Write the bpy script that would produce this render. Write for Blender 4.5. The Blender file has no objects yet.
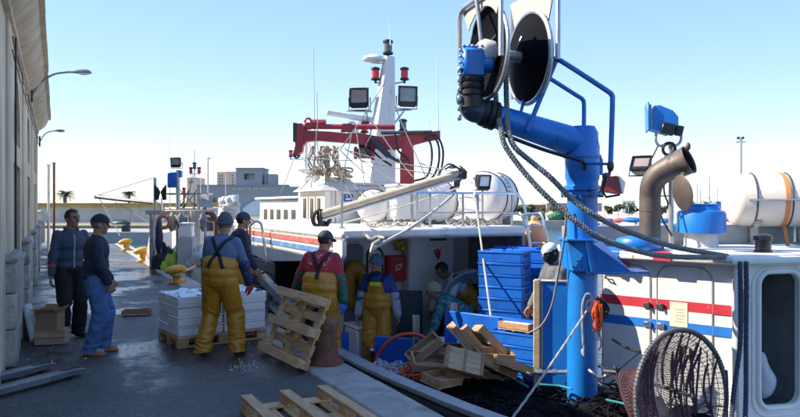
import bpy, bmesh, math, random
from mathutils import Vector, Matrix, noise
from mathutils.bvhtree import BVHTree
random.seed(7)
SC = bpy.context.scene
COL = SC.collection
R = math.radians
# ------------------------------------------------------------------ camera
F = 700.0                     # focal length in pixels of the 800 px wide photograph
YAW = math.atan(344 / F)      # the quay runs along +Y, the camera looks to the right of it
HC = 1.8                      # eye height above the quay
HOR = 205.0                   # row of the horizon
cs, sn = math.cos(YAW), math.sin(YAW)
cam = bpy.data.cameras.new('camera')
cam.lens = F / 800 * 36
cam.sensor_width = 36
cam.shift_y = -(208.5 - HOR) / 800
cam.clip_start = 0.05
cam.clip_end = 6000
camo = bpy.data.objects.new('camera', cam)
COL.objects.link(camo)
camo.location = (0, 0, HC)
camo.rotation_euler = (R(90), 0, -YAW)
SC.camera = camo
# ------------------------------------------------------------------ light
SUN_A, SUN_EL = R(30), R(40)
SD = Vector((-math.cos(SUN_A) * math.cos(SUN_EL), math.sin(SUN_A) * math.cos(SUN_EL), math.sin(SUN_EL)))
w = bpy.data.worlds.new('World')
SC.world = w
w.use_nodes = True
nt = w.node_tree
sky = nt.nodes.new('ShaderNodeTexSky')
sky.sky_type = 'NISHITA'
sky.sun_disc = False
sky.sun_elevation = SUN_EL
sky.sun_rotation = math.atan2(SD.x, SD.y)
sky.air_density = 1.0
sky.dust_density = 0.15
sky.ozone_density = 4.5
bg = nt.nodes['Background']
bg.inputs['Strength'].default_value = 0.15
gam = nt.nodes.new('ShaderNodeGamma')
gam.inputs['Gamma'].default_value = 0.33
hsv = nt.nodes.new('ShaderNodeHueSaturation')
hsv.inputs['Saturation'].default_value = 2.1
hsv.inputs['Hue'].default_value = 0.518
nt.links.new(sky.outputs[0], gam.inputs['Color'])
nt.links.new(gam.outputs[0], hsv.inputs['Color'])
nt.links.new(hsv.outputs[0], bg.inputs['Color'])
sl = bpy.data.lights.new('sun', 'SUN')
sl.energy = 2.0
sl.angle = R(0.5)
sl.color = (1.0, 0.89, 0.74)
so = bpy.data.objects.new('sun', sl)
COL.objects.link(so)
so.location = (-30, 20, 40)
so.rotation_euler = SD.to_track_quat('Z', 'Y').to_euler()
SC.view_settings.view_transform = 'Standard'
SC.view_settings.look = 'None'
SC.view_settings.exposure = 2.36
SC.view_settings.gamma = 1.0


# ------------------------------------------------------------------ survey helpers: a sight line of the photograph cut at a known depth or plane
def at(x, y, d):
    u = (x - 400) / F
    return Vector((d * (u * cs + sn), d * (cs - u * sn), HC + (HOR - y) / F * d))


def gp(x, y, z=0.0):
    return at(x, y, (HC - z) * F / (y - HOR))


def onY(x, y, Y):
    return at(x, y, Y / (cs - (x - 400) / F * sn))


# ------------------------------------------------------------------ mesh builder
def frame_from(d):
    d = d.normalized()
    a = Vector((0, 0, 1)) if abs(d.z) < 0.9 else Vector((1, 0, 0))
    s = d.cross(a).normalized()
    return s, d.cross(s).normalized()


_bev = {}


def V(*a):
    return Vector(a[0]) if len(a) == 1 else Vector(a)


class MB:
    def __init__(self):
        self.v = []
        self.f = []
        self.m = []
        self.cur = 0

    def add(self, vs, fs, M=None):
        o = len(self.v)
        for p in vs:
            p = Vector(p)
            self.v.append(M @ p if M else p)
        for q in fs:
            self.f.append([i + o for i in q])
            self.m.append(self.cur)
        return self

    def box(self, c, s, rot=None, bev=0.0):
        """box with centre c, size s; rot = z angle or Matrix"""
        c = Vector(c)
        if rot is None:
            Rm = Matrix.Identity(3)
        elif isinstance(rot, (int, float)):
            Rm = Matrix.Rotation(rot, 3, 'Z')
        else:
            Rm = rot
        h = Vector(s) / 2
        if bev <= 0:
            vs = [Vector((x * h.x, y * h.y, z * h.z)) for x in (-1, 1) for y in (-1, 1) for z in (-1, 1)]
            fs = [(0, 1, 3, 2), (4, 6, 7, 5), (0, 4, 5, 1), (2, 3, 7, 6), (0, 2, 6, 4), (1, 5, 7, 3)]
        else:
            b = min(bev, min(h) * 0.95)
            key = (round(h.x, 4), round(h.y, 4), round(h.z, 4), round(b, 4))
            if key not in _bev:
                bm = bmesh.new()
                bmesh.ops.create_cube(bm, size=2.0)
                for q in bm.verts:
                    q.co = Vector((q.co.x * h.x, q.co.y * h.y, q.co.z * h.z))
                bmesh.ops.bevel(bm, geom=bm.edges[:], offset=b, segments=1, affect='EDGES')
                bm.verts.ensure_lookup_table()
                bm.verts.index_update()
                _bev[key] = ([q.co.copy() for q in bm.verts], [[q.index for q in fc.verts] for fc in bm.faces])
                bm.free()
            vs, fs = _bev[key]
        return self.add([Rm @ p + c for p in vs], fs)

    def tube(self, pts, r, n=8, cap=True, closed=False):
        pts = [Vector(p) for p in pts]
        k = len(pts)
        rs = r if isinstance(r, (list, tuple)) else [r] * k
        o = len(self.v)
        s = None
        for i, p in enumerate(pts):
            if closed:
                d = pts[(i + 1) % k] - pts[i - 1]
            else:
                d = pts[min(i + 1, k - 1)] - pts[max(i - 1, 0)]
            if d.length < 1e-9:
                d = Vector((0, 0, 1))
            d.normalize()
            if s is None:
                s, t = frame_from(d)
            else:
                s = (s - d * s.dot(d))
                s = s.normalized() if s.length > 1e-6 else frame_from(d)[0]
                t = d.cross(s)
            for j in range(n):
                a = 2 * math.pi * j / n
                self.v.append(p + (s * math.cos(a) + t * math.sin(a)) * rs[i])
        kk = k if closed else k - 1
        for i in range(kk):
            i2 = (i + 1) % k
            for j in range(n):
                j2 = (j + 1) % n
                self.f.append([o + i * n + j, o + i * n + j2, o + i2 * n + j2, o + i2 * n + j])
                self.m.append(self.cur)
        if cap and not closed:
            self.f.append([o + j for j in range(n)][::-1])
            self.f.append([o + (k - 1) * n + j for j in range(n)])
            self.m += [self.cur, self.cur]
        return self

    def lathe(self, prof, c=(0, 0, 0), axis=(0, 0, 1), n=20, a0=0.0, a1=2 * math.pi):
        """prof: (radius, height) list along axis from c"""
        ax = Vector(axis).normalized()
        if abs(ax.z) > 0.999:
            s, t = Vector((1, 0, 0)), Vector((0, 1, 0)) * (1 if ax.z > 0 else -1)
        else:
            s, t = frame_from(ax)
            t = ax.cross(s)
        c = Vector(c)
        full = abs(a1 - a0 - 2 * math.pi) < 1e-6
        nn = n if full else n + 1
        o = len(self.v)
        for (r, h) in prof:
            for j in range(nn):
                a = a0 + (a1 - a0) * j / n
                self.v.append(c + ax * h + (s * math.cos(a) + t * math.sin(a)) * max(r, 1e-5))
        for i in range(len(prof) - 1):
            for j in range(n):
                j2 = (j + 1) % nn
                self.f.append([o + i * nn + j, o + i * nn + j2, o + (i + 1) * nn + j2, o + (i + 1) * nn + j])
                self.m.append(self.cur)
        return self

    def prism(self, poly, h, M):
        """poly: 2-D points, extruded 0..h along local z, placed by matrix M"""
        n = len(poly)
        vs = [Vector((x, y, 0)) for x, y in poly] + [Vector((x, y, h)) for x, y in poly]
        fs = [list(range(n))[::-1], [n + i for i in range(n)]] + [[i, (i + 1) % n, n + (i + 1) % n, n + i] for i in range(n)]
        return self.add(vs, fs, M)

    def ell(self, c, r, rot=None, n=14, m=9):
        c = Vector(c)
        r = Vector(r) if not isinstance(r, (int, float)) else Vector((r, r, r))
        Rm = rot if rot is not None else Matrix.Identity(3)
        vs = [Vector((0, 0, 1))]
        for i in range(1, m):
            a = math.pi * i / m
            for j in range(n):
                b = 2 * math.pi * j / n
                vs.append(Vector((math.sin(a) * math.cos(b), math.sin(a) * math.sin(b), math.cos(a))))
        vs.append(Vector((0, 0, -1)))
        fs = [[0, 1 + j, 1 + (j + 1) % n] for j in range(n)]
        for i in range(m - 2):
            for j in range(n):
                a = 1 + i * n
                fs.append([a + j, a + n + j, a + n + (j + 1) % n, a + (j + 1) % n])
        a = 1 + (m - 2) * n
        fs += [[len(vs) - 1, a + (j + 1) % n, a + j] for j in range(n)]
        return self.add([Rm @ Vector((p.x * r.x, p.y * r.y, p.z * r.z)) + c for p in vs], fs)

    def cap(self, p0, r0, p1, r1, n=12):
        """closed tapered capsule"""
        p0, p1 = Vector(p0), Vector(p1)
        d = p1 - p0
        L = d.length
        if L < 1e-6:
            return self.ell(p0, max(r0, r1))
        prof = [(0, -r0)] + [(r0 * math.sin(a), -r0 * math.cos(a)) for a in (0.5, 1.05)] + [(r0, 0), (r1, L)] + \
               [(r1 * math.cos(a), L + r1 * math.sin(a)) for a in (0.5, 1.05)] + [(0, L + r1)]
        return self.lathe(prof, p0, d, n)

    def ring(self, c, axis, Rr, r, n=28, k=8, a0=0, a1=None):
        ax = Vector(axis).normalized()
        s, t = frame_from(ax)
        c = Vector(c)
        if a1 is None:
            return self.tube([c + (s * math.cos(2 * math.pi * i / n) + t * math.sin(2 * math.pi * i / n)) * Rr for i in range(n)], r, k, closed=True)
        return self.tube([c + (s * math.cos(a0 + (a1 - a0) * i / n) + t * math.sin(a0 + (a1 - a0) * i / n)) * Rr for i in range(n + 1)], r, k)

    def strip(self, pts, wd, th, up=(0, 0, 1)):
        """flat band along a path"""
        pts = [Vector(p) for p in pts]
        ups = up if isinstance(up, list) else [Vector(up)] * len(pts)
        o = len(self.v)
        for i, p in enumerate(pts):
            d = (pts[min(i + 1, len(pts) - 1)] - pts[max(i - 1, 0)]).normalized()
            u = Vector(ups[i]).normalized()
            s = d.cross(u).normalized()
            for a, b in ((-1, 0), (1, 0), (1, 1), (-1, 1)):
                self.v.append(p + s * a * wd / 2 + u * b * th)
        for i in range(len(pts) - 1):
            for j in range(4):
                j2 = (j + 1) % 4
                self.f.append([o + 4 * i + j, o + 4 * i + j2, o + 4 * i + 4 + j2, o + 4 * i + 4 + j])
                self.m.append(self.cur)
        k = o + 4 * (len(pts) - 1)
        self.f += [[o + 3, o + 2, o + 1, o], [k, k + 1, k + 2, k + 3]]
        self.m += [self.cur] * 2
        return self

    def rope(self, pts, r, pitch=0.09, step=0.016, n=6):
        """three laid strands"""
        P = resample([Vector(p) for p in pts], step)
        L = 0
        fr = []
        s = None
        for i, p in enumerate(P):
            d = (P[min(i + 1, len(P) - 1)] - P[max(i - 1, 0)]).normalized()
            if s is None:
                s, t = frame_from(d)
            else:
                s = (s - d * s.dot(d)).normalized()
                t = d.cross(s)
            if i:
                L += (P[i] - P[i - 1]).length
            fr.append((p, s.copy(), t.copy(), L))
        for k in range(3):
            q = []
            for p, s_, t_, l in fr:
                a = 2 * math.pi * (l / pitch + k / 3)
                q.append(p + (s_ * math.cos(a) + t_ * math.sin(a)) * r * 0.52)
            self.tube(q, r * 0.55, n)
        return self

    def mesh(self, name, ang=40):
        me = bpy.data.meshes.new(name)
        me.from_pydata([tuple(p) for p in self.v], [], self.f)
        me.validate()
        if len(me.polygons) == len(self.m) and any(self.m):
            me.polygons.foreach_set('material_index', self.m)
        bm = bmesh.new()
        bm.from_mesh(me)
        bmesh.ops.recalc_face_normals(bm, faces=bm.faces[:])
        bm.to_mesh(me)
        bm.free()
        me.polygons.foreach_set('use_smooth', [True] * len(me.polygons))
        me.set_sharp_from_angle(angle=R(ang))
        me.update()
        return me


def resample(P, step):
    out = [P[0].copy()]
    acc = 0.0
    for a, b in zip(P[:-1], P[1:]):
        L = (b - a).length
        if L < 1e-9:
            continue
        pos = step - acc
        while pos <= L:
            out.append(a.lerp(b, pos / L))
            pos += step
        acc = (acc + L) % step
    if (out[-1] - P[-1]).length > step * 0.2:
        out.append(P[-1].copy())
    return out


def spline(P, n=8):
    """Catmull-Rom through points"""
    P = [Vector(p) for p in P]
    if len(P) < 3:
        return P
    Q = [P[0] * 2 - P[1]] + P + [P[-1] * 2 - P[-2]]
    out = []
    for i in range(1, len(Q) - 2):
        a, b, c, d = Q[i - 1:i + 3]
        for k in range(n):
            t = k / n
            out.append(0.5 * ((2 * b) + (c - a) * t + (2 * a - 5 * b + 4 * c - d) * t * t + (3 * b - a - 3 * c + d) * t ** 3))
    out.append(P[-1])
    return out


def sag(a, b, s, n=14):
    a, b = Vector(a), Vector(b)
    return [a.lerp(b, i / n) - Vector((0, 0, s * 4 * (i / n) * (1 - i / n))) for i in range(n + 1)]


# ------------------------------------------------------------------ object helpers
def link(o, parent=None):
    COL.objects.link(o)
    if parent is not None:
        o.parent = parent
    return o


def tag(o, label=None, cat=None, group=None, kind=None):
    if label:
        o['label'] = label
    if cat:
        o['category'] = cat
    if group:
        o['group'] = group
    if kind:
        o['kind'] = kind
    return o


def root(name, label, cat, loc=(0, 0, 0), rz=0.0, group=None):
    o = bpy.data.objects.new(name, None)
    o.empty_display_size = 0.1
    link(o)
    o.location = loc
    o.rotation_euler = (0, 0, rz)
    return tag(o, label, cat, group)


def origin(o):
    """world offset of a part's parent chain (unrotated things only)"""
    v = Vector((0, 0, 0))
    while o is not None:
        v += Vector(o.location)
        o = o.parent
    return v


def part(name, mb, mat, parent, label=None, local=False, ang=40, kind=None):
    """mesh child; mb is in world coordinates unless local"""
    me = mb if isinstance(mb, bpy.types.Mesh) else mb.mesh(name, ang)
    if not local and not isinstance(mb, bpy.types.Mesh):
        me.transform(Matrix.Translation(-origin(parent)))
    for m in (mat if isinstance(mat, (list, tuple)) else [mat]):
        if len(me.materials) < (len(mat) if isinstance(mat, (list, tuple)) else 1):
            me.materials.append(m)
    o = bpy.data.objects.new(name, me)
    link(o, parent)
    if label:
        o['label'] = label
    if kind:
        o['kind'] = kind
    return o


def solo(name, mb, mat, label=None, cat=None, group=None, kind=None, loc=None, ang=40, rz=0.0):
    """top-level thing of one mesh, origin at the lowest middle point"""
    me = mb.mesh(name, ang)
    if loc is None:
        xs = [p.co for p in me.vertices]
        loc = Vector((sum(p.x for p in xs) / len(xs), sum(p.y for p in xs) / len(xs), min(p.z for p in xs)))
        me.transform(Matrix.Translation(-loc))
    for m in (mat if isinstance(mat, (list, tuple)) else [mat]):
        me.materials.append(m)
    o = bpy.data.objects.new(name, me)
    link(o)
    o.location = loc
    o.rotation_euler = (0, 0, rz)
    return tag(o, label, cat, group, kind)


def inst(src, loc=None, rot=None, label=None, group=None, parent=None):
    """copy of a thing with its parts and sub-parts"""
    c = src.copy()
    link(c, parent)
    if loc is not None:
        c.location = loc
    if rot is not None:
        c.rotation_euler = rot if isinstance(rot, (tuple, list)) else (0, 0, rot)
    if label:
        c['label'] = label
    if group:
        c['group'] = group
    for ch in list(src.children):
        inst(ch, parent=c)
    return c


# ------------------------------------------------------------------ materials
MATS = {}


def mat(name, col, rough=0.6, metal=0.0, var=0.18, vs=5.0, bump=0.15, bs=40.0, spec=0.5, dirt=None, ds=2.5, da=0.5,
        streak=False, tint=0.0, dist=0.01, coat=0.0, wave=None, dirt2=None):
    """procedural paint / wood / cloth / metal: base colour with blotchy variation, optional dirt or rust with a shape of its own, fine relief"""
    if name in MATS:
        return MATS[name]
    m = bpy.data.materials.new(name)
    m.use_nodes = True
    N, Lk = m.node_tree.nodes, m.node_tree.links
    b = N['Principled BSDF']
    tc = N.new('ShaderNodeTexCoord')
    mp = N.new('ShaderNodeMapping')
    Lk.new(tc.outputs['Object'], mp.inputs['Vector'])
    if streak:
        mp.inputs['Scale'].default_value = (1, 1, 0.12) if streak is True else streak
    n1 = N.new('ShaderNodeTexNoise')
    n1.inputs['Scale'].default_value = vs
    n1.inputs['Detail'].default_value = 6
    n1.inputs['Roughness'].default_value = 0.62
    Lk.new(mp.outputs[0], n1.inputs['Vector'])
    r1 = N.new('ShaderNodeMapRange')
    r1.inputs['From Min'].default_value = 0.3
    r1.inputs['From Max'].default_value = 0.7
    r1.inputs['To Min'].default_value = 1 - var
    r1.inputs['To Max'].default_value = 1 + var
    Lk.new(n1.outputs['Fac'], r1.inputs['Value'])
    mx = N.new('ShaderNodeMix')
    mx.data_type = 'RGBA'
    mx.blend_type = 'MULTIPLY'
    mx.inputs['Factor'].default_value = 1
    mx.inputs[6].default_value = (*col, 1)
    Lk.new(r1.outputs[0], mx.inputs[7])
    out = mx.outputs[2]
    if tint:
        oi = N.new('ShaderNodeObjectInfo')
        r2 = N.new('ShaderNodeMapRange')
        r2.inputs['To Min'].default_value = 1 - tint
        r2.inputs['To Max'].default_value = 1 + tint
        Lk.new(oi.outputs['Random'], r2.inputs['Value'])
        m2 = N.new('ShaderNodeMix')
        m2.data_type = 'RGBA'
        m2.blend_type = 'MULTIPLY'
        m2.inputs['Factor'].default_value = 1
        Lk.new(out, m2.inputs[6])
        Lk.new(r2.outputs[0], m2.inputs[7])
        out = m2.outputs[2]
    rsock = None
    if dirt:
        n2 = N.new('ShaderNodeTexNoise')
        n2.inputs['Scale'].default_value = ds
        n2.inputs['Detail'].default_value = 8
        n2.inputs['Roughness'].default_value = 0.7
        Lk.new(mp.outputs[0], n2.inputs['Vector'])
        r3 = N.new('ShaderNodeMapRange')
        r3.inputs['From Min'].default_value = 0.62 - 0.25 * da
        r3.inputs['From Max'].default_value = 0.72 - 0.1 * da
        r3.inputs['To Max'].default_value = min(1, 0.4 + da)
        Lk.new(n2.outputs['Fac'], r3.inputs['Value'])
        m3 = N.new('ShaderNodeMix')
        m3.data_type = 'RGBA'
        Lk.new(r3.outputs[0], m3.inputs['Factor'])
        Lk.new(out, m3.inputs[6])
        m3.inputs[7].default_value = (*dirt, 1)
        out = m3.outputs[2]
        r4 = N.new('ShaderNodeMapRange')
        r4.inputs['To Min'].default_value = rough
        r4.inputs['To Max'].default_value = min(1, rough + 0.35)
        Lk.new(r3.outputs[0], r4.inputs['Value'])
        rsock = r4.outputs[0]
    if dirt2:
        c2, s2, a2 = dirt2
        n5 = N.new('ShaderNodeTexNoise')
        n5.inputs['Scale'].default_value = s2
        n5.inputs['Detail'].default_value = 10
        n5.inputs['Roughness'].default_value = 0.75
        Lk.new(mp.outputs[0], n5.inputs['Vector'])
        r6 = N.new('ShaderNodeMapRange')
        r6.inputs['From Min'].default_value = 0.66 - 0.15 * a2
        r6.inputs['From Max'].default_value = 0.70 - 0.10 * a2
        Lk.new(n5.outputs['Fac'], r6.inputs['Value'])
        m5 = N.new('ShaderNodeMix')
        m5.data_type = 'RGBA'
        Lk.new(r6.outputs[0], m5.inputs['Factor'])
        Lk.new(out, m5.inputs[6])
        m5.inputs[7].default_value = (*c2, 1)
        out = m5.outputs[2]
    Lk.new(out, b.inputs['Base Color'])
    if rsock is not None:
        Lk.new(rsock, b.inputs['Roughness'])
    else:
        r5 = N.new('ShaderNodeMapRange')
        r5.inputs['To Min'].default_value = max(0.03, rough - 0.12)
        r5.inputs['To Max'].default_value = min(1, rough + 0.12)
        Lk.new(n1.outputs['Fac'], r5.inputs['Value'])
        Lk.new(r5.outputs[0], b.inputs['Roughness'])
    b.inputs['Metallic'].default_value = metal
    b.inputs['Specular IOR Level'].default_value = spec
    if coat:
        b.inputs['Coat Weight'].default_value = coat
        b.inputs['Coat Roughness'].default_value = 0.15
    if bump:
        if wave:
            n3 = N.new('ShaderNodeTexWave')
            n3.inputs['Scale'].default_value = wave
            n3.inputs['Distortion'].default_value = 3
            n3.inputs['Detail'].default_value = 3
        else:
            n3 = N.new('ShaderNodeTexNoise')
            n3.inputs['Scale'].default_value = bs
            n3.inputs['Detail'].default_value = 5
        Lk.new(mp.outputs[0], n3.inputs['Vector'])
        bp = N.new('ShaderNodeBump')
        bp.inputs['Strength'].default_value = bump
        bp.inputs['Distance'].default_value = dist
        Lk.new(n3.outputs['Fac'], bp.inputs['Height'])
        Lk.new(bp.outputs[0], b.inputs['Normal'])
    MATS[name] = m
    return m


RUST = (0.16, 0.06, 0.025)
GRIME = (0.12, 0.11, 0.1)
white = mat('white_boat_paint', (0.72, 0.71, 0.68), 0.42, var=0.09, vs=2.5, dirt=(0.42, 0.36, 0.28), ds=3.5, da=0.25, streak=(1, 1, 0.2), bump=0.22, bs=6, dist=0.02, dirt2=((0.22, 0.10, 0.05), 9, 0.12))
whiteclean = mat('white_gelcoat', (0.74, 0.73, 0.71), 0.38, var=0.08, dirt=(0.46, 0.42, 0.36), ds=4, da=0.25, bump=0.05, streak=(1, 1, 0.35), dirt2=((0.25, 0.2, 0.16), 13, 0.05))
cream = mat('cream_raft_shell', (0.72, 0.63, 0.53), 0.45, var=0.07, dirt=(0.45, 0.36, 0.26), ds=5, da=0.12, bump=0.04)
steel = mat('galvanised_steel', (0.45, 0.46, 0.47), 0.42, 0.8, var=0.2, vs=8, dirt=RUST, ds=7, da=0.1, bump=0.06)
chrome = mat('stainless_tube', (0.62, 0.63, 0.64), 0.25, 0.9, var=0.1, bump=0.03)
darksteel = mat('dark_steel', (0.06, 0.062, 0.068), 0.5, 0.3, var=0.3, dirt=RUST, ds=6, da=0.2, bump=0.15)
black = mat('black_rubber', (0.014, 0.014, 0.016), 0.55, var=0.3, bump=0.1)
blackgloss = mat('black_gloss_paint', (0.012, 0.012, 0.016), 0.3, var=0.3, bump=0.05)
blue = mat('blue_boat_paint', (0.008, 0.18, 0.58), 0.4, var=0.22, vs=3, dirt=(0.03, 0.06, 0.12), ds=3.5, da=0.25, streak=(1, 1, 0.4), bump=0.1, coat=0.15, dirt2=((0.09, 0.05, 0.035), 16, 0.16))
bluedeck = mat('blue_pound_board', (0.006, 0.11, 0.50), 0.42, var=0.25, vs=2.5, dirt=(0.02, 0.04, 0.09), ds=3, da=0.25, bump=0.1)
bluecrate = mat('blue_fish_box_plastic', (0.006, 0.13, 0.56), 0.42, var=0.25, vs=4, tint=0.14, bump=0.08, dirt=(0.02, 0.05, 0.13), ds=7, da=0.25, dirt2=((0.25, 0.34, 0.5), 22, 0.05))
redp = mat('red_crane_paint', (0.38, 0.045, 0.055), 0.45, var=0.2, vs=4, dirt=(0.12, 0.03, 0.03), ds=5, da=0.2, bump=0.08)
redbox = mat('red_cabinet_paint', (0.48, 0.02, 0.025), 0.4, var=0.1)
stripe_r = mat('red_stripe_paint', (0.50, 0.035, 0.05), 0.45, var=0.12, dirt=(0.55, 0.3, 0.28), ds=9, da=0.08)
stripe_b = mat('blue_stripe_paint', (0.02, 0.17, 0.55), 0.45, var=0.12, dirt=(0.3, 0.42, 0.6), ds=9, da=0.08)
glass = mat('lamp_glass', (0.75, 0.8, 0.85), 0.08, var=0.03, bump=0, spec=0.8)
darkglass = mat('dark_window_glass', (0.02, 0.025, 0.03), 0.06, var=0.1, bump=0, spec=0.8)
redglass = mat('red_lamp_glass', (0.75, 0.02, 0.04), 0.2, var=0.05, bump=0)
wood = mat('raw_pallet_wood', (0.56, 0.35, 0.18), 0.75, var=0.28, vs=9, streak=(0.35, 3, 3), tint=0.18, bump=0.35, bs=26, dirt=(0.22, 0.16, 0.1), ds=5, da=0.3, dirt2=((0.09, 0.06, 0.04), 12, 0.2))
woodold = mat('weathered_crate_wood', (0.33, 0.19, 0.10), 0.8, var=0.32, vs=9, streak=(0.35, 3, 3), tint=0.3, bump=0.35, bs=26, dirt=(0.1, 0.07, 0.05), ds=4, da=0.3)
woodpale = mat('pale_thin_wood', (0.42, 0.30, 0.19), 0.8, var=0.25, vs=9, streak=(0.35, 3, 3), tint=0.2, bump=0.3, bs=26, dirt=(0.2, 0.15, 0.1), ds=5, da=0.25)
card = mat('brown_cardboard', (0.36, 0.23, 0.13), 0.85, var=0.12, bump=0.1)
foam = mat('white_polystyrene', (0.80, 0.82, 0.84), 0.65, var=0.05, bump=0.2, bs=120)
icem = mat('crushed_ice', (0.82, 0.86, 0.9), 0.25, var=0.1, bump=0.6, bs=60, spec=0.6)
yellowp = mat('yellow_bollard_paint', (0.62, 0.32, 0.02), 0.45, var=0.25, dirt=(0.14, 0.06, 0.03), ds=6, da=0.35, bump=0.2)
rust = mat('rusty_iron', (0.17, 0.075, 0.045), 0.8, var=0.45, vs=7, dirt=(0.24, 0.035, 0.025), ds=4, da=0.5, bump=0.5, bs=22)
ropegrey = mat('grey_fibre_rope', (0.20, 0.20, 0.20), 0.9, var=0.25, bump=0.3, bs=90)
ropepale = mat('pale_fibre_rope', (0.52, 0.49, 0.42), 0.9, var=0.2, bump=0.3, bs=90)
ropetan = mat('tan_old_rope', (0.42, 0.33, 0.24), 0.9, var=0.3, bump=0.4, bs=70)
orange = mat('orange_cord', (0.75, 0.10, 0.015), 0.65, var=0.15)
orangehose = mat('orange_red_hose', (0.58, 0.07, 0.02), 0.45, var=0.1)
netm = mat('black_fishing_net', (0.006, 0.007, 0.011), 0.9, spec=0.2, var=0.5, vs=20, bump=1.0, bs=55, dist=0.05)
teal = mat('teal_net_twine', (0.02, 0.22, 0.24), 0.8, var=0.3)
buoyo = mat('faded_orange_buoy', (0.72, 0.34, 0.16), 0.55, var=0.12, bump=0.05)


# ------------------------------------------------------------------ setting: quay, coping, water
def ground_mat():
    m = bpy.data.materials.new('wet_asphalt')
    m.use_nodes = True
    N, Lk = m.node_tree.nodes, m.node_tree.links
    b = N['Principled BSDF']
    tc = N.new('ShaderNodeTexCoord')

    def nz(sc, det=6, rg=0.6, scale=(1, 1, 1)):
        mp = N.new('ShaderNodeMapping')
        mp.inputs['Scale'].default_value = scale
        Lk.new(tc.outputs['Object'], mp.inputs['Vector'])
        n = N.new('ShaderNodeTexNoise')
        n.inputs['Scale'].default_value = sc
        n.inputs['Detail'].default_value = det
        n.inputs['Roughness'].default_value = rg
        Lk.new(mp.outputs[0], n.inputs['Vector'])
        return n.outputs['Fac']

    def rng(s, a, c, lo, hi):
        r = N.new('ShaderNodeMapRange')
        r.inputs['From Min'].default_value = a
        r.inputs['From Max'].default_value = c
        r.inputs['To Min'].default_value = lo
        r.inputs['To Max'].default_value = hi
        Lk.new(s, r.inputs['Value'])
        return r.outputs[0]
    wet = rng(nz(0.75, 7, 0.65, (1, 0.8, 1)), 0.49, 0.58, 0, 1)
    grain = nz(48, 5, 0.75)
    coarse = nz(17, 4, 0.65)
    patch = nz(1.3, 8, 0.7)
    c1 = N.new('ShaderNodeMix')
    c1.data_type = 'RGBA'
    c1.inputs[6].default_value = (0.045, 0.046, 0.049, 1)
    c1.inputs[7].default_value = (0.10, 0.098, 0.094, 1)
    Lk.new(rng(patch, 0.35, 0.65, 0, 1), c1.inputs['Factor'])
    c2 = N.new('ShaderNodeMix')
    c2.data_type = 'RGBA'
    c2.blend_type = 'MULTIPLY'
    c2.inputs['Factor'].default_value = 1
    Lk.new(c1.outputs[2], c2.inputs[6])
    gm_ = N.new('ShaderNodeMath')
    gm_.operation = 'MULTIPLY'
    Lk.new(rng(grain, 0.32, 0.68, 0.3, 1.9), gm_.inputs[0])
    Lk.new(rng(coarse, 0.3, 0.7, 0.55, 1.45), gm_.inputs[1])
    Lk.new(gm_.outputs[0], c2.inputs[7])
    c3 = N.new('ShaderNodeMix')
    c3.data_type = 'RGBA'
    c3.blend_type = 'MULTIPLY'
    Lk.new(wet, c3.inputs['Factor'])
    Lk.new(c2.outputs[2], c3.inputs[6])
    c3.inputs[7].default_value = (0.5, 0.5, 0.52, 1)
    # pale salt and fish-ice spots, doubling as speckle highlights painted into the colour
    sp = N.new('ShaderNodeMix')
    sp.data_type = 'RGBA'
    Lk.new(c3.outputs[2], sp.inputs[6])
    sp.inputs[7].default_value = (0.34, 0.33, 0.31, 1)
    mul = N.new('ShaderNodeMath')
    mul.operation = 'MULTIPLY'
    Lk.new(rng(nz(38, 3, 0.6), 0.62, 0.69, 0, 0.85), mul.inputs[0])
    Lk.new(rng(nz(1.1, 3, 0.5), 0.42, 0.6, 0.1, 1), mul.inputs[1])
    Lk.new(mul.outputs[0], sp.inputs['Factor'])
    # cracks and patch joints
    nd = N.new('ShaderNodeTexNoise')
    nd.inputs['Scale'].default_value = 2.5
    Lk.new(tc.outputs['Object'], nd.inputs['Vector'])
    vm = N.new('ShaderNodeMix')
    vm.data_type = 'RGBA'
    vm.inputs['Factor'].default_value = 0.12
    Lk.new(tc.outputs['Object'], vm.inputs[6])
    Lk.new(nd.outputs['Color'], vm.inputs[7])
    vo = N.new('ShaderNodeTexVoronoi')
    vo.feature = 'DISTANCE_TO_EDGE'
    vo.inputs['Scale'].default_value = 0.75
    Lk.new(vm.outputs[2], vo.inputs['Vector'])
    ck = N.new('ShaderNodeMix')
    ck.data_type = 'RGBA'
    ck.blend_type = 'MULTIPLY'
    mk_ = N.new('ShaderNodeMath')
    mk_.operation = 'MULTIPLY'
    Lk.new(rng(vo.outputs['Distance'], 0.004, 0.012, 1, 0), mk_.inputs[0])
    Lk.new(rng(nz(0.9, 2, 0.5), 0.45, 0.55, 0, 0.75), mk_.inputs[1])
    Lk.new(mk_.outputs[0], ck.inputs['Factor'])
    Lk.new(sp.outputs[2], ck.inputs[6])
    ck.inputs[7].default_value = (0.2, 0.2, 0.2, 1)
    Lk.new(ck.outputs[2], b.inputs['Base Color'])
    Lk.new(rng(wet, 0, 1, 0.58, 0.07), b.inputs['Roughness'])
    b.inputs['Specular IOR Level'].default_value = 0.5
    bp = N.new('ShaderNodeBump')
    bp.inputs['Distance'].default_value = 0.012
    Lk.new(rng(wet, 0, 1, 0.85, 0.34), bp.inputs['Strength'])
    ad = N.new('ShaderNodeMath')
    ad.operation = 'ADD'
    Lk.new(grain, ad.inputs[0])
    Lk.new(nz(9, 5, 0.6), ad.inputs[1])
    Lk.new(ad.outputs[0], bp.inputs['Height'])
    Lk.new(bp.outputs[0], b.inputs['Normal'])
    return m


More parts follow.
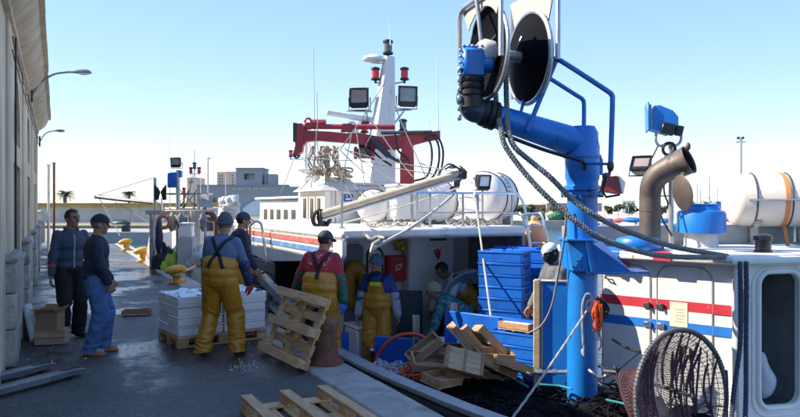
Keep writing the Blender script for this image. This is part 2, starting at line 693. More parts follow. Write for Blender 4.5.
def water_mat():
    m = bpy.data.materials.new('harbour_water')
    m.use_nodes = True
    N, Lk = m.node_tree.nodes, m.node_tree.links
    b = N['Principled BSDF']
    b.inputs['Base Color'].default_value = (0.015, 0.07, 0.11, 1)
    b.inputs['Roughness'].default_value = 0.06
    b.inputs['IOR'].default_value = 1.33
    tc = N.new('ShaderNodeTexCoord')
    n = N.new('ShaderNodeTexNoise')
    n.inputs['Scale'].default_value = 1.6
    n.inputs['Detail'].default_value = 5
    n.inputs['Roughness'].default_value = 0.6
    Lk.new(tc.outputs['Object'], n.inputs['Vector'])
    bp = N.new('ShaderNodeBump')
    bp.inputs['Strength'].default_value = 0.55
    bp.inputs['Distance'].default_value = 0.25
    Lk.new(n.outputs['Fac'], bp.inputs['Height'])
    Lk.new(bp.outputs[0], b.inputs['Normal'])
    return m


GM = ground_mat()
concrete = mat('quay_concrete', (0.34, 0.325, 0.30), 0.75, var=0.25, vs=3, dirt=(0.09, 0.085, 0.08), ds=1.8, da=0.35, bump=0.35, bs=30)
granite = mat('granite_block', (0.34, 0.325, 0.30), 0.8, var=0.3, vs=10, dirt=(0.17, 0.165, 0.16), ds=4, da=0.3, bump=0.6, bs=26, dist=0.02, tint=0.15)
plaster = mat('weathered_plaster', (0.66, 0.54, 0.38), 0.85, var=0.3, vs=2.2, dirt=(0.33, 0.27, 0.2), ds=2.6, da=0.45, streak=(1, 1, 0.22), bump=0.5, bs=22, dist=0.015)
cornm = mat('cornice_plaster', (0.58, 0.48, 0.35), 0.85, var=0.25, vs=3, dirt=(0.3, 0.25, 0.19), ds=2.0, da=0.4, bump=0.4, bs=22, dist=0.015)
farquay = mat('far_quay_concrete', (0.30, 0.30, 0.29), 0.85, var=0.2, vs=0.8, dirt=(0.15, 0.15, 0.15), ds=0.7, da=0.35)

QE = 2.95         # quay edge
WATER = -1.3
# ground sheet of the quay with a bevel to the coping
g = MB().box((-15 + (QE - 0.5) / 2, 12, -1.5), (30 + QE - 0.5, 46, 3.0))
solo('quay', g, GM, 'dark wet asphalt quay strewn with ice and salt', None, kind='structure')
cp = bpy.data.objects.new('quay_edge', None)
link(cp)
cp.location = (QE - 0.25, 12, -0.4)
tag(cp, 'worn concrete coping along the edge of the quay', None, kind='structure')
y = -10.98
rr = random.Random(3)
while y < 34.9:
    L = 1.75
    e = min(y + L, 35.0)
    b = MB().box((QE - 0.25 + rr.uniform(-0.004, 0.004), (y + e) / 2, -1.3975 + rr.uniform(-0.004, 0.004)), (0.496, e - y - 0.012, 2.83), bev=0.02)
    part('coping_stone', b, concrete, cp)
    y = e
w_ = MB()
w_.add([(-2500, -200, WATER), (2500, -200, WATER), (2500, 4000, WATER), (-2500, 4000, WATER)], [(0, 1, 2, 3)])
solo('water', w_, water_mat(), 'rippled blue harbour water', None, kind='structure')
# sea bed keeps the water from looking bottomless from the side
# ------------------------------------------------------------------ warehouse on the left
BW = root('warehouse', 'long weathered plaster warehouse with granite plinth, arched windows and heavy cornice', 'building', (-4, 8, 0))
XW = -0.5
YA, YB = -9.0, 22.7
OPEN = [6.8, 11.4, 16.0, 20.6]     # bay centres
HW = 1.0
# wall pieces between and above the openings
wl = MB()
edges = [YA]
for c in OPEN:
    edges += [c - HW, c + HW]
edges += [YB]
TH = 0.5
for a, b2 in zip(edges[0::2], edges[1::2]):
    wl.box((XW - TH / 2, (a + b2) / 2, 2.0), (TH, b2 - a, 4.0))
for i, c in enumerate(OPEN):
    # lintel with an arched window above the rectangular opening
    zl0, zl1 = 2.37, 2.66
    wl.box((XW - TH / 2, c, (zl0 + zl1) / 2), (TH, 2 * HW, zl1 - zl0))
    n = 14
    aw = 0.92
    rise = 0.86
    pts = [(c - HW, zl1), (c - aw, zl1)]
    arch = [(c - aw * math.cos(math.pi * k / n), zl1 + 0.05 + rise * math.sin(math.pi * k / n)) for k in range(n + 1)]
    top = 4.0
    for k in range(n):
        (y0, z0), (y1, z1) = arch[k], arch[k + 1]
        vs = [(x, yy, zz) for x in (XW, XW - TH) for yy, zz in ((y0, z0), (y1, z1), (y1, top), (y0, top))]
        wl.add(vs, [(0, 1, 2, 3), (7, 6, 5, 4), (0, 4, 5, 1)])
    for s in (-1, 1):
        wl.box((XW - TH / 2, c + s * (HW + aw) / 2, (zl1 + top) / 2), (TH, HW - aw, top - zl1))
    if i > 0:
        wl.box((XW - TH / 2, c, 0.5), (TH, 2 * HW, 1.0))
# back, end and near walls, flat roof
wl.box((-9.75, 6.85, 2.0), (0.5, 31.7, 4.0))
wl.box((-5.25, YB - 0.25, 2.0), (8.5, 0.5, 4.0))
wl.box((-5.25, YA + 0.25, 2.0), (8.5, 0.5, 4.0))
part('wall', wl, plaster, BW)
part('roof', MB().box((-5.25, 6.85, 4.1), (9.5, 31.7, 0.2)), plaster, BW)
# cornice: a swept cove moulding
prof = [(-0.5, 3.86), (-0.44, 3.88), (-0.44, 3.95), (-0.36, 4.0), (-0.27, 4.1), (-0.22, 4.2), (-0.20, 4.26), (-0.13, 4.28), (-0.13, 4.40), (-0.3, 4.46), (-0.9, 4.46), (-0.9, 3.86)]
yc = YA
cr = random.Random(5)
while yc < YB:
    e = min(yc + 2.15, YB + 0.12)
    if YB - e < 0.5:
        e = YB + 0.12
    j = cr.uniform(-0.008, 0.008)
    c = MB()
    nP = len(prof)
    vs = [(x + j, yy, z + j * 0.6) for yy in (yc + 0.006, e - 0.006) for x, z in prof]
    c.add(vs, [list(range(nP)), [nP + k for k in range(nP)][::-1]] + [[k, (k + 1) % nP, nP + (k + 1) % nP, nP + k] for k in range(nP)])
    part('cornice_block', c, cornm, BW)
    yc = e
# pilasters with granite plinths built of courses
PIL = [(1.6, 3.0), (8.8, 9.95), (12.95, 14.55), (17.5, 19.1), (21.85, 22.7)]
for (a, b2) in PIL:
    part('pilaster', MB().box((XW + 0.008, (a + b2) / 2, 2.56), (0.05, b2 - a - 0.16, 2.64), bev=0.015), plaster, BW)
    zc = 0.0
    for hgt in (0.42, 0.4, 0.34):
        L = (b2 - a)
        k = max(1, round(L / 0.72))
        off = 0.5 if (zc == 0.42) else 0
        cuts = sorted(set([0.0] + [min(1, max(0, (q + off) / k)) for q in range(k + 1)] + [1.0]))
        for p0, p1 in zip(cuts[:-1], cuts[1:]):
            if p1 - p0 < 0.05:
                continue
            st = MB().box((XW + 0.03 + cr.uniform(-0.008, 0.008), a + L * (p0 + p1) / 2, zc + hgt / 2), (0.16, L * (p1 - p0) - 0.012, hgt - 0.01), bev=0.018)
            part('stone', st, granite, BW)
        zc += hgt
    part('plinth_cap', MB().box((XW + 0.03, (a + b2) / 2, zc + 0.04), (0.2, b2 - a + 0.05, 0.085), bev=0.03), granite, BW)
# low stone course under the windows
for c in OPEN[1:]:
    for q in range(3):
        part('stone', MB().box((XW + 0.012, c - 0.8 + q * 0.8, 0.5), (0.06, 0.785, 0.98), bev=0.015), granite, BW)
    part('window_sill', MB().box((XW + 0.02, c, 1.03), (0.12, 2.1, 0.08), bev=0.015), granite, BW)
opening_shade = mat('dark_opening_shade', (0.035, 0.03, 0.027), 0.9, var=0.3, spec=0.1)  # dull dark sheets stand in for the shade inside the openings
greydoor = mat('grey_door_paint', (0.08, 0.08, 0.08), 0.8, var=0.25, dirt=(0.06, 0.05, 0.05), ds=3, da=0.3)
for i, c in enumerate(OPEN):
    if i == 0:
        for q in range(5):
            part('door_board', MB().box((XW - 0.72, c - 0.8 + q * 0.4, 1.18), (0.05, 0.39, 2.36), bev=0.008), greydoor, BW)
        part('doorway_side', MB().box((XW - 0.6, c - HW - 0.02, 1.2), (0.35, 0.1, 2.4)).box((XW - 0.6, c + HW + 0.02, 1.2), (0.35, 0.1, 2.4)), plaster, BW)
    else:
        w2 = part('window', MB().box((XW - 0.42, c, 1.7), (0.04, 1.98, 1.32)), opening_shade, BW)
        fr = MB()
        for yy in (-0.97, -0.33, 0.33, 0.97):
            fr.box((XW - 0.39, c + yy, 1.7), (0.05, 0.06, 1.32))
        part('frame', fr, greydoor, w2)
    part('arched_window', MB().box((XW - 0.45, c, 3.1), (0.04, 1.98, 0.98)), opening_shade, BW)
    mu = MB()
    for yy in (-0.46, 0, 0.46):
        mu.box((XW - 0.41, c + yy, 3.1), (0.05, 0.04, 0.96))
    part('mullion', mu, greydoor, BW)
# cables and small fittings on the wall
cb = MB()
for zz, dz in ((3.7, 0.14), (3.55, 0.1)):
    P = []
    for k in range(12):
        P += sag((XW + 0.06, 9.0 + k * 1.2, zz), (XW + 0.06, 10.2 + k * 1.2, zz), dz * 0.4, 5)[:-1]
    cb.tube(P, 0.008, 5)
cb.tube([(XW + 0.09, 9.05, z) for z in (1.3, 2.2, 3.0, 3.7)], 0.012, 5)
part('wall_cable', cb, black, BW)
# lower yard wall carrying on beyond the warehouse
yw = root('yard_wall', 'low grey rendered yard wall beyond the end of the warehouse', 'wall', (-0.7, 28, 0))
yb = MB().box((-0.72, 28.4, 0.75), (0.36, 11.0, 1.5))
part('wall', yb, plaster, yw)
for q in range(6):
    part('coping_slab', MB().box((-0.72, 23.83 + q * 1.83, 1.54), (0.46, 1.81, 0.09), bev=0.015), concrete, yw)
ub = solo('utility_box', MB().box((-0.42, 24.0, 1.0), (0.22, 0.5, 0.7), bev=0.02).box((-0.31, 24.0, 1.0), (0.02, 0.42, 0.6), bev=0.004), mat('grey_cabinet', (0.34, 0.36, 0.37), 0.5),
     'grey metal utility cabinet on the yard wall', 'cabinet')
for px, ytop, Y, mt_, lab, nm in ((48.5, 165, 24.4, steel, 'slim grey steel pole beyond the warehouse', 'pole'), (54, 163, 26.5, rust, 'rusty brown pole beyond the warehouse', 'pole')):
    p = onY(px, ytop, Y)
    q = MB().tube([(p.x, Y, 0), (p.x, Y, p.z)], 0.04, 8)
    q.lathe([(0.09, 0), (0.09, 0.03), (0.05, 0.05)], (p.x, Y, 0), n=10)
    q.box((p.x, Y, p.z), (0.12, 0.12, 0.03))
    solo(nm, q, mt_, lab, 'pole')
lampm = mat('lamp_housing_grey', (0.22, 0.25, 0.28), 0.45, 0.3, var=0.15)


def wall_lamp(base, head, label, s=1.0):
    b, h = Vector(base), Vector(head)
    r = root('wall_lamp', label, 'lamp', b, group='lamps along the warehouse')
    part('bracket', MB().box(b, (0.04, 0.12, 0.3), bev=0.008), darksteel, r)
    d = h - b
    pts = [b + Vector((0, 0, -0.02)), b + d * 0.25 + Vector((0, 0, d.z * 0.26)), b + d * 0.55 + Vector((0, 0, d.z * 0.3)), b + d * 0.85 + Vector((0, 0, d.z * 0.12)), h]
    part('arm', MB().tube(spline(pts, 6), 0.024 * s, 8), lampm, r)
    ax = Vector((1, -0.1, 0.02)).normalized()
    L = 0.46 * s
    hb = MB()
    rings = [(0.0, 0.03, 0.03), (0.08, 0.05, 0.05), (0.16, 0.085, 0.075), (0.3, 0.1, 0.085), (0.4, 0.085, 0.07), (0.46, 0.02, 0.02)]
    vs = []
    fs = []
    n = 12
    for t, wy, hz in rings:
        for j in range(n):
            a = 2 * math.pi * j / n
            zz = math.sin(a) * hz * s
            if zz < -0.02 * s:
                zz = -0.02 * s
            vs.append(h + ax * t * s + Vector((0, math.cos(a) * wy * s, zz)))
    for i in range(len(rings) - 1):
        for j in range(n):
            fs.append([i * n + j, i * n + (j + 1) % n, (i + 1) * n + (j + 1) % n, (i + 1) * n + j])
    hb.add(vs, fs + [list(range(n))[::-1], [(len(rings) - 1) * n + j for j in range(n)]])
    part('lamp_head', hb, lampm, r)
    part('lens', MB().ell(h + ax * 0.28 * s + Vector((0, 0, -0.025 * s)), (0.13 * s, 0.075 * s, 0.035 * s)), glass, r)
    return r


pb = onY(33, 94, 15.0)
wall_lamp((XW + 0.09, 15.0, pb.z), onY(71, 72, 15.0), 'grey street lamp on a long curved arm, the one over the men by the wall', 0.8)
pb = onY(47, 134, 22.4)
wall_lamp((XW + 0.09, 22.2, 3.6), onY(54, 131, 22.2), 'small grey street lamp at the far corner of the warehouse', 0.62)

# ------------------------------------------------------------------ yellow mooring bollards and the rusty one
def bollard(loc, s, rz, label):
    r = root('mooring_bollard', label, 'bollard', loc, rz, 'yellow bollards on the coping')
    b = MB()
    b.lathe([(0.21, 0.0), (0.21, 0.035), (0.15, 0.05), (0.115, 0.09), (0.11, 0.2), (0.13, 0.27)], n=18)
    part('post', b, yellowp, r, local=True)
    h = MB()
    h.ell((-0.07, 0, 0.33), (0.24, 0.145, 0.105), Matrix.Rotation(R(-12), 3, 'Y'), 18, 10)
    h.ell((0.08, 0, 0.33), (0.14, 0.13, 0.1), Matrix.Rotation(R(8), 3, 'Y'), 18, 10)
    part('head', h, yellowp, r, local=True)
    bl = MB()
    for k in range(4):
        a = math.pi / 4 + k * math.pi / 2
        bl.lathe([(0.022, 0.035), (0.022, 0.055), (0, 0.055)], (0.175 * math.cos(a), 0.175 * math.sin(a), 0), n=6)
    part('bolt', bl, darksteel, r, local=True)
    r.scale = (s, s, s)
    return r


for (px, py, s, lab) in ((169, 284, 0.95, 'yellow mooring bollard with a tan rope round it, beside the white net heap'),
                         (135, 262, 1.05, 'yellow mooring bollard between two others, nearest the open water gap'),
                         (113, 251, 1.05, 'yellow mooring bollard near the far end of the quay')):
    p = gp(px, py)
    bollard((2.5, p.y * 1.0, 0.012), s, R(8), lab)
rb = MB()
prof_b = [(0.23, 0), (0.23, 0.03), (0.19, 0.06), (0.165, 0.12), (0.15, 0.25), (0.145, 0.38), (0.15, 0.45), (0.17, 0.5), (0.165, 0.55), (0.12, 0.59), (0.03, 0.605), (0, 0.605)]
rb.lathe([(r_ * 0.88, z * 0.86) for r_, z in prof_b], (2.73, 7.46, 0.012), n=24)
solo('rusty_bollard', rb, rust, 'big rusty red iron bollard behind the leaning pallet', 'bollard')


# ------------------------------------------------------------------ far shore
CR = Matrix.Rotation(-YAW, 3, 'Z')        # far things face the harbour, square to the view across the water
def cbx(mb, x0, x1, y0, y1, d, t, bev=0.0):
    a, b = at(x0, y1, d), at(x1, y0, d)
    c = (a + b) / 2 + Vector((sn, cs, 0)) * t / 2
    wd = (Vector((b.x, b.y, 0)) - Vector((a.x, a.y, 0))).length
    return mb.box(c, (wd, t, b.z - a.z), CR, bev)


def land(name, label, x0, x1, d0, d1, ztop, m, zb=-2.2):
    mb = MB()
    pts = [at(x0, 205, d0), at(x1, 205, d0), at(x1 + (x1 - x0) * 0.1, 205, d1), at(x0 - (x1 - x0) * 0.1, 205, d1)]
    vs = [(p.x, p.y, zb) for p in pts] + [(p.x, p.y, ztop) for p in pts]
    mb.add(vs, [(3, 2, 1, 0), (4, 5, 6, 7), (0, 1, 5, 4), (1, 2, 6, 5), (2, 3, 7, 6), (3, 0, 4, 7)])
    return solo(name, mb, m, label, None, kind='structure')


scrub = mat('dry_shore_ground', (0.26, 0.23, 0.15), 0.9, var=0.35, vs=0.3, dirt=(0.10, 0.13, 0.05), ds=0.15, da=0.5)
sand = mat('pale_breakwater_stone', (0.50, 0.42, 0.33), 0.9, var=0.2, vs=0.4, dirt=(0.3, 0.25, 0.2), ds=0.3, da=0.35)
land('far_quay', 'grey concrete far quay wall across the water', 60, 330, 57, 66, -0.42, farquay)
land('far_ground', 'dry grassy ground behind the far quay', -200, 420, 66.2, 400, -0.15, scrub)
land('breakwater', 'pale stone breakwater and quay on the far side of the harbour', 430, 1300, 92, 500, -0.25, sand)
# retaining wall with ochre band
ochre = mat('ochre_wall_band', (0.42, 0.30, 0.10), 0.85, var=0.25, vs=0.6, dirt=(0.2, 0.16, 0.1), ds=0.5, da=0.4)
palewall = mat('pale_grey_wall', (0.40, 0.40, 0.39), 0.85, var=0.15, vs=0.5, dirt=(0.24, 0.24, 0.23), ds=0.4, da=0.3)
rw = root('shore_wall', 'long pale grey shore wall with an ochre upper band', 'wall', at(120, 222, 75.5))
for k in range(8):
    x0 = -20 + k * 30
    part('wall_panel', cbx(MB(), x0 + 0.12, x0 + 29.88, 208.4, 222.5, 75, 0.5), palewall, rw)
    part('band', cbx(MB(), x0, x0 + 30, 203.8, 208.3, 74.9, 0.75), ochre, rw)
part('cap', cbx(MB(), -20, 220, 202.9, 203.8, 74.7, 1.2), palewall, rw)
for x, y, s, lab in ((121, 219.4, 1.0, 'dark green upturned rowing boat before the shore wall'),):
    p = at(x, y + 2, 70)
    mb = MB().ell((p.x, p.y, -0.14), (1.0, 0.42, 0.42), CR, 14, 8)
    mb.box((p.x, p.y, 0.28), (1.2, 0.06, 0.06), CR)
    solo('rowing_boat', mb, mat('dark_green_boat', (0.02, 0.05, 0.045), 0.5), lab, 'boat')
p = at(126, 230, 58)
solo('equipment_box', MB().box((p.x, p.y, -0.14), (0.6, 0.45, 0.56), CR, 0.03).box((p.x, p.y, 0.16), (0.5, 0.3, 0.05), CR, 0.01), black, 'small dark equipment box on the far quay', 'box')

# ------------------------------------------------------------------ palms and trees
leafm = mat('palm_leaf', (0.055, 0.085, 0.035), 0.6, var=0.35, vs=3)
treem = mat('far_tree_leaf', (0.075, 0.105, 0.035), 0.7, var=0.4, vs=1.5, tint=0.25)
bark = mat('palm_bark', (0.17, 0.13, 0.095), 0.9, var=0.3, bump=0.4)


def palm(x, ytop, ybase, d, label, wpx=16, seed=1):
    rd = random.Random(seed)
    top, base = at(x, ytop, d), at(x, ybase, d)
    z0 = max(base.z, -0.3)
    wr = wpx * d / F / 2
    r = root('palm_tree', label, 'palm tree', (base.x, base.y, z0), group='palms along the far shore')
    zt = top.z - wr * 0.45
    part('trunk', MB().tube([(base.x, base.y, z0 - 0.05), (base.x + 0.03, base.y, (z0 + zt) / 2), (base.x, base.y, zt)], [wr * 0.2, wr * 0.14, wr * 0.17], 8), bark, r)
    c = MB()
    for k in range(40):
        a = rd.uniform(0, 2 * math.pi)
        el = rd.uniform(-0.2, 1.25)
        L = wr * rd.uniform(0.85, 1.15)
        dr = Vector((math.cos(a), math.sin(a), 0))
        P = []
        for i in range(6):
            t = i / 5
            P.append(Vector((base.x, base.y, zt)) + dr * L * t * math.cos(el * (1 - 0.3 * t)) + Vector((0, 0, L * (t * math.sin(el) - 0.62 * t * t))))
        sd = Vector((-dr.y, dr.x, 0))
        for i in range(5):
            for q in range(3):
                m0 = P[i].lerp(P[i + 1], q / 3)
                lw = L * 0.26 * (1 - 0.6 * (i + q / 3) / 5)
                dd = (P[i + 1] - P[i]).normalized()
                for s in (-1, 1):
                    tip = m0 + sd * s * lw + dd * lw * 0.7 + Vector((0, 0, -lw * 0.45))
                    c.add([m0 - dd * L * 0.02, m0 + dd * L * 0.035, tip], [(0, 1, 2)])
    part('crown', c, leafm, r, ang=180)
    return r


palm(65, 189.5, 224, 82, 'short palm by the ochre banded wall, beside the warehouse end', 22, 2)
palm(129, 190, 224, 84, 'short palm by the ochre banded wall, behind the boom tip', 19, 3)
palm(708, 200, 222, 125, 'palm with a full crown behind the blue roof drum', 22, 4)
palm(692, 201, 222, 132, 'smaller palm beside the full-crowned one, under the exhaust flap', 9, 5)
palm(544, 207.5, 221, 120, 'palm among the bushes on the breakwater, behind the slack ropes', 12, 6)


def bush(x, ytop, ybase, d, wpx, label, seed, group='trees along the breakwater'):
    rd = random.Random(seed)
    base = at(x, ybase, d)
    z0 = -0.3
    h = at(x, ytop, d).z - z0
    wr = wpx * d / F / 2
    r = root('shore_tree', label, 'tree', (base.x, base.y, z0), group=group)
    part('trunk', MB().tube([(base.x, base.y, z0), (base.x + 0.05, base.y, z0 + h * 0.5)], [0.12, 0.07], 6)
         .tube([(base.x, base.y, z0 + h * 0.3), (base.x + wr * 0.4, base.y, z0 + h * 0.65)], [0.07, 0.03], 5)
         .tube([(base.x, base.y, z0 + h * 0.3), (base.x - wr * 0.4, base.y, z0 + h * 0.6)], [0.07, 0.03], 5), bark, r)
    c = MB()
    cl = [(rd.uniform(-0.7, 0.7) * wr, rd.uniform(-0.5, 0.5) * wr, h * rd.uniform(0.3, 0.85), rd.uniform(0.3, 0.5)) for _ in range(9)]
    for (cx, cy, cz, cr_) in cl:
        for _ in range(70):
            v = Vector((rd.gauss(0, 1), rd.gauss(0, 1), rd.gauss(0, 0.8))).normalized() * rd.uniform(0.6, 1.05)
            p = Vector((base.x + cx + v.x * wr * cr_, base.y + cy + v.y * wr * cr_, min(z0 + h, max(z0 + 0.1, z0 + cz + v.z * h * cr_ * 0.6))))
            s = 0.16 + 0.16 * rd.random()
            a = Vector((rd.gauss(0, 1), rd.gauss(0, 1), rd.gauss(0, 1))).normalized()
            b = a.orthogonal().normalized()
            c.add([p - a * s, p + b * s * 0.6, p + a * s, p - b * s * 0.6], [(0, 1, 2, 3)])
    part('crown', c, treem, r, ang=180)


for i, (x, yt, wpx, lab) in enumerate(((521, 206, 16, 'loose green tree behind the ladder rails on the breakwater'), (531, 204.5, 13, 'taller green tree beside the loose one on the breakwater'),
                                       (555, 206, 15, 'green tree right of the palm on the breakwater, seen between the two slack ropes'),
                                       (618, 203, 14, 'green tree in front of the pale shore house'), (632, 204, 13, 'low green tree beside the pale shore house'),
                                       (609, 205.5, 10, 'small green tree beside the moored blue-covered boat'), (663, 206, 9, 'small tree behind the moored motor boats'),
                                       (690, 209, 8, 'round shrub on the breakwater before the smaller palm'), (645, 206, 9, 'shrub between the shore house and the exhaust pipe'))):
    bush(x, yt, 214, 135 + 3 * i, wpx, lab, 20 + i)
# ------------------------------------------------------------------ far buildings
iceblue = mat('ice_factory_render', (0.24, 0.27, 0.31), 0.85, var=0.1, vs=0.2, dirt=(0.18, 0.2, 0.23), ds=0.2, da=0.3)
paleblue = mat('pale_blue_sheet', (0.45, 0.56, 0.66), 0.6, var=0.1, vs=0.5)
lightp = mat('white_letter_paint', (0.62, 0.66, 0.70), 0.7, var=0.05, bump=0)
ib = root('ice_factory', 'grey blue ice factory with a square windowed tower and raised lettering', 'building', at(248, 218, 126))
part('wall', cbx(MB(), 197, 296, 185.5, 219, 120, 12).add([*(lambda a, b, c, d_: [a, b, c, a + d_, b + d_, c + d_])(at(296, 185.5, 120), at(301, 185.5, 120), at(296, 192, 120), Vector((sn, cs, 0)) * 11.8)], [(0, 1, 2), (3, 5, 4), (0, 3, 4, 1), (1, 4, 5, 2), (2, 5, 3, 0)]), iceblue, ib)
part('parapet', cbx(MB(), 196.4, 300, 184.6, 185.5, 119.8, 12.3), iceblue, ib)
tw = part('tower', cbx(cbx(cbx(cbx(MB(), 236, 244, 168.5, 184.6, 121, 6), 255, 262, 168.5, 184.6, 121, 6), 244, 255, 168.5, 173.6, 121, 6), 244, 255, 179.6, 184.6, 121, 6), iceblue, ib)
part('tower_cap', cbx(MB(), 235.2, 262.8, 167.6, 168.5, 120.8, 6.4), iceblue, ib)
part('tower_window', cbx(MB(), 244, 255, 173.6, 179.6, 123, 0.1), mat('pale_window_glass', (0.75, 0.8, 0.82), 0.15, bump=0), tw)
part('chimney', cbx(MB(), 267.5, 275.5, 174, 184.6, 121, 3).tube([at(266, 174, 121.5), at(266, 184.6, 121.5)], 0.3, 8), iceblue, ib)
arch = MB()
n = 16
pts = [(-3.3, -0.3)] + [(-3.3 + 6.6 * k / n, 1.0 + 1.55 * math.sin(math.pi * k / n) ** 0.8) for k in range(n + 1)] + [(3.3, -0.3)]
M4 = Matrix.Translation(at(263, 205, 119.2)) @ CR.to_4x4() @ Matrix.Rotation(R(90), 4, 'X')
arch.prism([(x, y - 1.6) for x, y in pts], 0.5, M4)
part('arched_gate', arch, paleblue, ib)
for k in range(6):
    x0 = 200 + k * 6.2
    part('window', cbx(MB(), x0, x0 + 3.4, 198, 206, 119.9, 0.15), darkglass, ib)
txt = bpy.data.curves.new('lettering', 'FONT')
txt.body = 'FABRICA DE HIELO'
txt.size = 0.62
txt.extrude = 0.05
txt.space_character = 1.35
txt.align_x = 'CENTER'
to = bpy.data.objects.new('lettering_tmp', txt)
COL.objects.link(to)
dg = bpy.context.evaluated_depsgraph_get()
tm = bpy.data.meshes.new_from_object(to.evaluated_get(dg))
bpy.data.objects.remove(to)
tp = at(253, 190, 119.85)
tm.transform(Matrix.Translation(tp - Vector(ib.location)) @ CR.to_4x4() @ Matrix.Rotation(R(90), 4, 'X'))
part('lettering', tm, lightp, ib)
cityc = mat('cream_city_render', (0.62, 0.50, 0.40), 0.85, var=0.12, vs=0.2)
city_w = mat('dark_far_window', (0.12, 0.13, 0.14), 0.3)


def block(x0, x1, y0, d, lab, wins, m=cityc, t=10, yb=216):
    r = root('apartment_block', lab, 'building', at((x0 + x1) / 2, yb, d + t / 2))
    part('wall', cbx(MB(), x0, x1, y0, yb, d, t), m, r)
    part('roof', cbx(MB(), x0 - 0.2, x1 + 0.2, y0 - 0.5, y0, d - 0.2, t + 0.4), m, r)
    for (wx, wy, ww, wh) in wins:
        part('window', cbx(MB(), wx, wx + ww, wy, wy + wh, d - 0.1, 0.3), city_w, r)


block(217, 223.5, 172.5, 260, 'tall narrow cream apartment block behind the ice factory', [(219, 175 + 3 * k, 1.2, 1.5) for k in range(4)] + [(221.3, 175 + 3 * k, 1.2, 1.5) for k in range(4)])
block(224.5, 235, 172, 280, 'wider cream apartment block next to the ice factory tower', [(226 + 3 * j, 174.5 + 3 * k, 1.3, 1.5) for k in range(4) for j in range(3)])
block(187, 197, 178, 240, 'low cream house left of the ice factory', [(189 + 3 * j, 181, 1.3, 2) for j in range(2)])
redroof = mat('brown_red_roof', (0.20, 0.10, 0.085), 0.85, var=0.2)
block(516, 546, 205.2, 200, 'long low reddish building on the breakwater behind the trees', [(519 + 4 * j, 208, 2, 2) for j in range(6)], redroof, 8, 214)
block(547, 602, 203.5, 230, 'long grey lilac shed on the breakwater', [(552 + 6 * j, 206.5, 3, 2) for j in range(8)], mat('grey_lilac_shed', (0.24, 0.24, 0.29), 0.8), 8, 214)
block(622, 635, 200.8, 170, 'pale two storey shore house with blue windows', [(623.5 + 4 * j, 202.5 + 4 * k, 2.4, 2.2) for j in range(3) for k in range(2)], mat('pale_house_render', (0.66, 0.68, 0.70), 0.8), 8, 214)


def mast(x, ytop, d, label, r=0.11, head=True, yb=218):
    t, b = at(x, ytop, d), at(x, yb, d)
    z0 = -0.3
    o = root('light_mast', label, 'light mast', (b.x, b.y, z0))
    part('pole', MB().tube([(b.x, b.y, z0), (b.x, b.y, t.z)], [r, r * 0.7], 8), steel, o)
    if head:
        part('cross_arm', cbx(MB(), x - 5, x + 5, ytop + 4.6, ytop + 5.6, d, 0.2), steel, o)
        for s in (-2.3, 2.3):
            part('floodlight', cbx(MB(), x + s - 1.2, x + s + 1.2, ytop - 0.5, ytop + 2, d - 0.1, 0.3, 0.05), darksteel, o)
    else:
        part('lamp_head', cbx(MB(), x - 2.2, x + 2.2, ytop - 0.4, ytop + 0.8, d, 0.4, 0.05), steel, o)


mast(741, 137, 95, 'tall slim floodlight mast with cross arm beyond the liferaft', 0.2)
mast(208, 158, 92, 'tall slim lamp mast in front of the ice factory', 0.13, False)
# dark green net heaps on the far quay, right
hm = mat('green_net_heap', (0.035, 0.07, 0.06), 0.9, var=0.5, vs=3, bump=0.8, bs=6, dist=0.2, tint=0.4)


def heap(c, rx, ry, rz, m, name, label, cat, group=None, seed=0, lift=0.55):
    mb = MB().ell((0, 0, rz * lift), (rx, ry, rz), None, 26, 14)
    for i, p in enumerate(mb.v):
        k = noise.noise(Vector((p.x / rx * 1.8 + seed * 7.1, p.y / ry * 1.8, p.z / rz * 1.8))) * 0.4 + noise.noise(Vector((p.x / rx * 5, p.y / ry * 5 + seed, p.z / rz * 5))) * 0.16
        p.x *= 1 + k
        p.y *= 1 + k
        p.z = max(0.0, p.z * (1 + k))
    o = solo(name, mb, m, label, cat, group, loc=Vector((0, 0, 0)), ang=180)
    o.location = c
    return o


for i, (x, wpx, hpx, lab) in enumerate(((528, 9, 6.5, 'small grey green net heap by the orange buoy'), (539, 12, 7.5, 'dark net heap left of the bright green one'), (556, 16, 8, 'bright green net heap in the middle of the row'),
                                        (568, 10, 7, 'dark teal net heap before the crane column'))):
    p = at(x, 222, 94)
    heap((p.x, p.y, -0.26), wpx * 94 / F / 2, 0.9, hpx * 94 / F * 0.65, hm if i != 2 else mat('bright_green_net', (0.03, 0.14, 0.09), 0.9, var=0.5, vs=3, bump=0.8, bs=6, dist=0.2), 'net_heap', lab, 'net heap', 'net heaps on the far quay', i)

# ------------------------------------------------------------------ moored leisure boats far right
hullw = mat('white_far_hull', (0.72, 0.72, 0.70), 0.4, var=0.06)
coverb = mat('blue_boat_cover', (0.015, 0.13, 0.42), 0.7, var=0.15)
coverr = mat('red_boat_cover', (0.45, 0.05, 0.05), 0.7, var=0.15)


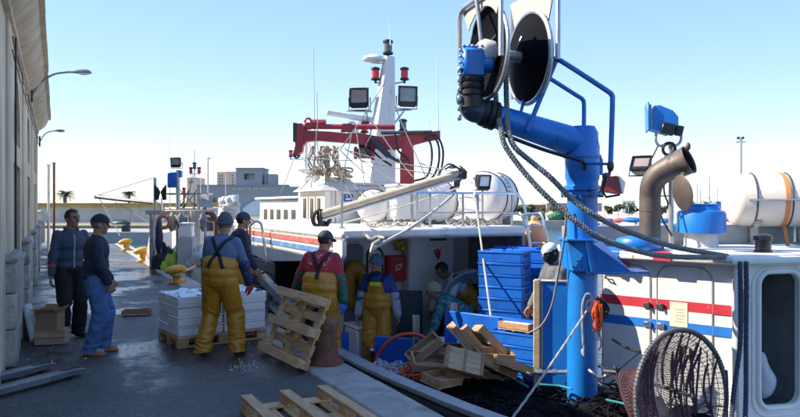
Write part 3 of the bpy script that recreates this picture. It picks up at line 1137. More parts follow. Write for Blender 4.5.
def hull_local(L, B, H, sheer=0.35):
    """pointed hull along +x, keel at -H*0.4"""
    mb = MB()
    S = []
    n = 9
    for i in range(n):
        t = i / (n - 1)
        x = -L / 2 + L * t
        wd = B / 2 * (1 - max(0, (t - 0.45) / 0.55) ** 2.2) * (0.9 + 0.1 * min(1, t * 4))
        zt = H + sheer * max(0, t - 0.3) ** 2
        S.append([(x, -wd, zt), (x - 0.05 * t, -wd * 0.82, 0), (x, -0.02, -0.3), (x, 0.02, -0.3), (x - 0.05 * t, wd * 0.82, 0), (x, wd, zt)])
    vs = [p for s_ in S for p in s_]
    fs = []
    for i in range(n - 1):
        for j in range(5):
            fs.append([i * 6 + j, i * 6 + j + 1, (i + 1) * 6 + j + 1, (i + 1) * 6 + j])
        fs.append([i * 6 + 5, i * 6, (i + 1) * 6, (i + 1) * 6 + 5])
    fs.append(list(range(6)))
    fs.append([(n - 1) * 6 + j for j in range(6)][::-1])
    mb.add(vs, fs)
    return mb


def motor_boat(x, d, L, rz, label, cov, cabin=True):
    p = at(x, 230, d)
    r = root('motor_boat', label, 'boat', (p.x, p.y, WATER), rz, 'boats moored across the harbour')
    part('hull', hull_local(L, L * 0.36, L * 0.14), hullw, r, local=True)
    part('rubbing_strake', hull_local(L * 1.005, L * 0.368, 0.04).v and MB().box((0, -L * 0.165, L * 0.115), (L * 0.7, 0.05, 0.06)).box((0, L * 0.165, L * 0.115), (L * 0.7, 0.05, 0.06)), coverb, r, local=True)
    c = MB()
    c.add([(-L * 0.2, -L * 0.13, L * 0.13), (L * 0.22, -L * 0.11, L * 0.13), (L * 0.22, L * 0.11, L * 0.13), (-L * 0.2, L * 0.13, L * 0.13),
           (-L * 0.18, -L * 0.11, L * 0.27), (L * 0.08, -L * 0.09, L * 0.27), (L * 0.08, L * 0.09, L * 0.27), (-L * 0.18, L * 0.11, L * 0.27)],
          [(0, 1, 5, 4), (1, 2, 6, 5), (2, 3, 7, 6), (3, 0, 4, 7), (4, 5, 6, 7)])
    part('cabin', c, hullw, r, local=True)
    part('windscreen', MB().add([(L * 0.21, -L * 0.09, L * 0.155), (L * 0.21, L * 0.09, L * 0.155), (L * 0.095, L * 0.08, L * 0.255), (L * 0.095, -L * 0.08, L * 0.255)], [(0, 1, 2, 3)]), darkglass, r, local=True)
    part('canopy', MB().ell((-L * 0.12, 0, L * 0.31), (L * 0.2, L * 0.14, L * 0.06), None, 14, 8), cov, r, local=True)
    part('mast', MB().tube([(-L * 0.05, 0, L * 0.3), (-L * 0.05, 0, L * 0.6)], 0.035, 6), steel, r, local=True)


for x, d, L, rz, lab, cov in ((616, 74, 4.6, 2.6, 'white motor boat with a red and white canopy beside the crane column', coverr), (626, 72, 5.0, 2.2, 'white motor boat with a bright blue cover', coverb),
                              (641, 76, 4.6, 2.7, 'white motor boat with blue cover just left of the exhaust pipe', coverb), (668, 74, 4.6, 0.3, 'white motor boat seen between exhaust pipe and grey post', coverb),
                              (681, 77, 4.4, 2.9, 'white motor boat with red canopy right of the grey post', coverr), (603, 78, 4.4, 3.0, 'small white motor boat half behind the crane column', coverb),
                              (747, 78, 5.0, 0.4, 'white motor boat with blue canopy under the liferaft', coverb), (724, 80, 4.6, 2.5, 'white motor boat between blue drum and liferaft', coverr)):
    motor_boat(x, d, L, rz, lab, cov)


def sail_boat(x, ytop, d, label, rz):
    t, p = at(x, ytop, d), at(x, 222, d)
    r = root('sailing_boat', label, 'sailing boat', (p.x, p.y, WATER), rz, 'yachts in the far marina')
    part('hull', hull_local(8, 2.5, 1.0), hullw, r, local=True)
    part('cabin', MB().box((-0.5, 0, 1.15), (3.2, 1.5, 0.5), bev=0.15), hullw, r, local=True)
    h = t.z - WATER
    part('mast', MB().tube([(0.3, 0, 0.9), (0.3, 0, h)], [0.075, 0.05], 6).tube([(0.3, -0.8, h * 0.6), (0.3, 0.8, h * 0.6)], 0.03, 5), steel, r, local=True)
    part('boom', MB().tube([(0.3, 0, 2.0), (-3.0, 0, 2.0)], 0.09, 6), coverb, r, local=True)
    part('stay', MB().tube([(0.3, 0, h), (3.9, 0, 1.3)], 0.015, 4).tube([(0.3, 0, h), (-3.9, 0, 1.0)], 0.015, 4), steel, r, local=True)


for i, (x, yt, d, lab) in enumerate(((650, 186, 83, 'yacht with its mast beside the exhaust pipe'), (683, 178, 82, 'yacht with tall mast seen beside the round exhaust flap'), (699, 184, 84, 'yacht with mast over the blue drum, left one'),
                                     (712, 176, 83, 'yacht with mast over the blue drum, tallest of the row'), (720, 188, 85, 'yacht with short mast right of the tallest one'), (731, 186, 82, 'yacht with mast just before the liferaft end'),
                                     (703, 190, 85.0, 'yacht with the shortest mast over the blue drum'))):
    sail_boat(x, yt, d, lab, 0.9 + 0.3 * i)


# ------------------------------------------------------------------ boat building helpers
def interp(tab, y, k):
    for a, b in zip(tab[:-1], tab[1:]):
        if a[0] <= y <= b[0]:
            t = (y - a[0]) / (b[0] - a[0])
            t = t * t * (3 - 2 * t) * 0.5 + t * 0.5
            return a[k] + (b[k] - a[k]) * t
    return tab[-1][k] if y > tab[-1][0] else tab[0][k]


def hull_shell(tab, zk=-1.7, zdeck=-0.6, n=60, wall=0.07, inset=0.3, drop=None):
    """open hull: outer plating, inner bulwark and deck; tab rows are (Y, Xleft, Xright, gunwale z)"""
    mb, deck = MB(), MB()
    y0, y1 = tab[0][0], tab[-1][0]
    S, D = [], []
    for i in range(n + 1):
        y = y0 + (y1 - y0) * i / n
        xl, xr, zg = (interp(tab, y, k) for k in (1, 2, 3))
        m = (xl + xr) / 2
        w = max(0.02, (xr - xl) / 2)
        wi = max(0.01, w - wall)
        wk = max(0.01, w - inset)
        zd = min(zdeck, zg - 0.05)
        zr = zg - (drop(y) if drop else 0)
        S.append([(m - wi, y, zd), (m - wi, y, zg), (m - w, y, zg), (m - w - 0.02, y, zg - 0.25), (m - w * 0.5 - wk * 0.5, y, WATER), (m - wk * 0.7, y, zk),
                  (m + wk * 0.7, y, zk), (m + w * 0.5 + wk * 0.5, y, WATER), (m + w + 0.02, y, zr - 0.1), (m + w, y, zr), (m + wi, y, zr), (m + wi, y, zd)])
        D.append([(m - wi - 0.01, y, zd), (m + wi + 0.01, y, zd)])
    k = 12
    mb.add([p for s in S for p in s], [[i * k + j, i * k + j + 1, (i + 1) * k + j + 1, (i + 1) * k + j] for i in range(n) for j in range(k - 1)] +
           [list(range(k)), [n * k + j for j in range(k)][::-1]])
    deck.add([p for s in D for p in s], [[i * 2, i * 2 + 1, i * 2 + 3, i * 2 + 2] for i in range(n)])
    return mb, deck


def rrect(x0, x1, z0, z1, r, n=5):
    P = []
    for cx, cz, a in ((x1 - r, z1 - r, 0), (x0 + r, z1 - r, 90), (x0 + r, z0 + r, 180), (x1 - r, z0 + r, 270)):
        for k in range(n + 1):
            t = R(a + 90 * k / n)
            P.append((cx + r * math.cos(t), cz + r * math.sin(t)))
    return P


def frameM(o, ex, ez=(0, 0, 1)):
    """matrix: local x -> ex, local y -> ez, local z -> outward (ex x ez)"""
    ex, ez = Vector(ex).normalized(), Vector(ez).normalized()
    nz_ = ex.cross(ez)
    M = Matrix((ex, ez, nz_)).transposed().to_4x4()
    return Matrix.Translation(Vector(o)) @ M


def plate_hole(mb, x0, x1, z0, z1, hole, t, M):
    """flat plate with a rounded hole, local xy plane, thickness t along local z"""
    n = len(hole)
    cx = sum(p[0] for p in hole) / n
    cz = sum(p[1] for p in hole) / n
    out = []
    for (hx, hz) in hole:
        dx, dz = hx - cx, hz - cz
        k = 1e9
        if dx > 1e-9: k = min(k, (x1 - cx) / dx)
        if dx < -1e-9: k = min(k, (x0 - cx) / dx)
        if dz > 1e-9: k = min(k, (z1 - cz) / dz)
        if dz < -1e-9: k = min(k, (z0 - cz) / dz)
        out.append([cx + dx * k, cz + dz * k])
    for c in ((x0, z0), (x1, z0), (x1, z1), (x0, z1)):
        i = min(range(n), key=lambda q: (out[q][0] - c[0]) ** 2 + (out[q][1] - c[1]) ** 2)
        out[i] = list(c)
    vs = []
    for zz in (0, t):
        vs += [(p[0], p[1], zz) for p in hole] + [(p[0], p[1], zz) for p in out]
    fs = []
    for i in range(n):
        j = (i + 1) % n
        fs += [[i, j, n + j, n + i], [2 * n + i, 3 * n + i, 3 * n + j, 2 * n + j], [i, 2 * n + i, 2 * n + j, j], [n + i, n + j, 3 * n + j, 3 * n + i]]
    return mb.add(vs, fs, M)


# ------------------------------------------------------------------ middle boat
TA = [(4.35, 3.5, 5.6, 0.0), (4.9, 3.26, 5.75, 0.0), (5.6, 3.17, 5.85, 0.0), (6.5, 3.09, 5.85, 0.0), (7.2, 3.05, 5.95, 0.0), (8, 3.03, 6.2, 0.01), (10, 3.03, 6.35, 0.1), (12, 3.05, 6.35, 0.42),
      (13.6, 3.1, 6.3, 0.72), (15.2, 3.45, 5.95, 0.95), (16.4, 4.2, 5.2, 1.08), (17, 4.68, 4.72, 1.15)]
DK = -0.6
A = root('fishing_boat', 'white fishing boat with red and blue stripes and covered aft deck moored at the quay', 'boat', (4.7, 11, WATER - 0.4))
h, dk = hull_shell(TA, drop=lambda y: 0.5 * max(0, min(1, (8.2 - y) / 1.2)))
part('hull', h, white, A)
part('deck', dk, bluedeck, A)
alu = mat('dull_aluminium', (0.36, 0.37, 0.38), 0.5, 0.5, var=0.2, dirt=(0.16, 0.15, 0.14), ds=4, da=0.3, bump=0.1)
gl = [(interp(TA, y, 1), y, interp(TA, y, 3)) for y in [4.4 + 0.2 * k for k in range(42)]]
part('gunwale', MB().strip([Vector(p) + Vector((0.02, 0, 0.004)) for p in gl], 0.15, 0.03), alu, A)
part('gunwale_inner_band', MB().strip([Vector(p) + Vector((0.16, 0, -0.05)) for p in gl], 0.06, 0.045), alu, A)
part('rubbing_strake', MB().tube([Vector(p) + Vector((-0.02, 0, -0.08)) for p in gl[:40]], 0.05, 8), black, A)  # black also paints in the dark of the gap between hull and quay
part('fender_stripe', MB().strip([(interp(TA, y, 1) - 0.035, y, interp(TA, y, 3) - 0.32) for y in [9.5 + 0.3 * k for k in range(24)]], 0.02, 0.1), stripe_r, A)
# roof over the aft deck
RX0, RX1, RY0, RY1, RZ = 3.3, 6.2, 8.4, 14.6, 1.35
rf = MB().box(((RX0 + RX1) / 2, (RY0 + RY1) / 2, RZ + 0.07), (RX1 - RX0, RY1 - RY0, 0.14), bev=0.03)
part('roof', rf, white, A)
part('roof_edge_strip', MB().box(((RX0 + RX1) / 2, RY0 - 0.015, RZ + 0.03), (RX1 - RX0 - 0.1, 0.03, 0.03), bev=0.008), alu, A)
sp = MB()
poly = [(RY0 + 0.01, 1.34), (RY0 + 0.01, 1.16), (RY0 + 0.06, 1.10), (RY0 + 0.2, 1.07), (12.0, 0.82), (14.5, 0.95), (14.5, 1.34)]
sp.prism(poly, 0.06, Matrix(((0, 0, 1, RX0 + 0.005), (1, 0, 0, 0), (0, 1, 0, 0), (0, 0, 0, 1))))
part('side_panel', sp, white, A)
for z0, z1, m in ((1.245, 1.325, mat('faded_red_stripe', (0.42, 0.12, 0.11), 0.6, var=0.25, dirt=(0.5, 0.4, 0.38), ds=5, da=0.25)), (1.13, 1.205, mat('faded_blue_stripe', (0.09, 0.20, 0.42), 0.6, var=0.25, dirt=(0.4, 0.45, 0.5), ds=5, da=0.25))):
    part('stripe', MB().box((RX0 - 0.001, 11.6, (z0 + z1) / 2), (0.014, 5.7, z1 - z0)), m, A)
# bulkhead and side walls under the roof
greyin = mat('painted_door_shade', (0.17, 0.19, 0.22), 0.5, var=0.15)  # darker grey puts the shade of the recessed doorway into the colour
part('bulkhead', MB().box((5.08, 10.03, 0.375), (2.40, 0.06, 1.95)), whiteclean, A)
part('side_wall', MB().box((6.22, 10.6, 0.375), (0.06, 4.2, 1.95)), mat('side_wall_painted_shade', (0.26, 0.27, 0.28), 0.6), A)  # grey tone stands in for the shade under the roof
part('passage_wall', MB().box((3.86, 11.9, 0.375), (0.06, 3.7, 1.95)).box((3.5, 13.4, 0.3), (0.72, 0.06, 1.8)).box((3.2, 12.3, 0.35), (0.05, 2.2, 1.0)), mat('passage_painted_shade', (0.10, 0.105, 0.11), 0.6), A)  # dark tone paints in the shade of the covered side passage
part('casing', MB().box((5.35, 9.86, 0.375), (0.82, 0.28, 1.945), bev=0.03), whiteclean, A)
d1 = part('door', MB().prism(rrect(3.95, 4.27, -0.5, 1.2, 0.11), 0.02, frameM((0, 9.995, 0), (1, 0, 0))), greyin, A)
part('frame', MB().tube([(x, 9.985, z) for x, z in rrect(3.93, 4.29, -0.52, 1.22, 0.12)], 0.022, 8, closed=True), whiteclean, d1)
d2 = part('door', MB().prism(rrect(4.36, 4.58, -0.5, 1.1, 0.09), 0.02, frameM((0, 9.995, 0), (1, 0, 0))), white, A)
part('frame', MB().tube([(x, 9.985, z) for x, z in rrect(4.34, 4.60, -0.52, 1.12, 0.1)], 0.016, 8, closed=True), darksteel, d2)
part('handle', MB().tube([(4.22, 9.97, 0.3), (4.22, 9.93, 0.3), (4.14, 9.93, 0.3)], 0.012, 6), chrome, d1)
fc = root('fire_hose_cabinet', 'red fire hose cabinet with white emblem on the white bulkhead', 'cabinet', (4.8, 9.93, 0.6))
part('case', MB().box((4.8, 9.92, 0.81), (0.33, 0.16, 0.4), bev=0.012), redbox, fc)
part('door', MB().box((4.8, 9.832, 0.81), (0.30, 0.016, 0.37), bev=0.006), redbox, fc)
em = MB()
em.ring((4.80, 9.822, 0.83), (0, 1, 0), 0.035, 0.011, 14, 6)
em.tube([(4.81, 9.822, 0.86), (4.86, 9.822, 0.88), (4.855, 9.822, 0.84)], 0.011, 6)
em.tube([(4.77, 9.822, 0.80), (4.75, 9.822, 0.77)], 0.011, 6)
part('emblem', em, mat('white_sticker', (0.75, 0.75, 0.75), 0.5), fc)
lg = MB()
for (dx, dz, r_) in ((0, 0, 0.03), (-0.04, 0.025, 0.026), (0.03, 0.035, 0.028), (0.0, 0.065, 0.026), (0.02, -0.04, 0.026), (-0.02, -0.03, 0.022), (0.045, 0.0, 0.02), (0.01, -0.075, 0.02), (0.06, 0.07, 0.012), (-0.05, 0.06, 0.016)):
    lg.lathe([(0, 0), (r_, 0), (r_, 0.004), (0, 0.004)], (5.44 + dx, 9.719, 1.02 + dz), (0, -1, 0), 12)
part('emblem', lg, redbox, A, 'red painted grape-like emblem')
part('vent_slot', MB().box((5.45, 9.715, 1.25), (0.3, 0.012, 0.035)), darksteel, A)
wl_ = MB().box((4.86, 9.9, 1.16), (0.13, 0.1, 0.16), bev=0.02)
solo('deck_lamp', wl_.ell((4.79, 9.86, 1.2), (0.03, 0.03, 0.03)).ell((4.88, 9.83, 1.13), (0.045, 0.04, 0.05)), [mat('yellow_black_gear', (0.5, 0.36, 0.03), 0.5, var=0.9, vs=6)], 'small yellow and black deck lamp above the fire cabinet', 'lamp')
# locker and hanging oilskins
lk = root('deck_locker', 'low white deck locker below the hanging oilskins', 'locker', (4.1, 9.6, DK))
part('body', MB().box((4.1, 9.55, DK + 0.3), (0.44, 0.5, 0.6), bev=0.03), whiteclean, lk)
part('lid', MB().box((4.1, 9.54, DK + 0.62), (0.47, 0.54, 0.05), bev=0.02), whiteclean, lk)
# roof rails
rl = root('roof_railing', 'galvanised tube railing along the aft edge of the boat roof', 'railing', (5.2, 8.6, RZ + 0.14))
px_posts = [(342, 8.62), (417, 8.62), (430, 8.62), (463, 8.62), (478, 8.62), (512, 8.62)]
Xs = [onY(px, 205, Y).x for px, Y in px_posts]
zt = RZ + 0.62
for X in Xs:
    part('post', MB().tube([(X, 8.62, RZ + 0.13), (X, 8.62, zt)], 0.017, 7).lathe([(0.045, 0), (0.045, 0.015), (0.02, 0.02)], (X, 8.62, RZ + 0.14), n=8), steel, rl)
part('top_rail', MB().tube(spline([(Xs[1] - 0.02, 8.62, zt), (5.0, 8.62, zt), (Xs[-1], 8.62, zt), (Xs[-1] + 0.1, 8.6, zt - 0.03), (Xs[-1] + 0.17, 8.55, zt - 0.2), (Xs[-1] + 0.22, 8.45, zt - 0.8)], 8), 0.02, 8), chrome, rl)
part('mid_rail', MB().tube([(Xs[1], 8.62, RZ + 0.34), (Xs[-1], 8.62, RZ + 0.34)], 0.013, 7), steel, rl)
lr = root('ladder_rail', 'pair of curved pale ladder tubes at the starboard roof edge', 'ladder', (6.42, 8.2, DK))
for (x0, x1, x2) in ((521, 528, 533), (541, 546, 552)):
    part('side_rail', MB().tube(spline([at(x0 - 16, 214.5, 10.2), at(x0 - 3, 213.5, 10.15), at(x0 + 1, 216, 10.1), at(x1, 235, 10.0), at(x2, 270, 9.9), at(x2 + 2, 300, 9.9)], 6), 0.018, 8), chrome, lr)
for yy in (226, 243, 262):
    part('rung', MB().tube([at(521 + (yy - 214) * 0.25, yy, 10.05), at(542.5 + (yy - 214) * 0.2, yy, 10.05)], 0.013, 6), chrome, lr)
by = MB().ell(at(534, 237, 10.6), (0.21, 0.21, 0.25), None, 20, 12)
by.lathe([(0.05, 0.2), (0.05, 0.3), (0.03, 0.32)], at(534, 237, 10.6), n=10)
solo('buoy', by, buoyo, 'faded orange round buoy hanging behind the ladder tubes', 'buoy')
# small wheelhouse with hipped cap
wx0, wx1, wy0, wy1 = 4.0, 4.62, 11.0, 12.3
zb, zw = RZ + 0.14, 2.04
whh = part('wheelhouse', MB().box(((wx0 + wx1) / 2, (wy0 + wy1) / 2, (zb + zw) / 2 - 0.01), (wx1 - wx0, wy1 - wy0, zw - zb + 0.02), bev=0.015), white, A)
cap = MB()
o_ = 0.1
ti = 0.17
cap.add([(wx0 - o_, wy0 - o_, zw), (wx1 + o_, wy0 - o_, zw), (wx1 + o_, wy1 + o_, zw), (wx0 - o_, wy1 + o_, zw),
         (wx0 + ti, wy0 + ti, zw + 0.23), (wx1 - ti, wy0 + ti, zw + 0.23), (wx1 - ti, wy1 - ti, zw + 0.23), (wx0 + ti, wy1 - ti, zw + 0.23)],
        [(0, 1, 5, 4), (1, 2, 6, 5), (2, 3, 7, 6), (3, 0, 4, 7), (4, 5, 6, 7), (3, 2, 1, 0)])
part('hipped_cap', cap, white, A)
for yy in (11.25, 11.62, 12.0):
    part('window', MB().box((wx0 - 0.004, yy, 1.74), (0.02, 0.15, 0.36), bev=0.006), darkglass, whh)
for yy in (11.43, 11.8):
    part('mullion', MB().box((wx0 - 0.008, yy, 1.74), (0.026, 0.05, 0.42), bev=0.006), woodpale, whh)
part('notice', MB().box((4.43, wy0 - 0.008, 1.92), (0.17, 0.016, 0.12), bev=0.004), mat('blue_sign', (0.02, 0.1, 0.5), 0.4), whh, 'small blue notice plate')
part('notice_print', MB().box((4.43, wy0 - 0.0175, 1.90), (0.10, 0.003, 0.03)).box((4.40, wy0 - 0.0175, 1.95), (0.03, 0.003, 0.02)), mat('white_sticker', (0.75, 0.75, 0.75), 0.5), whh)
part('downpipe', MB().tube([(4.22, wy0 - 0.03, zb), (4.22, wy0 - 0.03, zw)], 0.02, 7).tube([(4.15, wy0 - 0.03, zb), (4.15, wy0 - 0.03, zw)], 0.015, 7), white, whh)
# main deckhouse block behind with dark windows
mb = MB().box((5.35, 12.9, 1.83), (1.9, 1.5, 0.70), bev=0.03)
dh = part('deckhouse', mb, white, A)
part('deckhouse_roof', MB().box((5.3, 12.9, 2.2), (2.1, 1.7, 0.06), bev=0.02), white, A)
for X in (4.75, 5.15, 5.55, 5.95):
    part('window', MB().prism(rrect(X - 0.14, X + 0.14, 1.76, 2.06, 0.04), 0.012, frameM((0, 12.148, 0), (1, 0, 0))), darkglass, dh)
part('side_locker', MB().box((4.78, 11.6, 1.80), (0.26, 0.6, 0.64), bev=0.02), white, A)
# mast
mz0, mz1 = 2.2, onY(389, 57, 12.3).z
mby = 12.3
mbx = onY(378, 182, mby).x
mt = onY(389, 57, mby)
mm = MB()
bq = [(-0.27, -0.22), (0.27, -0.22), (0.27, 0.22), (-0.27, 0.22)]
mm.add([(mbx + a, mby + b, mz0) for a, b in bq] + [(mt.x + a * 0.31, mby + b * 0.4, mz1) for a, b in bq], [(0, 1, 5, 4), (1, 2, 6, 5), (2, 3, 7, 6), (3, 0, 4, 7), (4, 5, 6, 7), (3, 2, 1, 0)])
mast_p = part('mast', mm, white, A)
part('seam', MB().box(((mbx + mt.x) / 2 + 0.01, mby, 3.35), (0.335, 0.29, 0.012)), mat('grey_seam', (0.3, 0.3, 0.3), 0.6), mast_p)


def nav_lamp(c, m, parent, s=1.0):
    c = Vector(c)
    lo = part('navigation_lamp', MB().lathe([(0.07 * s, -0.1 * s), (0.085 * s, -0.1 * s), (0.085 * s, -0.07 * s), (0.06 * s, -0.06 * s), (0.0, -0.06 * s)], c, n=14)
              .lathe([(0.06 * s, 0.08 * s), (0.085 * s, 0.085 * s), (0.08 * s, 0.12 * s), (0.03 * s, 0.14 * s), (0, 0.14 * s)], c, n=14).tube([c - Vector((0, 0, 0.16 * s)), c - Vector((0, 0, 0.09 * s))], 0.025 * s, 7), blackgloss, parent)
    part('lens', MB().lathe([(0.062 * s, -0.062 * s), (0.068 * s, 0.0), (0.062 * s, 0.082 * s)], c, n=14), m, lo)
    return lo


MD = 13.6
amb = mat('smoky_lamp_glass', (0.12, 0.13, 0.12), 0.15, bump=0)
nav_lamp(at(388, 48, MD), amb, A, 1.2)
part('lamp_stem', MB().tube([at(388.5, 58, MD), at(388, 51, MD)], 0.025, 6), steel, A)
for x in (375.5, 404.5):
    nav_lamp(at(x, 74.5, MD), redglass, A, 1.05)
nav_lamp(at(364.5, 128, MD), redglass, A, 0.95)
nav_lamp(at(403, 126, MD), amb, A, 1.0)
part('lamp_arm', MB().tube([at(375.5, 80, MD), at(376, 82, MD), at(382, 85, MD), at(386, 83, MD)], 0.014, 6).tube([at(404.5, 80, MD), at(403, 82, MD), at(390, 84, MD)], 0.014, 6)
     .tube([at(376, 63, MD), at(388, 63.5, MD)], 0.012, 6), steel, A)
part('gps_dome', MB().lathe([(0, -0.02), (0.05, -0.02), (0.05, 0.02), (0.2, 0.03), (0.215, 0.06), (0.19, 0.1), (0.1, 0.13), (0, 0.135)], at(373.5, 62, MD), n=20), whiteclean, A)
rad = at(352, 126, MD)
rp = part('radar', MB().lathe([(0.13, -0.16), (0.13, 0.0), (0.09, 0.04), (0.05, 0.09), (0, 0.09)], rad, n=16).box(rad - Vector((0, 0, 0.22)), (0.34, 0.3, 0.12), bev=0.03), whiteclean, A)
a_, b_ = at(326, 112.5, MD - 0.1), at(374, 120.5, MD + 0.1)
part('scanner', MB().tube([a_, a_ + (b_ - a_) * 0.02, b_ - (b_ - a_) * 0.02, b_], [0.04, 0.058, 0.058, 0.04], 8), whiteclean, rp)
part('radar_platform', MB().box((rad.x + 0.35, mby, rad.z - 0.3), (1.15, 0.3, 0.03)).tube([(rad.x, mby, rad.z - 0.3), (mbx, mby, 2.4)], 0.02, 6), steel, A)


def flood(c, ang, tilt, w_, h_, parent, m=blackgloss, lens=None, name='floodlight'):
    c = Vector(c)
    Rm = Matrix.Rotation(ang, 3, 'Z') @ Matrix.Rotation(tilt, 3, 'X')     # faces local -Y
    b = MB()
    b.add([Rm @ Vector(p) + c for p in ((-w_ / 2, -0.05, -h_ / 2), (w_ / 2, -0.05, -h_ / 2), (w_ / 2, -0.05, h_ / 2), (-w_ / 2, -0.05, h_ / 2),
                                        (-w_ / 3, 0.12, -h_ / 3), (w_ / 3, 0.12, -h_ / 3), (w_ / 3, 0.12, h_ / 3), (-w_ / 3, 0.12, h_ / 3))],
          [(1, 5, 4, 0), (2, 6, 5, 1), (3, 7, 6, 2), (0, 4, 7, 3), (4, 5, 6, 7), (0, 1, 2, 3)])
    t = w_ * 0.09
    for q in (-1, 1):
        b.box(c + Rm @ Vector((q * (w_ / 2 - t / 2), -0.06, 0)), (t, 0.05, h_), Rm, 0.006)
        b.box(c + Rm @ Vector((0, -0.06, q * (h_ / 2 - t / 2))), (w_ - 2 * t - 0.002, 0.05, t * (1 if q > 0 else 2.4)), Rm, 0.006)
    o = part(name, b, m, parent)
    part('lens', MB().box(c + Rm @ Vector((0, -0.056, h_ * 0.07)), (w_ - 2 * t, 0.008, h_ - 3.4 * t), Rm), lens or glass, o)
    k = MB().tube([c + Rm @ Vector((-w_ / 2 - 0.02, 0.0, 0)), c + Rm @ Vector((-w_ / 2 - 0.02, 0.02, -h_ * 0.65)), c + Rm @ Vector((w_ / 2 + 0.02, 0.02, -h_ * 0.65)), c + Rm @ Vector((w_ / 2 + 0.02, 0.0, 0))], 0.012, 6)
    part('yoke', k, darksteel, o)
    return o


dullglass = mat('dusty_lamp_glass', (0.30, 0.25, 0.23), 0.25, var=0.2, vs=4, bump=0.03)
flood(at(359.5, 97.5, MD), -YAW + R(-6), R(5), 0.38, 0.37, A, lens=dullglass)
flood(at(407, 96, MD), -YAW + R(14), R(5), 0.38, 0.38, A, lens=mat('sky_lamp_glass', (0.24, 0.29, 0.32), 0.2, var=0.2, bump=0))
part('floodlight_bracket', MB().tube([at(347, 111, MD), at(372, 111.5, MD)], 0.018, 6).tube([at(390, 111, MD), at(412, 109.5, MD)], 0.018, 6)
     .tube([at(366, 111, MD), at(371, 130, MD)], 0.016, 6).tube([at(404, 111, MD), at(391, 128, MD)], 0.018, 6), steel, A)
for x, y0, y1, r_ in ((313.5, 45, 188, 0.012), (317, 92, 190, 0.009), (437.5, 53, 192, 0.011), (430, 120, 195, 0.008), (389, 15, 45, 0.008), (306, 115, 190, 0.007)):
    p0, p1 = at(x + 1.5, y1, 12.4), at(x, y0, 12.4)
    part('antenna', MB().tube([p0, p0.lerp(p1, 0.15), p0.lerp(p1, 0.16), p1], [r_ * 1.5, r_ * 1.4, r_, r_ * 0.6], 6), whiteclean, A)
part('antenna_plinth', MB().box((at(315, 190, 12.4).x, at(315, 190, 12.4).y, 1.9), (0.16, 0.16, 0.9), bev=0.02), white, A)
part('antenna_plinth', MB().box((at(435, 190, 12.4).x, at(435, 190, 12.4).y, 1.85), (0.3, 0.12, 0.75), bev=0.02), white, A)
lkp = at(408, 205, 11.35)
part('roof_locker', MB().box((lkp.x, lkp.y, RZ + 0.14 + 0.3), (0.62, 0.4, 0.6), bev=0.03), white, A)
part('roof_locker_lid', MB().box((lkp.x, lkp.y, RZ + 0.14 + 0.62), (0.66, 0.44, 0.05), bev=0.02), white, A)
# roof floodlight, liferaft drums
fl = root('roof_floodlight', 'small black floodlight on a post at the boat railing', 'floodlight', (at(482, 195, 10.4).x, at(482, 195, 10.4).y, RZ + 0.14))
pf = at(482.5, 181, 10.4)
flood(pf, -YAW + R(22), R(16), 0.2, 0.22, fl, lens=glass)
part('post', MB().tube([(pf.x, pf.y, RZ + 0.13), (pf.x, pf.y, pf.z - 0.14)], 0.016, 7), steel, fl)
rope_dark = mat('dark_lashing', (0.06, 0.06, 0.065), 0.85)


def drum(c, r_, L, axis, label, m=whiteclean, bands=3):
    c = Vector(c)
    ax = Vector(axis).normalized()
    o = root('liferaft_canister', label, 'liferaft', c - Vector((0, 0, r_ + 0.05)), group='liferaft canisters on the boat roof')
    pr = [(0, -0.07 * r_ / 0.3), (r_ * 0.5, -0.06 * r_ / 0.3), (r_ * 0.85, -0.03 * r_ / 0.3), (r_ * 0.97, 0.02), (r_, 0.07), (r_, L / 2 - 0.03), (r_ * 1.04, L / 2 - 0.02), (r_ * 1.04, L / 2 + 0.02), (r_, L / 2 + 0.03),
          (r_, L - 0.07), (r_ * 0.97, L - 0.02), (r_ * 0.85, L + 0.03), (r_ * 0.5, L + 0.06), (0, L + 0.07)]
    part('shell', MB().lathe(pr, c - ax * L / 2, ax, 32), m, o)
    for k in range(bands):
        t = -L / 2 + L * (k + 0.5) / bands
        part('lashing', MB().ring(c + ax * t, ax, r_ + 0.008, 0.011, 32, 6), rope_dark, o)
    hx = Vector((-ax.y, ax.x, 0))
    cr_ = MB()
    for s in (-0.3, 0.3):
        cr_.box(c + ax * L * s - Vector((0, 0, r_ * 0.86)), (0.06, r_ * 1.5, r_ * 0.46), math.atan2(ax.y, ax.x), 0.01)
    part('cradle', cr_, steel, o)
    return o


for (x, y, d, r_, L, ang, lab) in ((374, 217.5, 11.6, 0.27, 0.6, 62, 'round white liferaft drum beside the small wheelhouse'), (489, 206, 11.3, 0.40, 0.75, 35, 'large white liferaft drum with faded marks at the railing end'),
                                   (437, 214, 11.6, 0.34, 0.7, 60, 'white liferaft drum behind the railing, between the other two')):
    c = at(x, y, d)
    c.z = RZ + 0.14 + r_ * 1.08
    o = drum(c, r_, L, (math.cos(R(ang)), math.sin(R(ang)), 0), lab)
    if x == 489:
        ax = Vector((math.cos(R(ang)), math.sin(R(ang)), 0))
        sd = Vector((ax.y, -ax.x, 0))
        mk = MB()
        for q in range(5):
            th = R(12 + q * 11)
            pp = c + sd * math.cos(th) * (r_ + 0.003) + Vector((0, 0, math.sin(th) * (r_ + 0.003))) - ax * (0.12 - 0.02 * q)
            mk.box(pp, (0.09, 0.012, 0.05), Matrix.Rotation(R(ang), 3, 'Z') @ Matrix.Rotation(-(R(90) - th) + R(90), 3, 'X'))
        part('faded_mark', mk, mat('faded_blue_print', (0.30, 0.36, 0.46), 0.6), o)
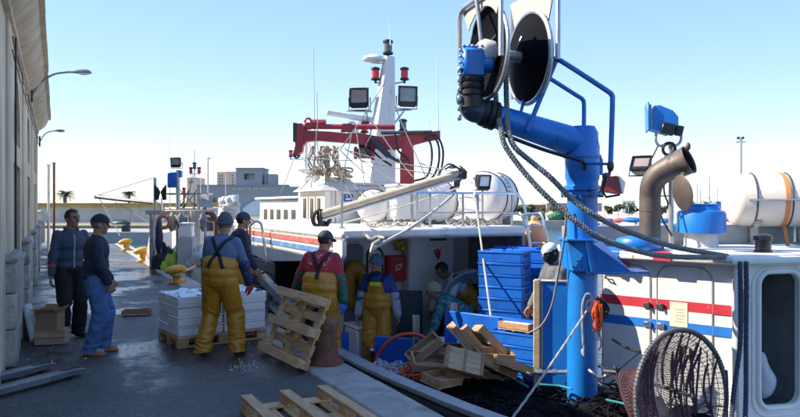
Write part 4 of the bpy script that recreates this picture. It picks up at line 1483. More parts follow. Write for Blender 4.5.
# ------------------------------------------------------------------ red hydraulic crane on the roof
RD = 12.0
rc = root('red_crane', 'folded red hydraulic deck crane on the boat roof', 'crane', (at(407, 185, RD).x, at(407, 185, RD).y, RZ + 0.14))
bp_ = at(407, 185, RD)
part('pedestal', MB().box((bp_.x, bp_.y, (RZ + 0.14 + bp_.z) / 2 + 0.02), (0.17, 0.17, bp_.z - RZ - 0.1), bev=0.02).lathe([(0.2, 0), (0.2, 0.04), (0.14, 0.06)], (bp_.x, bp_.y, RZ + 0.14), n=16), redp, rc)
part('column', MB().prism([(-0.12, 0), (0.12, 0), (0.12, 0.45), (0.1, 0.86), (-0.05, 0.86), (-0.12, 0.5)], 0.2, frameM(Vector((bp_.x, bp_.y, bp_.z - 0.02)) + Vector((sn, cs, 0)) * -0.0, (cs, -sn, 0)) @ Matrix.Translation((0, 0, -0.1))), redp, rc)


def plate_px(poly, d, t):
    """thick plate whose outline stands square to the view at depth d"""
    o_ = at(400, 205, d)
    M = frameM(o_ + Vector((sn, cs, 0)) * t / 2, (cs, -sn, 0))
    return MB().prism([((x - 400) * d / F, (205 - y) * d / F) for x, y in poly], t, M)


part('boom', plate_px([(302, 129), (310, 131), (330, 132), (352, 134), (358, 133), (380, 137), (440, 131), (440, 139), (425, 142), (395, 150), (375, 149), (358, 144), (318, 141), (307, 142), (300, 150), (296, 142)], RD, 0.16), redp, rc)
part('boom_head', plate_px([(295, 124), (303, 124), (305, 130), (304, 143), (303, 152), (299, 155), (294, 154), (296, 146)], RD, 0.2), redp, rc)
part('head_plate', plate_px([(294, 123.5), (297.5, 123.5), (297.5, 142), (294, 142)], RD, 0.23), darksteel, rc)
part('hook', MB().ell(at(296.5, 153, RD), (0.06, 0.05, 0.06)).tube(spline([at(295, 152, RD), at(293.5, 155, RD), at(297, 158, RD), at(300, 155, RD)], 5), 0.018, 6), darksteel, rc)
part('lug', MB().ring(at(308, 121.5, RD), (sn, cs, 0), 0.055, 0.02, 14, 6).box(at(308, 126, RD), (0.12, 0.1, 0.12), CR, 0.01), redp, rc)
part('cylinder', MB().tube([at(312, 126.5, RD), at(395, 127, RD)], 0.045, 10).tube([at(312, 122.5, RD), at(326, 122.5, RD)], 0.055, 8), redp, rc)
part('cylinder_clamp', plate_px([(343, 124), (352, 124), (354, 132), (341, 132)], RD, 0.15), redp, rc)
part('upper_rail', MB().tube([at(380, 133, RD - 0.12), at(432, 132, RD - 0.12)], 0.03, 8), darksteel, rc)
part('lift_ram', MB().tube([at(371, 139, RD - 0.15), at(389, 156, RD - 0.15)], 0.055, 10).tube([at(389, 156, RD - 0.15), at(405, 165, RD - 0.15)], 0.03, 8), darksteel, rc)
wn = part('winch', MB().lathe([(0.09, 0), (0.11, 0.01), (0.11, 0.05), (0.075, 0.06), (0.075, 0.28), (0.11, 0.29), (0.11, 0.33), (0.06, 0.36), (0, 0.36)], at(354, 153, RD), (cs, -sn, 0.0), 16), redp, rc)
part('winch_rope', MB().lathe([(0.077, 0.07), (0.095, 0.09), (0.095, 0.25), (0.077, 0.27)], at(354, 153, RD), (cs, -sn, 0), 16), ropegrey, wn)
part('winch_bracket', plate_px([(358, 142), (374, 146), (372, 156), (360, 156)], RD + 0.1, 0.06), redp, rc)
hs = MB()
for (P) in ([(426, 136), (434, 137), (439, 148), (438, 166), (430, 180), (415, 186)], [(428, 134), (437, 136), (443, 150), (441, 170), (433, 184)], [(424, 138), (430, 142), (432, 158), (427, 176), (414, 181)],
            [(372, 135), (369, 144), (378, 156), (392, 166)], [(395, 133), (398, 150), (408, 160), (404, 170)], [(370, 138), (366, 150), (374, 160)]):
    hs.tube(spline([at(x, y, RD - 0.2) for x, y in P], 6), 0.018, 7)
part('hydraulic_hose', hs, black, rc)
# pale spar with tackle
PDp = 10.15
sparm = mat('pale_worn_spar', (0.50, 0.42, 0.32), 0.65, var=0.22, vs=4, streak=(0.4, 2, 2), dirt=(0.2, 0.16, 0.12), ds=5, da=0.3, bump=0.15)
spr = root('cargo_boom', 'long pale worn cargo boom lying slanted over the boat roof', 'boom', (at(320, 218, PDp).x, at(320, 218, PDp).y, RZ + 0.14))
a_, b_ = at(322, 214.5, PDp), at(462, 172.5, PDp)
part('spar', MB().tube([a_, a_.lerp(b_, 0.5), b_], [0.062, 0.058, 0.052], 10), sparm, spr)
part('spar_rail', MB().tube([a_ + Vector((0, -0.03, -0.075)), b_ + Vector((0, -0.03, -0.07))], 0.022, 6), steel, spr)
kb = at(321, 219, PDp)
part('gooseneck', MB().ring(kb, (0.3, 1, 0), 0.12, 0.03, 18, 8).ring(kb + Vector((0.05, 0, 0.02)), (0.3, 1, 0.2), 0.09, 0.025, 18, 8).box(kb, (0.08, 0.1, 0.24), bev=0.01), black, spr)
part('heel_post', MB().tube([(kb.x + 0.04, kb.y + 0.05, RZ + 0.13), (kb.x + 0.04, kb.y + 0.05, kb.z + 0.05)], 0.05, 10), steel, spr)
part('crutch', MB().tube([(at(412, 190, 10.2).x, at(412, 190, 10.2).y, RZ + 0.13), at(412, 191, 10.2)], 0.025, 8), steel, spr)
tk = MB()
tk.box(at(462, 175, PDp), (0.14, 0.1, 0.13), CR, 0.02).ell(at(457, 183, PDp), (0.05, 0.04, 0.09)).ell(at(452, 191, PDp), (0.04, 0.035, 0.07)).tube([at(466, 171, PDp), at(457, 183, PDp), at(451, 196, PDp)], 0.03, 7)
for k in range(5):
    tk.tube(spline([at(440 + k * 5, 170 - k, PDp), at(450 + k * 4, 164 + k * 2, PDp - 0.05), at(464, 172 + k * 1.5, PDp)], 5), 0.014, 6)
part('tackle', tk, darksteel, spr)
rp_ = MB()
rp_.tube(sag(at(343, 223, PDp - 0.1), at(458, 188, PDp - 0.1), 0.02), 0.014, 6)
rp_.tube(sag(at(455, 193, PDp - 0.1), at(404, 232, 9.3), 0.03), 0.02, 6)
rp_.tube([at(404, 232, 9.3), at(383, 243, 9.0), at(370, 251, 8.95), at(373, 244, 8.95), at(380, 240, 9)], 0.022, 6)
rp_.tube(spline([at(366, 235, 9.1), at(371, 239, 9.05), at(377, 237, 9.1), at(384, 238, 9.05)], 5), 0.02, 6)
part('fall_rope', rp_, ropepale, spr)
# rigging lines, old gear bundle above the cap
rg = MB()
for P in ([(330, 152), (356, 205)], [(340, 150), (392, 195)], [(345, 148), (406, 188)], [(310, 156), (352, 160)], [(420, 163), (462, 172)], [(300, 157), (330, 153)], [(372, 120), (413, 177)], [(318, 120), (311, 188)], [(352, 132), (340, 186)], [(356, 128), (366, 190)], [(330, 150), (300, 190)], [(388, 90), (432, 190)], [(386, 80), (340, 150)], [(346, 150), (430, 168)], [(360, 160), (452, 176)], [(335, 160), (372, 205)]):
    rg.tube(sag(at(*P[0], 11.9), at(*P[1], 10.9), 0.03), 0.009, 5)
solo('rigging_lines', rg, ropegrey, 'thin grey rigging lines strung below the red crane', 'rigging')
gr = random.Random(11)
gb = MB()
for k in range(9):
    P = []
    cx, cy = gr.uniform(310, 350), gr.uniform(172, 177)
    for q in range(6):
        P.append(at(cx + gr.uniform(-8, 8), cy + gr.uniform(-6, 2.5), 11.75 + gr.uniform(-0.22, 0.22)))
    gb.tube(spline(P, 5), 0.008 + 0.010 * gr.random(), 5)
for k in range(17):
    x = 322 + gr.uniform(-12, 16)
    P = [at(x + gr.uniform(-3, 3), 146 + q * 6, 11.75 + gr.uniform(-0.08, 0.08)) for q in range(6)]
    gb.tube(spline(P, 5), 0.009 + 0.009 * gr.random(), 5)
for k in range(5):
    gb.ell(at(gr.uniform(311, 348), gr.uniform(168, 176), 11.75), (0.05, 0.04, 0.05))
solo('rope_bundle', gb, ropetan, 'tangled tan rope and gear bundle on the wheelhouse cap', 'rope')
pw = MB().tube([at(328, 182, 11.8), at(326, 146, 11.8)], [0.05, 0.04], 8).tube([at(318, 152, 11.8), at(334, 149, 11.8)], 0.03, 6)
solo('davit_post', pw, sparm, 'short worn davit post wrapped in rope on the wheelhouse', 'post')


# ------------------------------------------------------------------ aft deck of the middle boat
def board(p, q, z0, z1, t, name, lab, cat, m, bev=0.01, cap_m=None):
    p, q = Vector((p[0], p[1], 0)), Vector((q[0], q[1], 0))
    c = (p + q) / 2
    d = q - p
    a = math.atan2(d.y, d.x)
    r = root(name, lab, cat, (c.x, c.y, z0))
    part('board', MB().box((c.x, c.y, (z0 + z1) / 2), (d.length, t, z1 - z0), a, bev), m, r)
    if cap_m:
        part('edge_cap', MB().box((c.x, c.y, z1 + 0.012), (d.length + 0.01, t + 0.02, 0.024), a, 0.006), cap_m, r)
    return r


pr_ = board((4.53, 7.85), (5.07, 6.66), DK, 0.44, 0.05, 'pound_board', 'blue partition board across the deck behind the wooden crates', 'partition', bluedeck)
part('rib', MB().tube([(4.52, 7.83, DK), (4.52, 7.83, 0.44)], 0.03, 6).tube([(4.84, 7.1, DK), (4.84, 7.1, 0.43)], 0.03, 6), bluedeck, pr_)
board((3.72, 8.3), (4.27, 7.75), DK, 0.10, 0.05, 'pound_board', 'low blue board with an orange hose beside the standing man in yellow bib', 'partition', bluedeck)
board((4.27, 7.75), (4.55, 7.87), DK, -0.02, 0.04, 'pound_board', 'short blue board between two steel posts', 'partition', bluedeck)
board((3.35, 9.3), (3.75, 9.3), DK, -0.02, 0.05, 'pound_board', 'small blue board beside the white locker', 'partition', bluedeck)
board((4.66, 9.55), (5.0, 9.4), DK, 0.5, 0.04, 'hatch_board', 'dark blue grey hatch board leaning at the bulkhead', 'board', mat('slate_board', (0.05, 0.065, 0.085), 0.5, var=0.2))
hs_ = MB().tube(spline([(3.62, 8.2, DK), (3.66, 8.15, -0.2), (3.78, 8.0, 0.08), (3.98, 7.9, 0.17), (4.18, 7.78, 0.12), (4.3, 7.72, -0.1), (4.33, 7.7, -0.5)], 8), 0.022, 8)
solo('hose', hs_, orangehose, 'orange red hose arching over the low blue board', 'hose')
for x, y0, d, lab in ((416, 315, 8.9, 'grey steel channel post at the fish pound'), (453.5, 303, 9.05, 'grey steel channel post behind the crate pile')):
    p = at(x, y0, d)
    mb = MB().box((p.x, p.y, (DK + p.z) / 2), (0.085, 0.02, p.z - DK), CR).box(Vector((p.x, p.y, (DK + p.z) / 2)) + CR @ Vector((-0.035, -0.025, 0)), (0.015, 0.05, p.z - DK), CR) \
        .box(Vector((p.x, p.y, (DK + p.z) / 2)) + CR @ Vector((0.035, -0.025, 0)), (0.015, 0.05, p.z - DK), CR)
    solo('steel_post', mb, steel, lab, 'post', 'channel posts on the aft deck')
# fish pound with ice
icer = random.Random(4)
iv = MB()
nx, ny = 26, 22
for j in range(ny + 1):
    for i in range(nx + 1):
        x, yv = 3.95 + 0.95 * i / nx, 8.05 + 0.95 * j / ny
        iv.v.append(Vector((x, yv, -0.22 + 0.06 * noise.noise(Vector((x * 5, yv * 5, 0))) + 0.035 * noise.noise(Vector((x * 16, yv * 16, 3))))))
for j in range(ny):
    for i in range(nx):
        a = j * (nx + 1) + i
        iv.f.append([a, a + 1, a + nx + 2, a + nx + 1])
        iv.m.append(0)
tag(solo('crushed_ice', iv, icem, 'white crushed ice filling the blue fish pound', None, kind='stuff', ang=180), None)
fishm = mat('silver_fish', (0.30, 0.34, 0.38), 0.25, 0.3, var=0.4, vs=12)
fv = MB()
for k in range(70):
    x, yv = icer.uniform(4.0, 4.85), icer.uniform(8.1, 8.95)
    a = icer.uniform(0, 6.28)
    fv.ell((x, yv, -0.18 + icer.uniform(-0.01, 0.03)), (0.075, 0.014, 0.016), Matrix.Rotation(a, 3, 'Z'), 7, 5)
solo('fish', fv, fishm, 'small silver fish lying on the crushed ice', None, kind='stuff')
bx_ = MB()


def foam_box(name, loc, rz, lab, size=(0.6, 0.38, 0.16), group=None, lid=True, ice=False):
    r = root(name, lab, 'foam box', loc, rz, group)
    lx, ly, lz = size
    if lid:
        part('body', MB().box((0, 0, lz * 0.42), (lx - 0.012, ly - 0.012, lz * 0.84), bev=0.012), foam, r, local=True)
        part('lid', MB().box((0, 0, lz * 0.92), (lx, ly, lz * 0.15), bev=0.01), foam, r, local=True)
    else:
        b = MB()
        t = 0.03
        b.box((0, 0, 0.015), (lx, ly, 0.03))
        for s in (-1, 1):
            b.box((s * (lx / 2 - t / 2), 0, lz / 2 + 0.0155), (t, ly, lz - 0.03), bev=0.006)
            b.box((0, s * (ly / 2 - t / 2), lz / 2 + 0.0155), (lx - 2 * t, t, lz - 0.03), bev=0.006)
        part('body', b, foam, r, local=True)
        ib_ = MB()
        nn = 14
        for j in range(nn + 1):
            for i in range(nn + 1):
                x, yv = (i / nn - 0.5) * (lx - 2 * t - 0.004), (j / nn - 0.5) * (ly - 2 * t - 0.004)
                ib_.v.append(Vector((x, yv, lz + 0.0 + 0.05 * noise.noise(Vector((x * 9 + loc[0] * 3, yv * 9, loc[1]))) + 0.025 * noise.noise(Vector((x * 25, yv * 25, loc[0]))))))
        for j in range(nn):
            for i in range(nn):
                a = j * (nn + 1) + i
                ib_.f.append([a, a + 1, a + nn + 2, a + nn + 1])
                ib_.m.append(0)
        part('ice', ib_, icem, r, local=True, ang=180)
    return r


foam_box('foam_box', (4.78, 8.35, -0.2), 0.5, 'white foam fish box in the ice below the bending men', (0.5, 0.34, 0.14), None, False)
# coil of pale hose against the bulkhead
ch = MB()
cc = at(472, 303, 10.6)
for k in range(8):
    ch.ring(Vector((cc.x, cc.y, cc.z)) + Vector((sn, cs, 0)) * (0.05 * k - 0.15), (0.25 + 0.02 * k, 1, 0.15), 0.50 - 0.045 * (k % 5), 0.022, 40, 7)
solo('hose_coil', ch, mat('pale_grey_blue_hose', (0.30, 0.36, 0.40), 0.45), 'large coil of pale grey hose behind the bending men', 'hose coil')
ns_ = MB()
heap((at(497, 290, 10.8).x - 0.2, at(497, 290, 10.8).y + 0.5, DK), 0.55, 0.45, 0.75, mat('dark_green_tarp', (0.015, 0.035, 0.03), 0.8, var=0.4, bump=0.6, bs=14, dist=0.05), 'tarpaulin_heap', 'dark green tarpaulin heap in the shade under the roof', 'tarpaulin', None, 31)

# ------------------------------------------------------------------ blue fish boxes
def blue_box():
    r = root('blue_fish_box', '', 'fish box', (0, 0, 0))
    lx, ly, lz = 0.60, 0.40, 0.15
    b = MB().box((0, 0, lz / 2 - 0.012), (lx - 0.014, ly - 0.014, lz - 0.024), bev=0.008)
    part('body', b, bluecrate, r, local=True)
    rm = MB()
    for s in (-1, 1):
        rm.box((s * (lx / 2 - 0.006), 0, lz - 0.015), (0.014, ly, 0.028), bev=0.004)
        rm.box((0, s * (ly / 2 - 0.006), lz - 0.015), (lx - 0.03, 0.014, 0.028), bev=0.004)
    part('rim', rm, bluecrate, r, local=True)
    hd = MB()
    for s in (-1, 1):
        hd.box((s * (lx / 2 - 0.008), 0, lz - 0.062), (0.014, 0.17, 0.045), bev=0.003)
    part('handle', hd, mat('dark_hand_hole', (0.004, 0.03, 0.13), 0.6), r, local=True)
    return r


BB = blue_box()
first = True
sr = random.Random(9)
for (x, d, n_, rz, what) in ((505, 9.15, 12, -0.95, 'the tall stack by the wooden crates'), (533, 9.5, 12, -0.98, 'the tall stack by the man in white cap'), (517, 10.1, 12, -0.9, 'the tall stack behind the others'),
                             (519, 8.35, 6, -1.1, 'the low stack carrying a wooden crate')):
    p = at(x, 205, d)
    for k in range(n_):
        lab = ('bottom', 'second', 'third', 'fourth', 'fifth', 'sixth', 'seventh', 'eighth', 'ninth', 'tenth', 'eleventh', 'twelfth')[k] + ' blue box up in ' + what
        if k == n_ - 1:
            lab = 'topmost blue fish box of ' + what
        loc = (p.x + sr.uniform(-0.006, 0.006), p.y + sr.uniform(-0.006, 0.006), DK + 0.003 + k * 0.1505)
        if first:
            BB.location = loc
            BB.rotation_euler = (0, 0, rz)
            BB['label'] = lab
            BB['group'] = 'stacked blue fish boxes'
            first = False
        else:
            inst(BB, loc, rz + sr.uniform(-0.02, 0.02), lab, 'stacked blue fish boxes')
# ------------------------------------------------------------------ wooden crates heaped on the nets
def wood_crate(m, ml):
    r = root('wooden_crate', '', 'crate', (0, 0, 0))
    lx, ly, lz = 0.42, 0.26, 0.085
    t = 0.011
    for k in range(4):
        part('bottom_slat', MB().box((0, -ly / 2 + ly * (k + 0.5) / 4, t / 2), (lx, ly / 4 - 0.003, t)), ml, r, local=True)
    for s in (-1, 1):
        part('side', MB().box((0, s * (ly / 2 - t / 2), lz / 2 + t), (lx, t, lz - t - 0.004)), m, r, local=True)
        part('end', MB().box((s * (lx / 2 - t), 0, lz / 2 + t), (2 * t - 0.002, ly - 2 * t - 0.002, lz - t)), m, r, local=True)
    bt = MB()
    for s in (-1, 0, 1):
        bt.box((s * (lx / 2 - 0.02), 0, -0.004), (0.03, ly, 0.008))
    part('batten', bt, m, r, local=True)
    return r


WC = wood_crate(woodold, woodpale)
WL = [  # pixel x, y, depth, slope of the long side, roll, yaw (degrees), label
    (464, 362, 7.45, 15, -128, 4, 'pale wooden crate lying upside down at the front of the heap'),
    (430, 363, 7.7, 8, 24, 12, 'open brown wooden crate at the left foot of the heap'),
    (424, 349, 7.85, -36, 8, 10, 'wooden crate standing on its side at the far left of the heap'),
    (455, 355, 7.9, 1, 42, -6, 'open wooden crate with pale inside behind the upside-down one'),
    (463, 340, 7.9, 49, 4, 8, 'wooden crate tipped steeply at the top left of the heap'),
    (475, 342, 8.0, 51, -6, -8, 'thin-sided wooden crate tipped at the top, between two others'),
    (489, 341, 7.95, 46, -14, 6, 'wooden crate tipped steeply at the top right, against the blue board'),
    (480, 359, 7.65, 22, -10, -5, 'wooden crate on its edge above the upside-down one'),
    (494, 355, 7.75, 6, 6, 8, 'wooden crate on its edge at the right of the heap'),
    (511, 365, 7.6, 20, -12, 4, 'wooden crate lowest at the right end of the heap'),
    (442, 379, 7.4, 4, 12, 50, 'dark wooden crate half buried in the net below the heap'),
    (497, 369, 7.7, 24, -20, -4, 'wooden crate at the right foot of the heap, half under another'),
    (450, 369, 7.95, 4, 20, 15, 'wooden crate under the open one with pale inside'),
    (484, 370, 8.0, 8, 15, 10, 'wooden crate buried in the middle of the heap'),
]
first = True
for x, y, d, al, ro, yw_, lab in WL:
    p = at(x, y, d)
    ca, sa = math.cos(R(al)), math.sin(R(al))
    rt0, fw0, up0 = Vector((cs, -sn, 0)), Vector((sn, cs, 0)), Vector((0, 0, 1))
    bx = rt0 * ca - up0 * sa
    bz = rt0 * sa + up0 * ca
    M3 = Matrix((bx, fw0, bz)).transposed()
    M3 = Matrix.Rotation(R(yw_), 3, 'Z') @ M3 @ Matrix.Rotation(R(ro), 3, 'X')
    p = p - M3 @ Vector((0, 0, 0.04))
    rot = tuple(M3.to_euler())
    if first:
        WC.location = p
        WC.rotation_euler = rot
        tag(WC, lab, None, 'wooden crates heaped on the net')
        first = False
    else:
        inst(WC, p, rot, lab, 'wooden crates heaped on the net')
pc = at(519, 205, 8.35)
inst(WC, (pc.x, pc.y, DK + 0.003 + 6 * 0.1505 + 0.012), (0, 0, -1.2), 'wooden crate with white paper on the low blue stack', 'wooden crates heaped on the net')
solo('paper_sheet', MB().box((pc.x, pc.y, DK + 0.003 + 6 * 0.1505 + 0.07), (0.4, 0.22, 0.05), -1.2, 0.02), mat('white_paper', (0.75, 0.76, 0.78), 0.8), 'crumpled white paper inside the crate on the blue stack', 'paper')
# ------------------------------------------------------------------ black nets
nb = MB()
nx, ny = 120, 120
for j in range(ny + 1):
    for i in range(nx + 1):
        yv = 4.42 + (8.25 - 4.42) * j / ny
        xl, xr = interp(TA, yv, 1) + 0.2, interp(TA, yv, 2) - 0.09
        x = xl + (xr - xl) * i / nx
        e = min(1, (x - xl) / 0.4, (xr - x) / 0.2 + 0.45, (8.25 - yv) / 0.8)
        z = -0.27 + 0.15 * noise.noise(Vector((x * 1.5, yv * 1.5, 1))) + 0.09 * noise.noise(Vector((x * 4, yv * 4, 2))) + 0.05 * noise.noise(Vector((x * 11, yv * 11, 3))) + 0.02 * noise.noise(Vector((x * 30, yv * 30, 5)))
        z = DK + 0.02 + (z - DK) * max(0.25, e ** 0.5 if e > 0 else 0)
        nb.v.append(Vector((x, yv, z)))
for j in range(ny):
    for i in range(nx):
        a = j * (nx + 1) + i
        nb.f.append([a, a + 1, a + nx + 2, a + nx + 1])
        nb.m.append(0)
nr = random.Random(21)
for k in range(170):
    x, yv = nr.uniform(3.55, 5.6), nr.uniform(4.6, 6.9)
    a = nr.uniform(0, 6.28)
    P = []
    for q in range(7):
        P.append(Vector((x, yv, -0.2 + 0.1 * noise.noise(Vector((x * 1.5, yv * 1.5, 1))) * 1.5 + nr.uniform(-0.03, 0.03))))
        a += nr.uniform(-0.9, 0.9)
        x += 0.08 * math.cos(a)
        yv += 0.08 * math.sin(a)
    nb.tube(spline(P, 4), nr.uniform(0.006, 0.016), 5)
solo('fishing_nets', nb, netm, 'heaped black fishing nets covering the aft deck', None, kind='stuff', ang=180)
for P, lab in zip(([(505, 380), (513, 381), (521, 385), (528, 389)], [(536, 386), (548, 387), (560, 388), (572, 391)], [(606, 402), (620, 405), (636, 409)]), ('short teal float line below the wooden crates', 'teal float line at the foot of the blue panel', 'teal float line beside the scoop net')):
    solo('teal_line', MB().tube(spline([gp(x, y, -0.12) + Vector((0, 0, 0.02)) for x, y in P], 5), 0.012, 6), teal, lab, 'line')
pp = MB().tube([at(528, 372.5, 7.75), at(577, 372, 7.65)], 0.024, 8)
for k in range(3):
    pp.lathe([(0.035, -0.02), (0.035, 0.02)], at(540 + k * 14, 372.3, 7.7), (cs, -sn, 0), 10)
solo('pipe', pp, steel, 'grey steel pipe lying at the foot of the blue panel', 'pipe')
rr_ = random.Random(2)


def tangle(name, label, m, c, rx, ry, n, r_, zr, seed):
    rd = random.Random(seed)
    t = MB()
    for k in range(n):
        P = []
        a = rd.uniform(0, 6.28)
        x, y = rd.gauss(0, 0.35) * rx, rd.gauss(0, 0.35) * ry
        for q in range(9):
            P.append(Vector(c) + Vector((x, y, rd.uniform(0, zr))))
            a += rd.uniform(0.3, 1.3)
            x += 0.09 * math.cos(a)
            y += 0.09 * math.sin(a)
        t.tube(spline(P, 4), r_, 5)
    return solo(name, t, m, label, 'rope')


g1 = gp(402, 377, -0.1)
tangle('rope_tangle', 'pale blue grey rope tangle by the gunwale', mat('pale_blue_rope', (0.30, 0.38, 0.46), 0.8), (3.55, 7.25, -0.2), 0.35, 0.7, 14, 0.012, 0.14, 3)
tangle('rope_tangle', 'bright orange cord tangle in front of the low blue board', orange, (3.72, 6.95, -0.14), 0.3, 0.36, 11, 0.011, 0.12, 5)
tangle('rope_tangle', 'pale rope heap on deck behind the rusty bollard', ropepale, (3.6, 7.95, -0.3), 0.3, 0.5, 7, 0.012, 0.1, 8)

# ------------------------------------------------------------------ winch arm near the gunwale
wa = root('line_hauler', 'grey line hauler with arm and steel wheel on the gunwale of the white boat', 'winch', (3.12, 11.0, 0.2))
WD = 11.2
part('arm', MB().box((at(258, 274, WD) + at(296, 312, WD - 0.6)) / 2, ((at(258, 274, WD) - at(296, 312, WD - 0.6)).length, 0.14, 0.14),
                    Matrix((lambda d_: (d_, Vector((0, 0, 1)).cross(d_).normalized(), d_.cross(Vector((0, 0, 1)).cross(d_).normalized())))((at(296, 312, WD - 0.6) - at(258, 274, WD)).normalized())).transposed(), 0.015), alu, wa)
part('wheel', MB().lathe([(0.03, -0.06), (0.15, -0.06), (0.155, -0.03), (0.1, 0.0), (0.155, 0.03), (0.15, 0.06), (0.03, 0.06)], at(262, 301, WD - 0.3), (0.35, -1, 0.1), 20), chrome, wa)
part('motor', MB().box(at(262, 297, WD), (0.3, 0.25, 0.34), bev=0.03).lathe([(0.1, 0), (0.1, 0.2), (0.06, 0.24)], at(257, 285, WD), n=12).box(at(264, 281, WD), (0.16, 0.14, 0.12), bev=0.02), darksteel, wa)
part('hose', MB().tube(spline([at(256, 276, WD - 0.1), at(268, 272, WD - 0.2), at(275, 282, WD - 0.2), at(268, 290, WD - 0.2)], 6), 0.016, 6).tube(spline([at(254, 282, WD - 0.2), at(250, 300, WD - 0.3), at(262, 315, WD - 0.4)], 6), 0.016, 6), black, wa)
part('base', MB().box((3.12, 10.9, 0.12), (0.3, 0.4, 0.35), bev=0.02), alu, wa)
gw = root('gangway_rail', 'two bent chrome tube rails standing at the side of the white boat', 'railing', (3.1, 12.5, 0.45))
for x0, x1, d in ((253, 259, 13.0), (256, 266, 12.0)):
    part('tube', MB().tube(spline([at(x0 - 6, 226, d), at(x0 - 1, 221.5, d), at(x0 + 3, 222, d), at(x0 + 6, 227, d), at(x1, 258, d - 0.2), at(x1 + 1, 268, d - 0.2)], 6), 0.024, 8).tube(spline([at(x0 - 6, 226, d), at(x0 - 5, 250, d + 0.1), at(x0 - 4, 270, d + 0.1)], 5), 0.02, 8), chrome, gw)

for (nm, lab, m_, c_, rx_, ry_, n_, r_, zr_, sd_) in (('rope_tangle', 'pale rope tangle on the boat roof by the boom heel', ropepale, (4.1, 8.75, RZ + 0.15), 0.5, 0.25, 7, 0.012, 0.06, 41),
                                                      ('rope_tangle', 'dark hose tangle on the boat roof under the boom', rope_dark, (4.6, 9.3, RZ + 0.155), 0.6, 0.5, 8, 0.014, 0.08, 42),
                                                      ('rope_tangle', 'grey rope tangle on the boat roof before the big drum', ropegrey, (5.5, 8.95, RZ + 0.15), 0.5, 0.25, 7, 0.012, 0.1, 43)):
    tangle(nm, lab, m_, c_, rx_, ry_, n_, r_, zr_, sd_)


# ------------------------------------------------------------------ blue crane with net hauler
CX, CY = 5.0, 5.8
cr = root('blue_crane', 'tall blue net crane with black hauler reel on its arm', 'crane', (CX, CY, DK))
CD = CX * sn + CY * cs
RT, FW, UP = Vector((cs, -sn, 0)), Vector((sn, cs, 0)), Vector((0, 0, 1))
part('column', MB().lathe([(0.2, DK), (0.2, DK + 0.05), (0.158, DK + 0.06), (0.158, 1.95), (0.19, 1.96), (0.19, 2.0), (0.165, 2.01), (0.165, 2.05), (0.178, 2.08), (0.18, 2.42), (0.165, 2.47), (0.165, 2.56), (0.13, 2.63), (0, 2.63)], (CX, CY, 0), n=32), blue, cr)
part('flange', MB().lathe([(0.19, 0), (0.225, 0), (0.225, 0.03), (0.19, 0.03)], (CX, CY, 1.9), n=28).lathe([(0.17, 0), (0.2, 0), (0.2, 0.025), (0.17, 0.025)], (CX, CY, 2.3), n=28), blue, cr)
for k in range(10):
    a = k * math.pi / 5
    part('bolt', MB().lathe([(0.014, -0.02), (0.014, 0.05), (0, 0.05)], (CX + 0.205 * math.cos(a), CY + 0.205 * math.sin(a), 1.9), n=6), darksteel, cr)
a0, a1 = Vector((CX, CY, 2.44)), at(482, 112, 7.15)
ad = (a1 - a0).normalized()
part('arm', MB().tube([a0 - ad * 0.1, a0 + ad * 0.15, a1], [0.15, 0.155, 0.115], 24), blue, cr)
part('arm_gusset', MB().add([Vector(p) for p in (at(590, 133, CD), at(603, 160, CD), at(603, 175, CD), at(586, 175, CD))] + [Vector(p) + FW * 0.06 for p in (at(590, 133, CD), at(603, 160, CD), at(603, 175, CD), at(586, 175, CD))],
                            [(0, 1, 2, 3), (7, 6, 5, 4), (0, 4, 5, 1), (1, 5, 6, 2), (2, 6, 7, 3), (3, 7, 4, 0)]), blue, cr)
part('arm_hose', MB().tube(spline([at(500, 133, 6.98), at(515, 139, 6.98), at(545, 150, 7.05), at(575, 159, 7.15), at(584, 163, 7.18), at(585, 170, 7.2)], 6), 0.02, 7), black, cr)
part('hose_wrap', MB().lathe([(0.125, 0), (0.15, 0.02), (0.15, 0.05), (0.135, 0.06), (0.15, 0.075), (0.15, 0.11), (0.13, 0.12), (0.145, 0.14), (0.14, 0.17), (0.125, 0.19)], a1 - ad * 0.17, ad, 22), black, cr)
e1 = at(470, 104, 7.1)
part('elbow', MB().tube(spline([a1, at(473, 110, 7.1), at(468, 100, 7.1), at(469, 92, 7.1)], 6), 0.118, 18), mat('scuffed_blue_black', (0.03, 0.05, 0.085), 0.5, var=0.4, vs=8, dirt=(0.3, 0.33, 0.36), ds=9, da=0.15), cr)
part('rotator', MB().lathe([(0.12, 0), (0.12, 0.12), (0.135, 0.13), (0.135, 0.17), (0.115, 0.18), (0.13, 0.2), (0.13, 0.24), (0.115, 0.25), (0.13, 0.27), (0.13, 0.3), (0.1, 0.32), (0, 0.32)], at(471.5, 108, 7.08), n=22), black, cr)
mp_ = at(472, 64, 7.08)
mo = part('motor_block', MB().box(mp_, (0.24, 0.22, 0.3), CR @ Matrix.Rotation(R(12), 3, 'Z'), 0.03).lathe([(0.09, 0), (0.09, 0.12), (0.07, 0.14), (0, 0.14)], mp_ + RT * 0.08, RT, 14).box(mp_ + UP * 0.14 - RT * 0.02, (0.14, 0.16, 0.08), CR, 0.02), blue, cr)
bl_ = MB()
for k in range(5):
    bl_.ell(mp_ - RT * 0.125 + UP * (0.12 - 0.06 * k) - FW * 0.09, (0.018, 0.018, 0.018)).ell(mp_ + UP * 0.17 + RT * (-0.09 + 0.045 * k) - FW * 0.07, (0.016, 0.016, 0.016))
part('bolt', bl_, steel, mo)
vt = MB()
for k in range(6):
    vt.box(at(459.5, 70 + k * 9.5, 7.02), (0.04, 0.05, 0.06), CR, 0.008)
part('valve', vt, steel, cr)
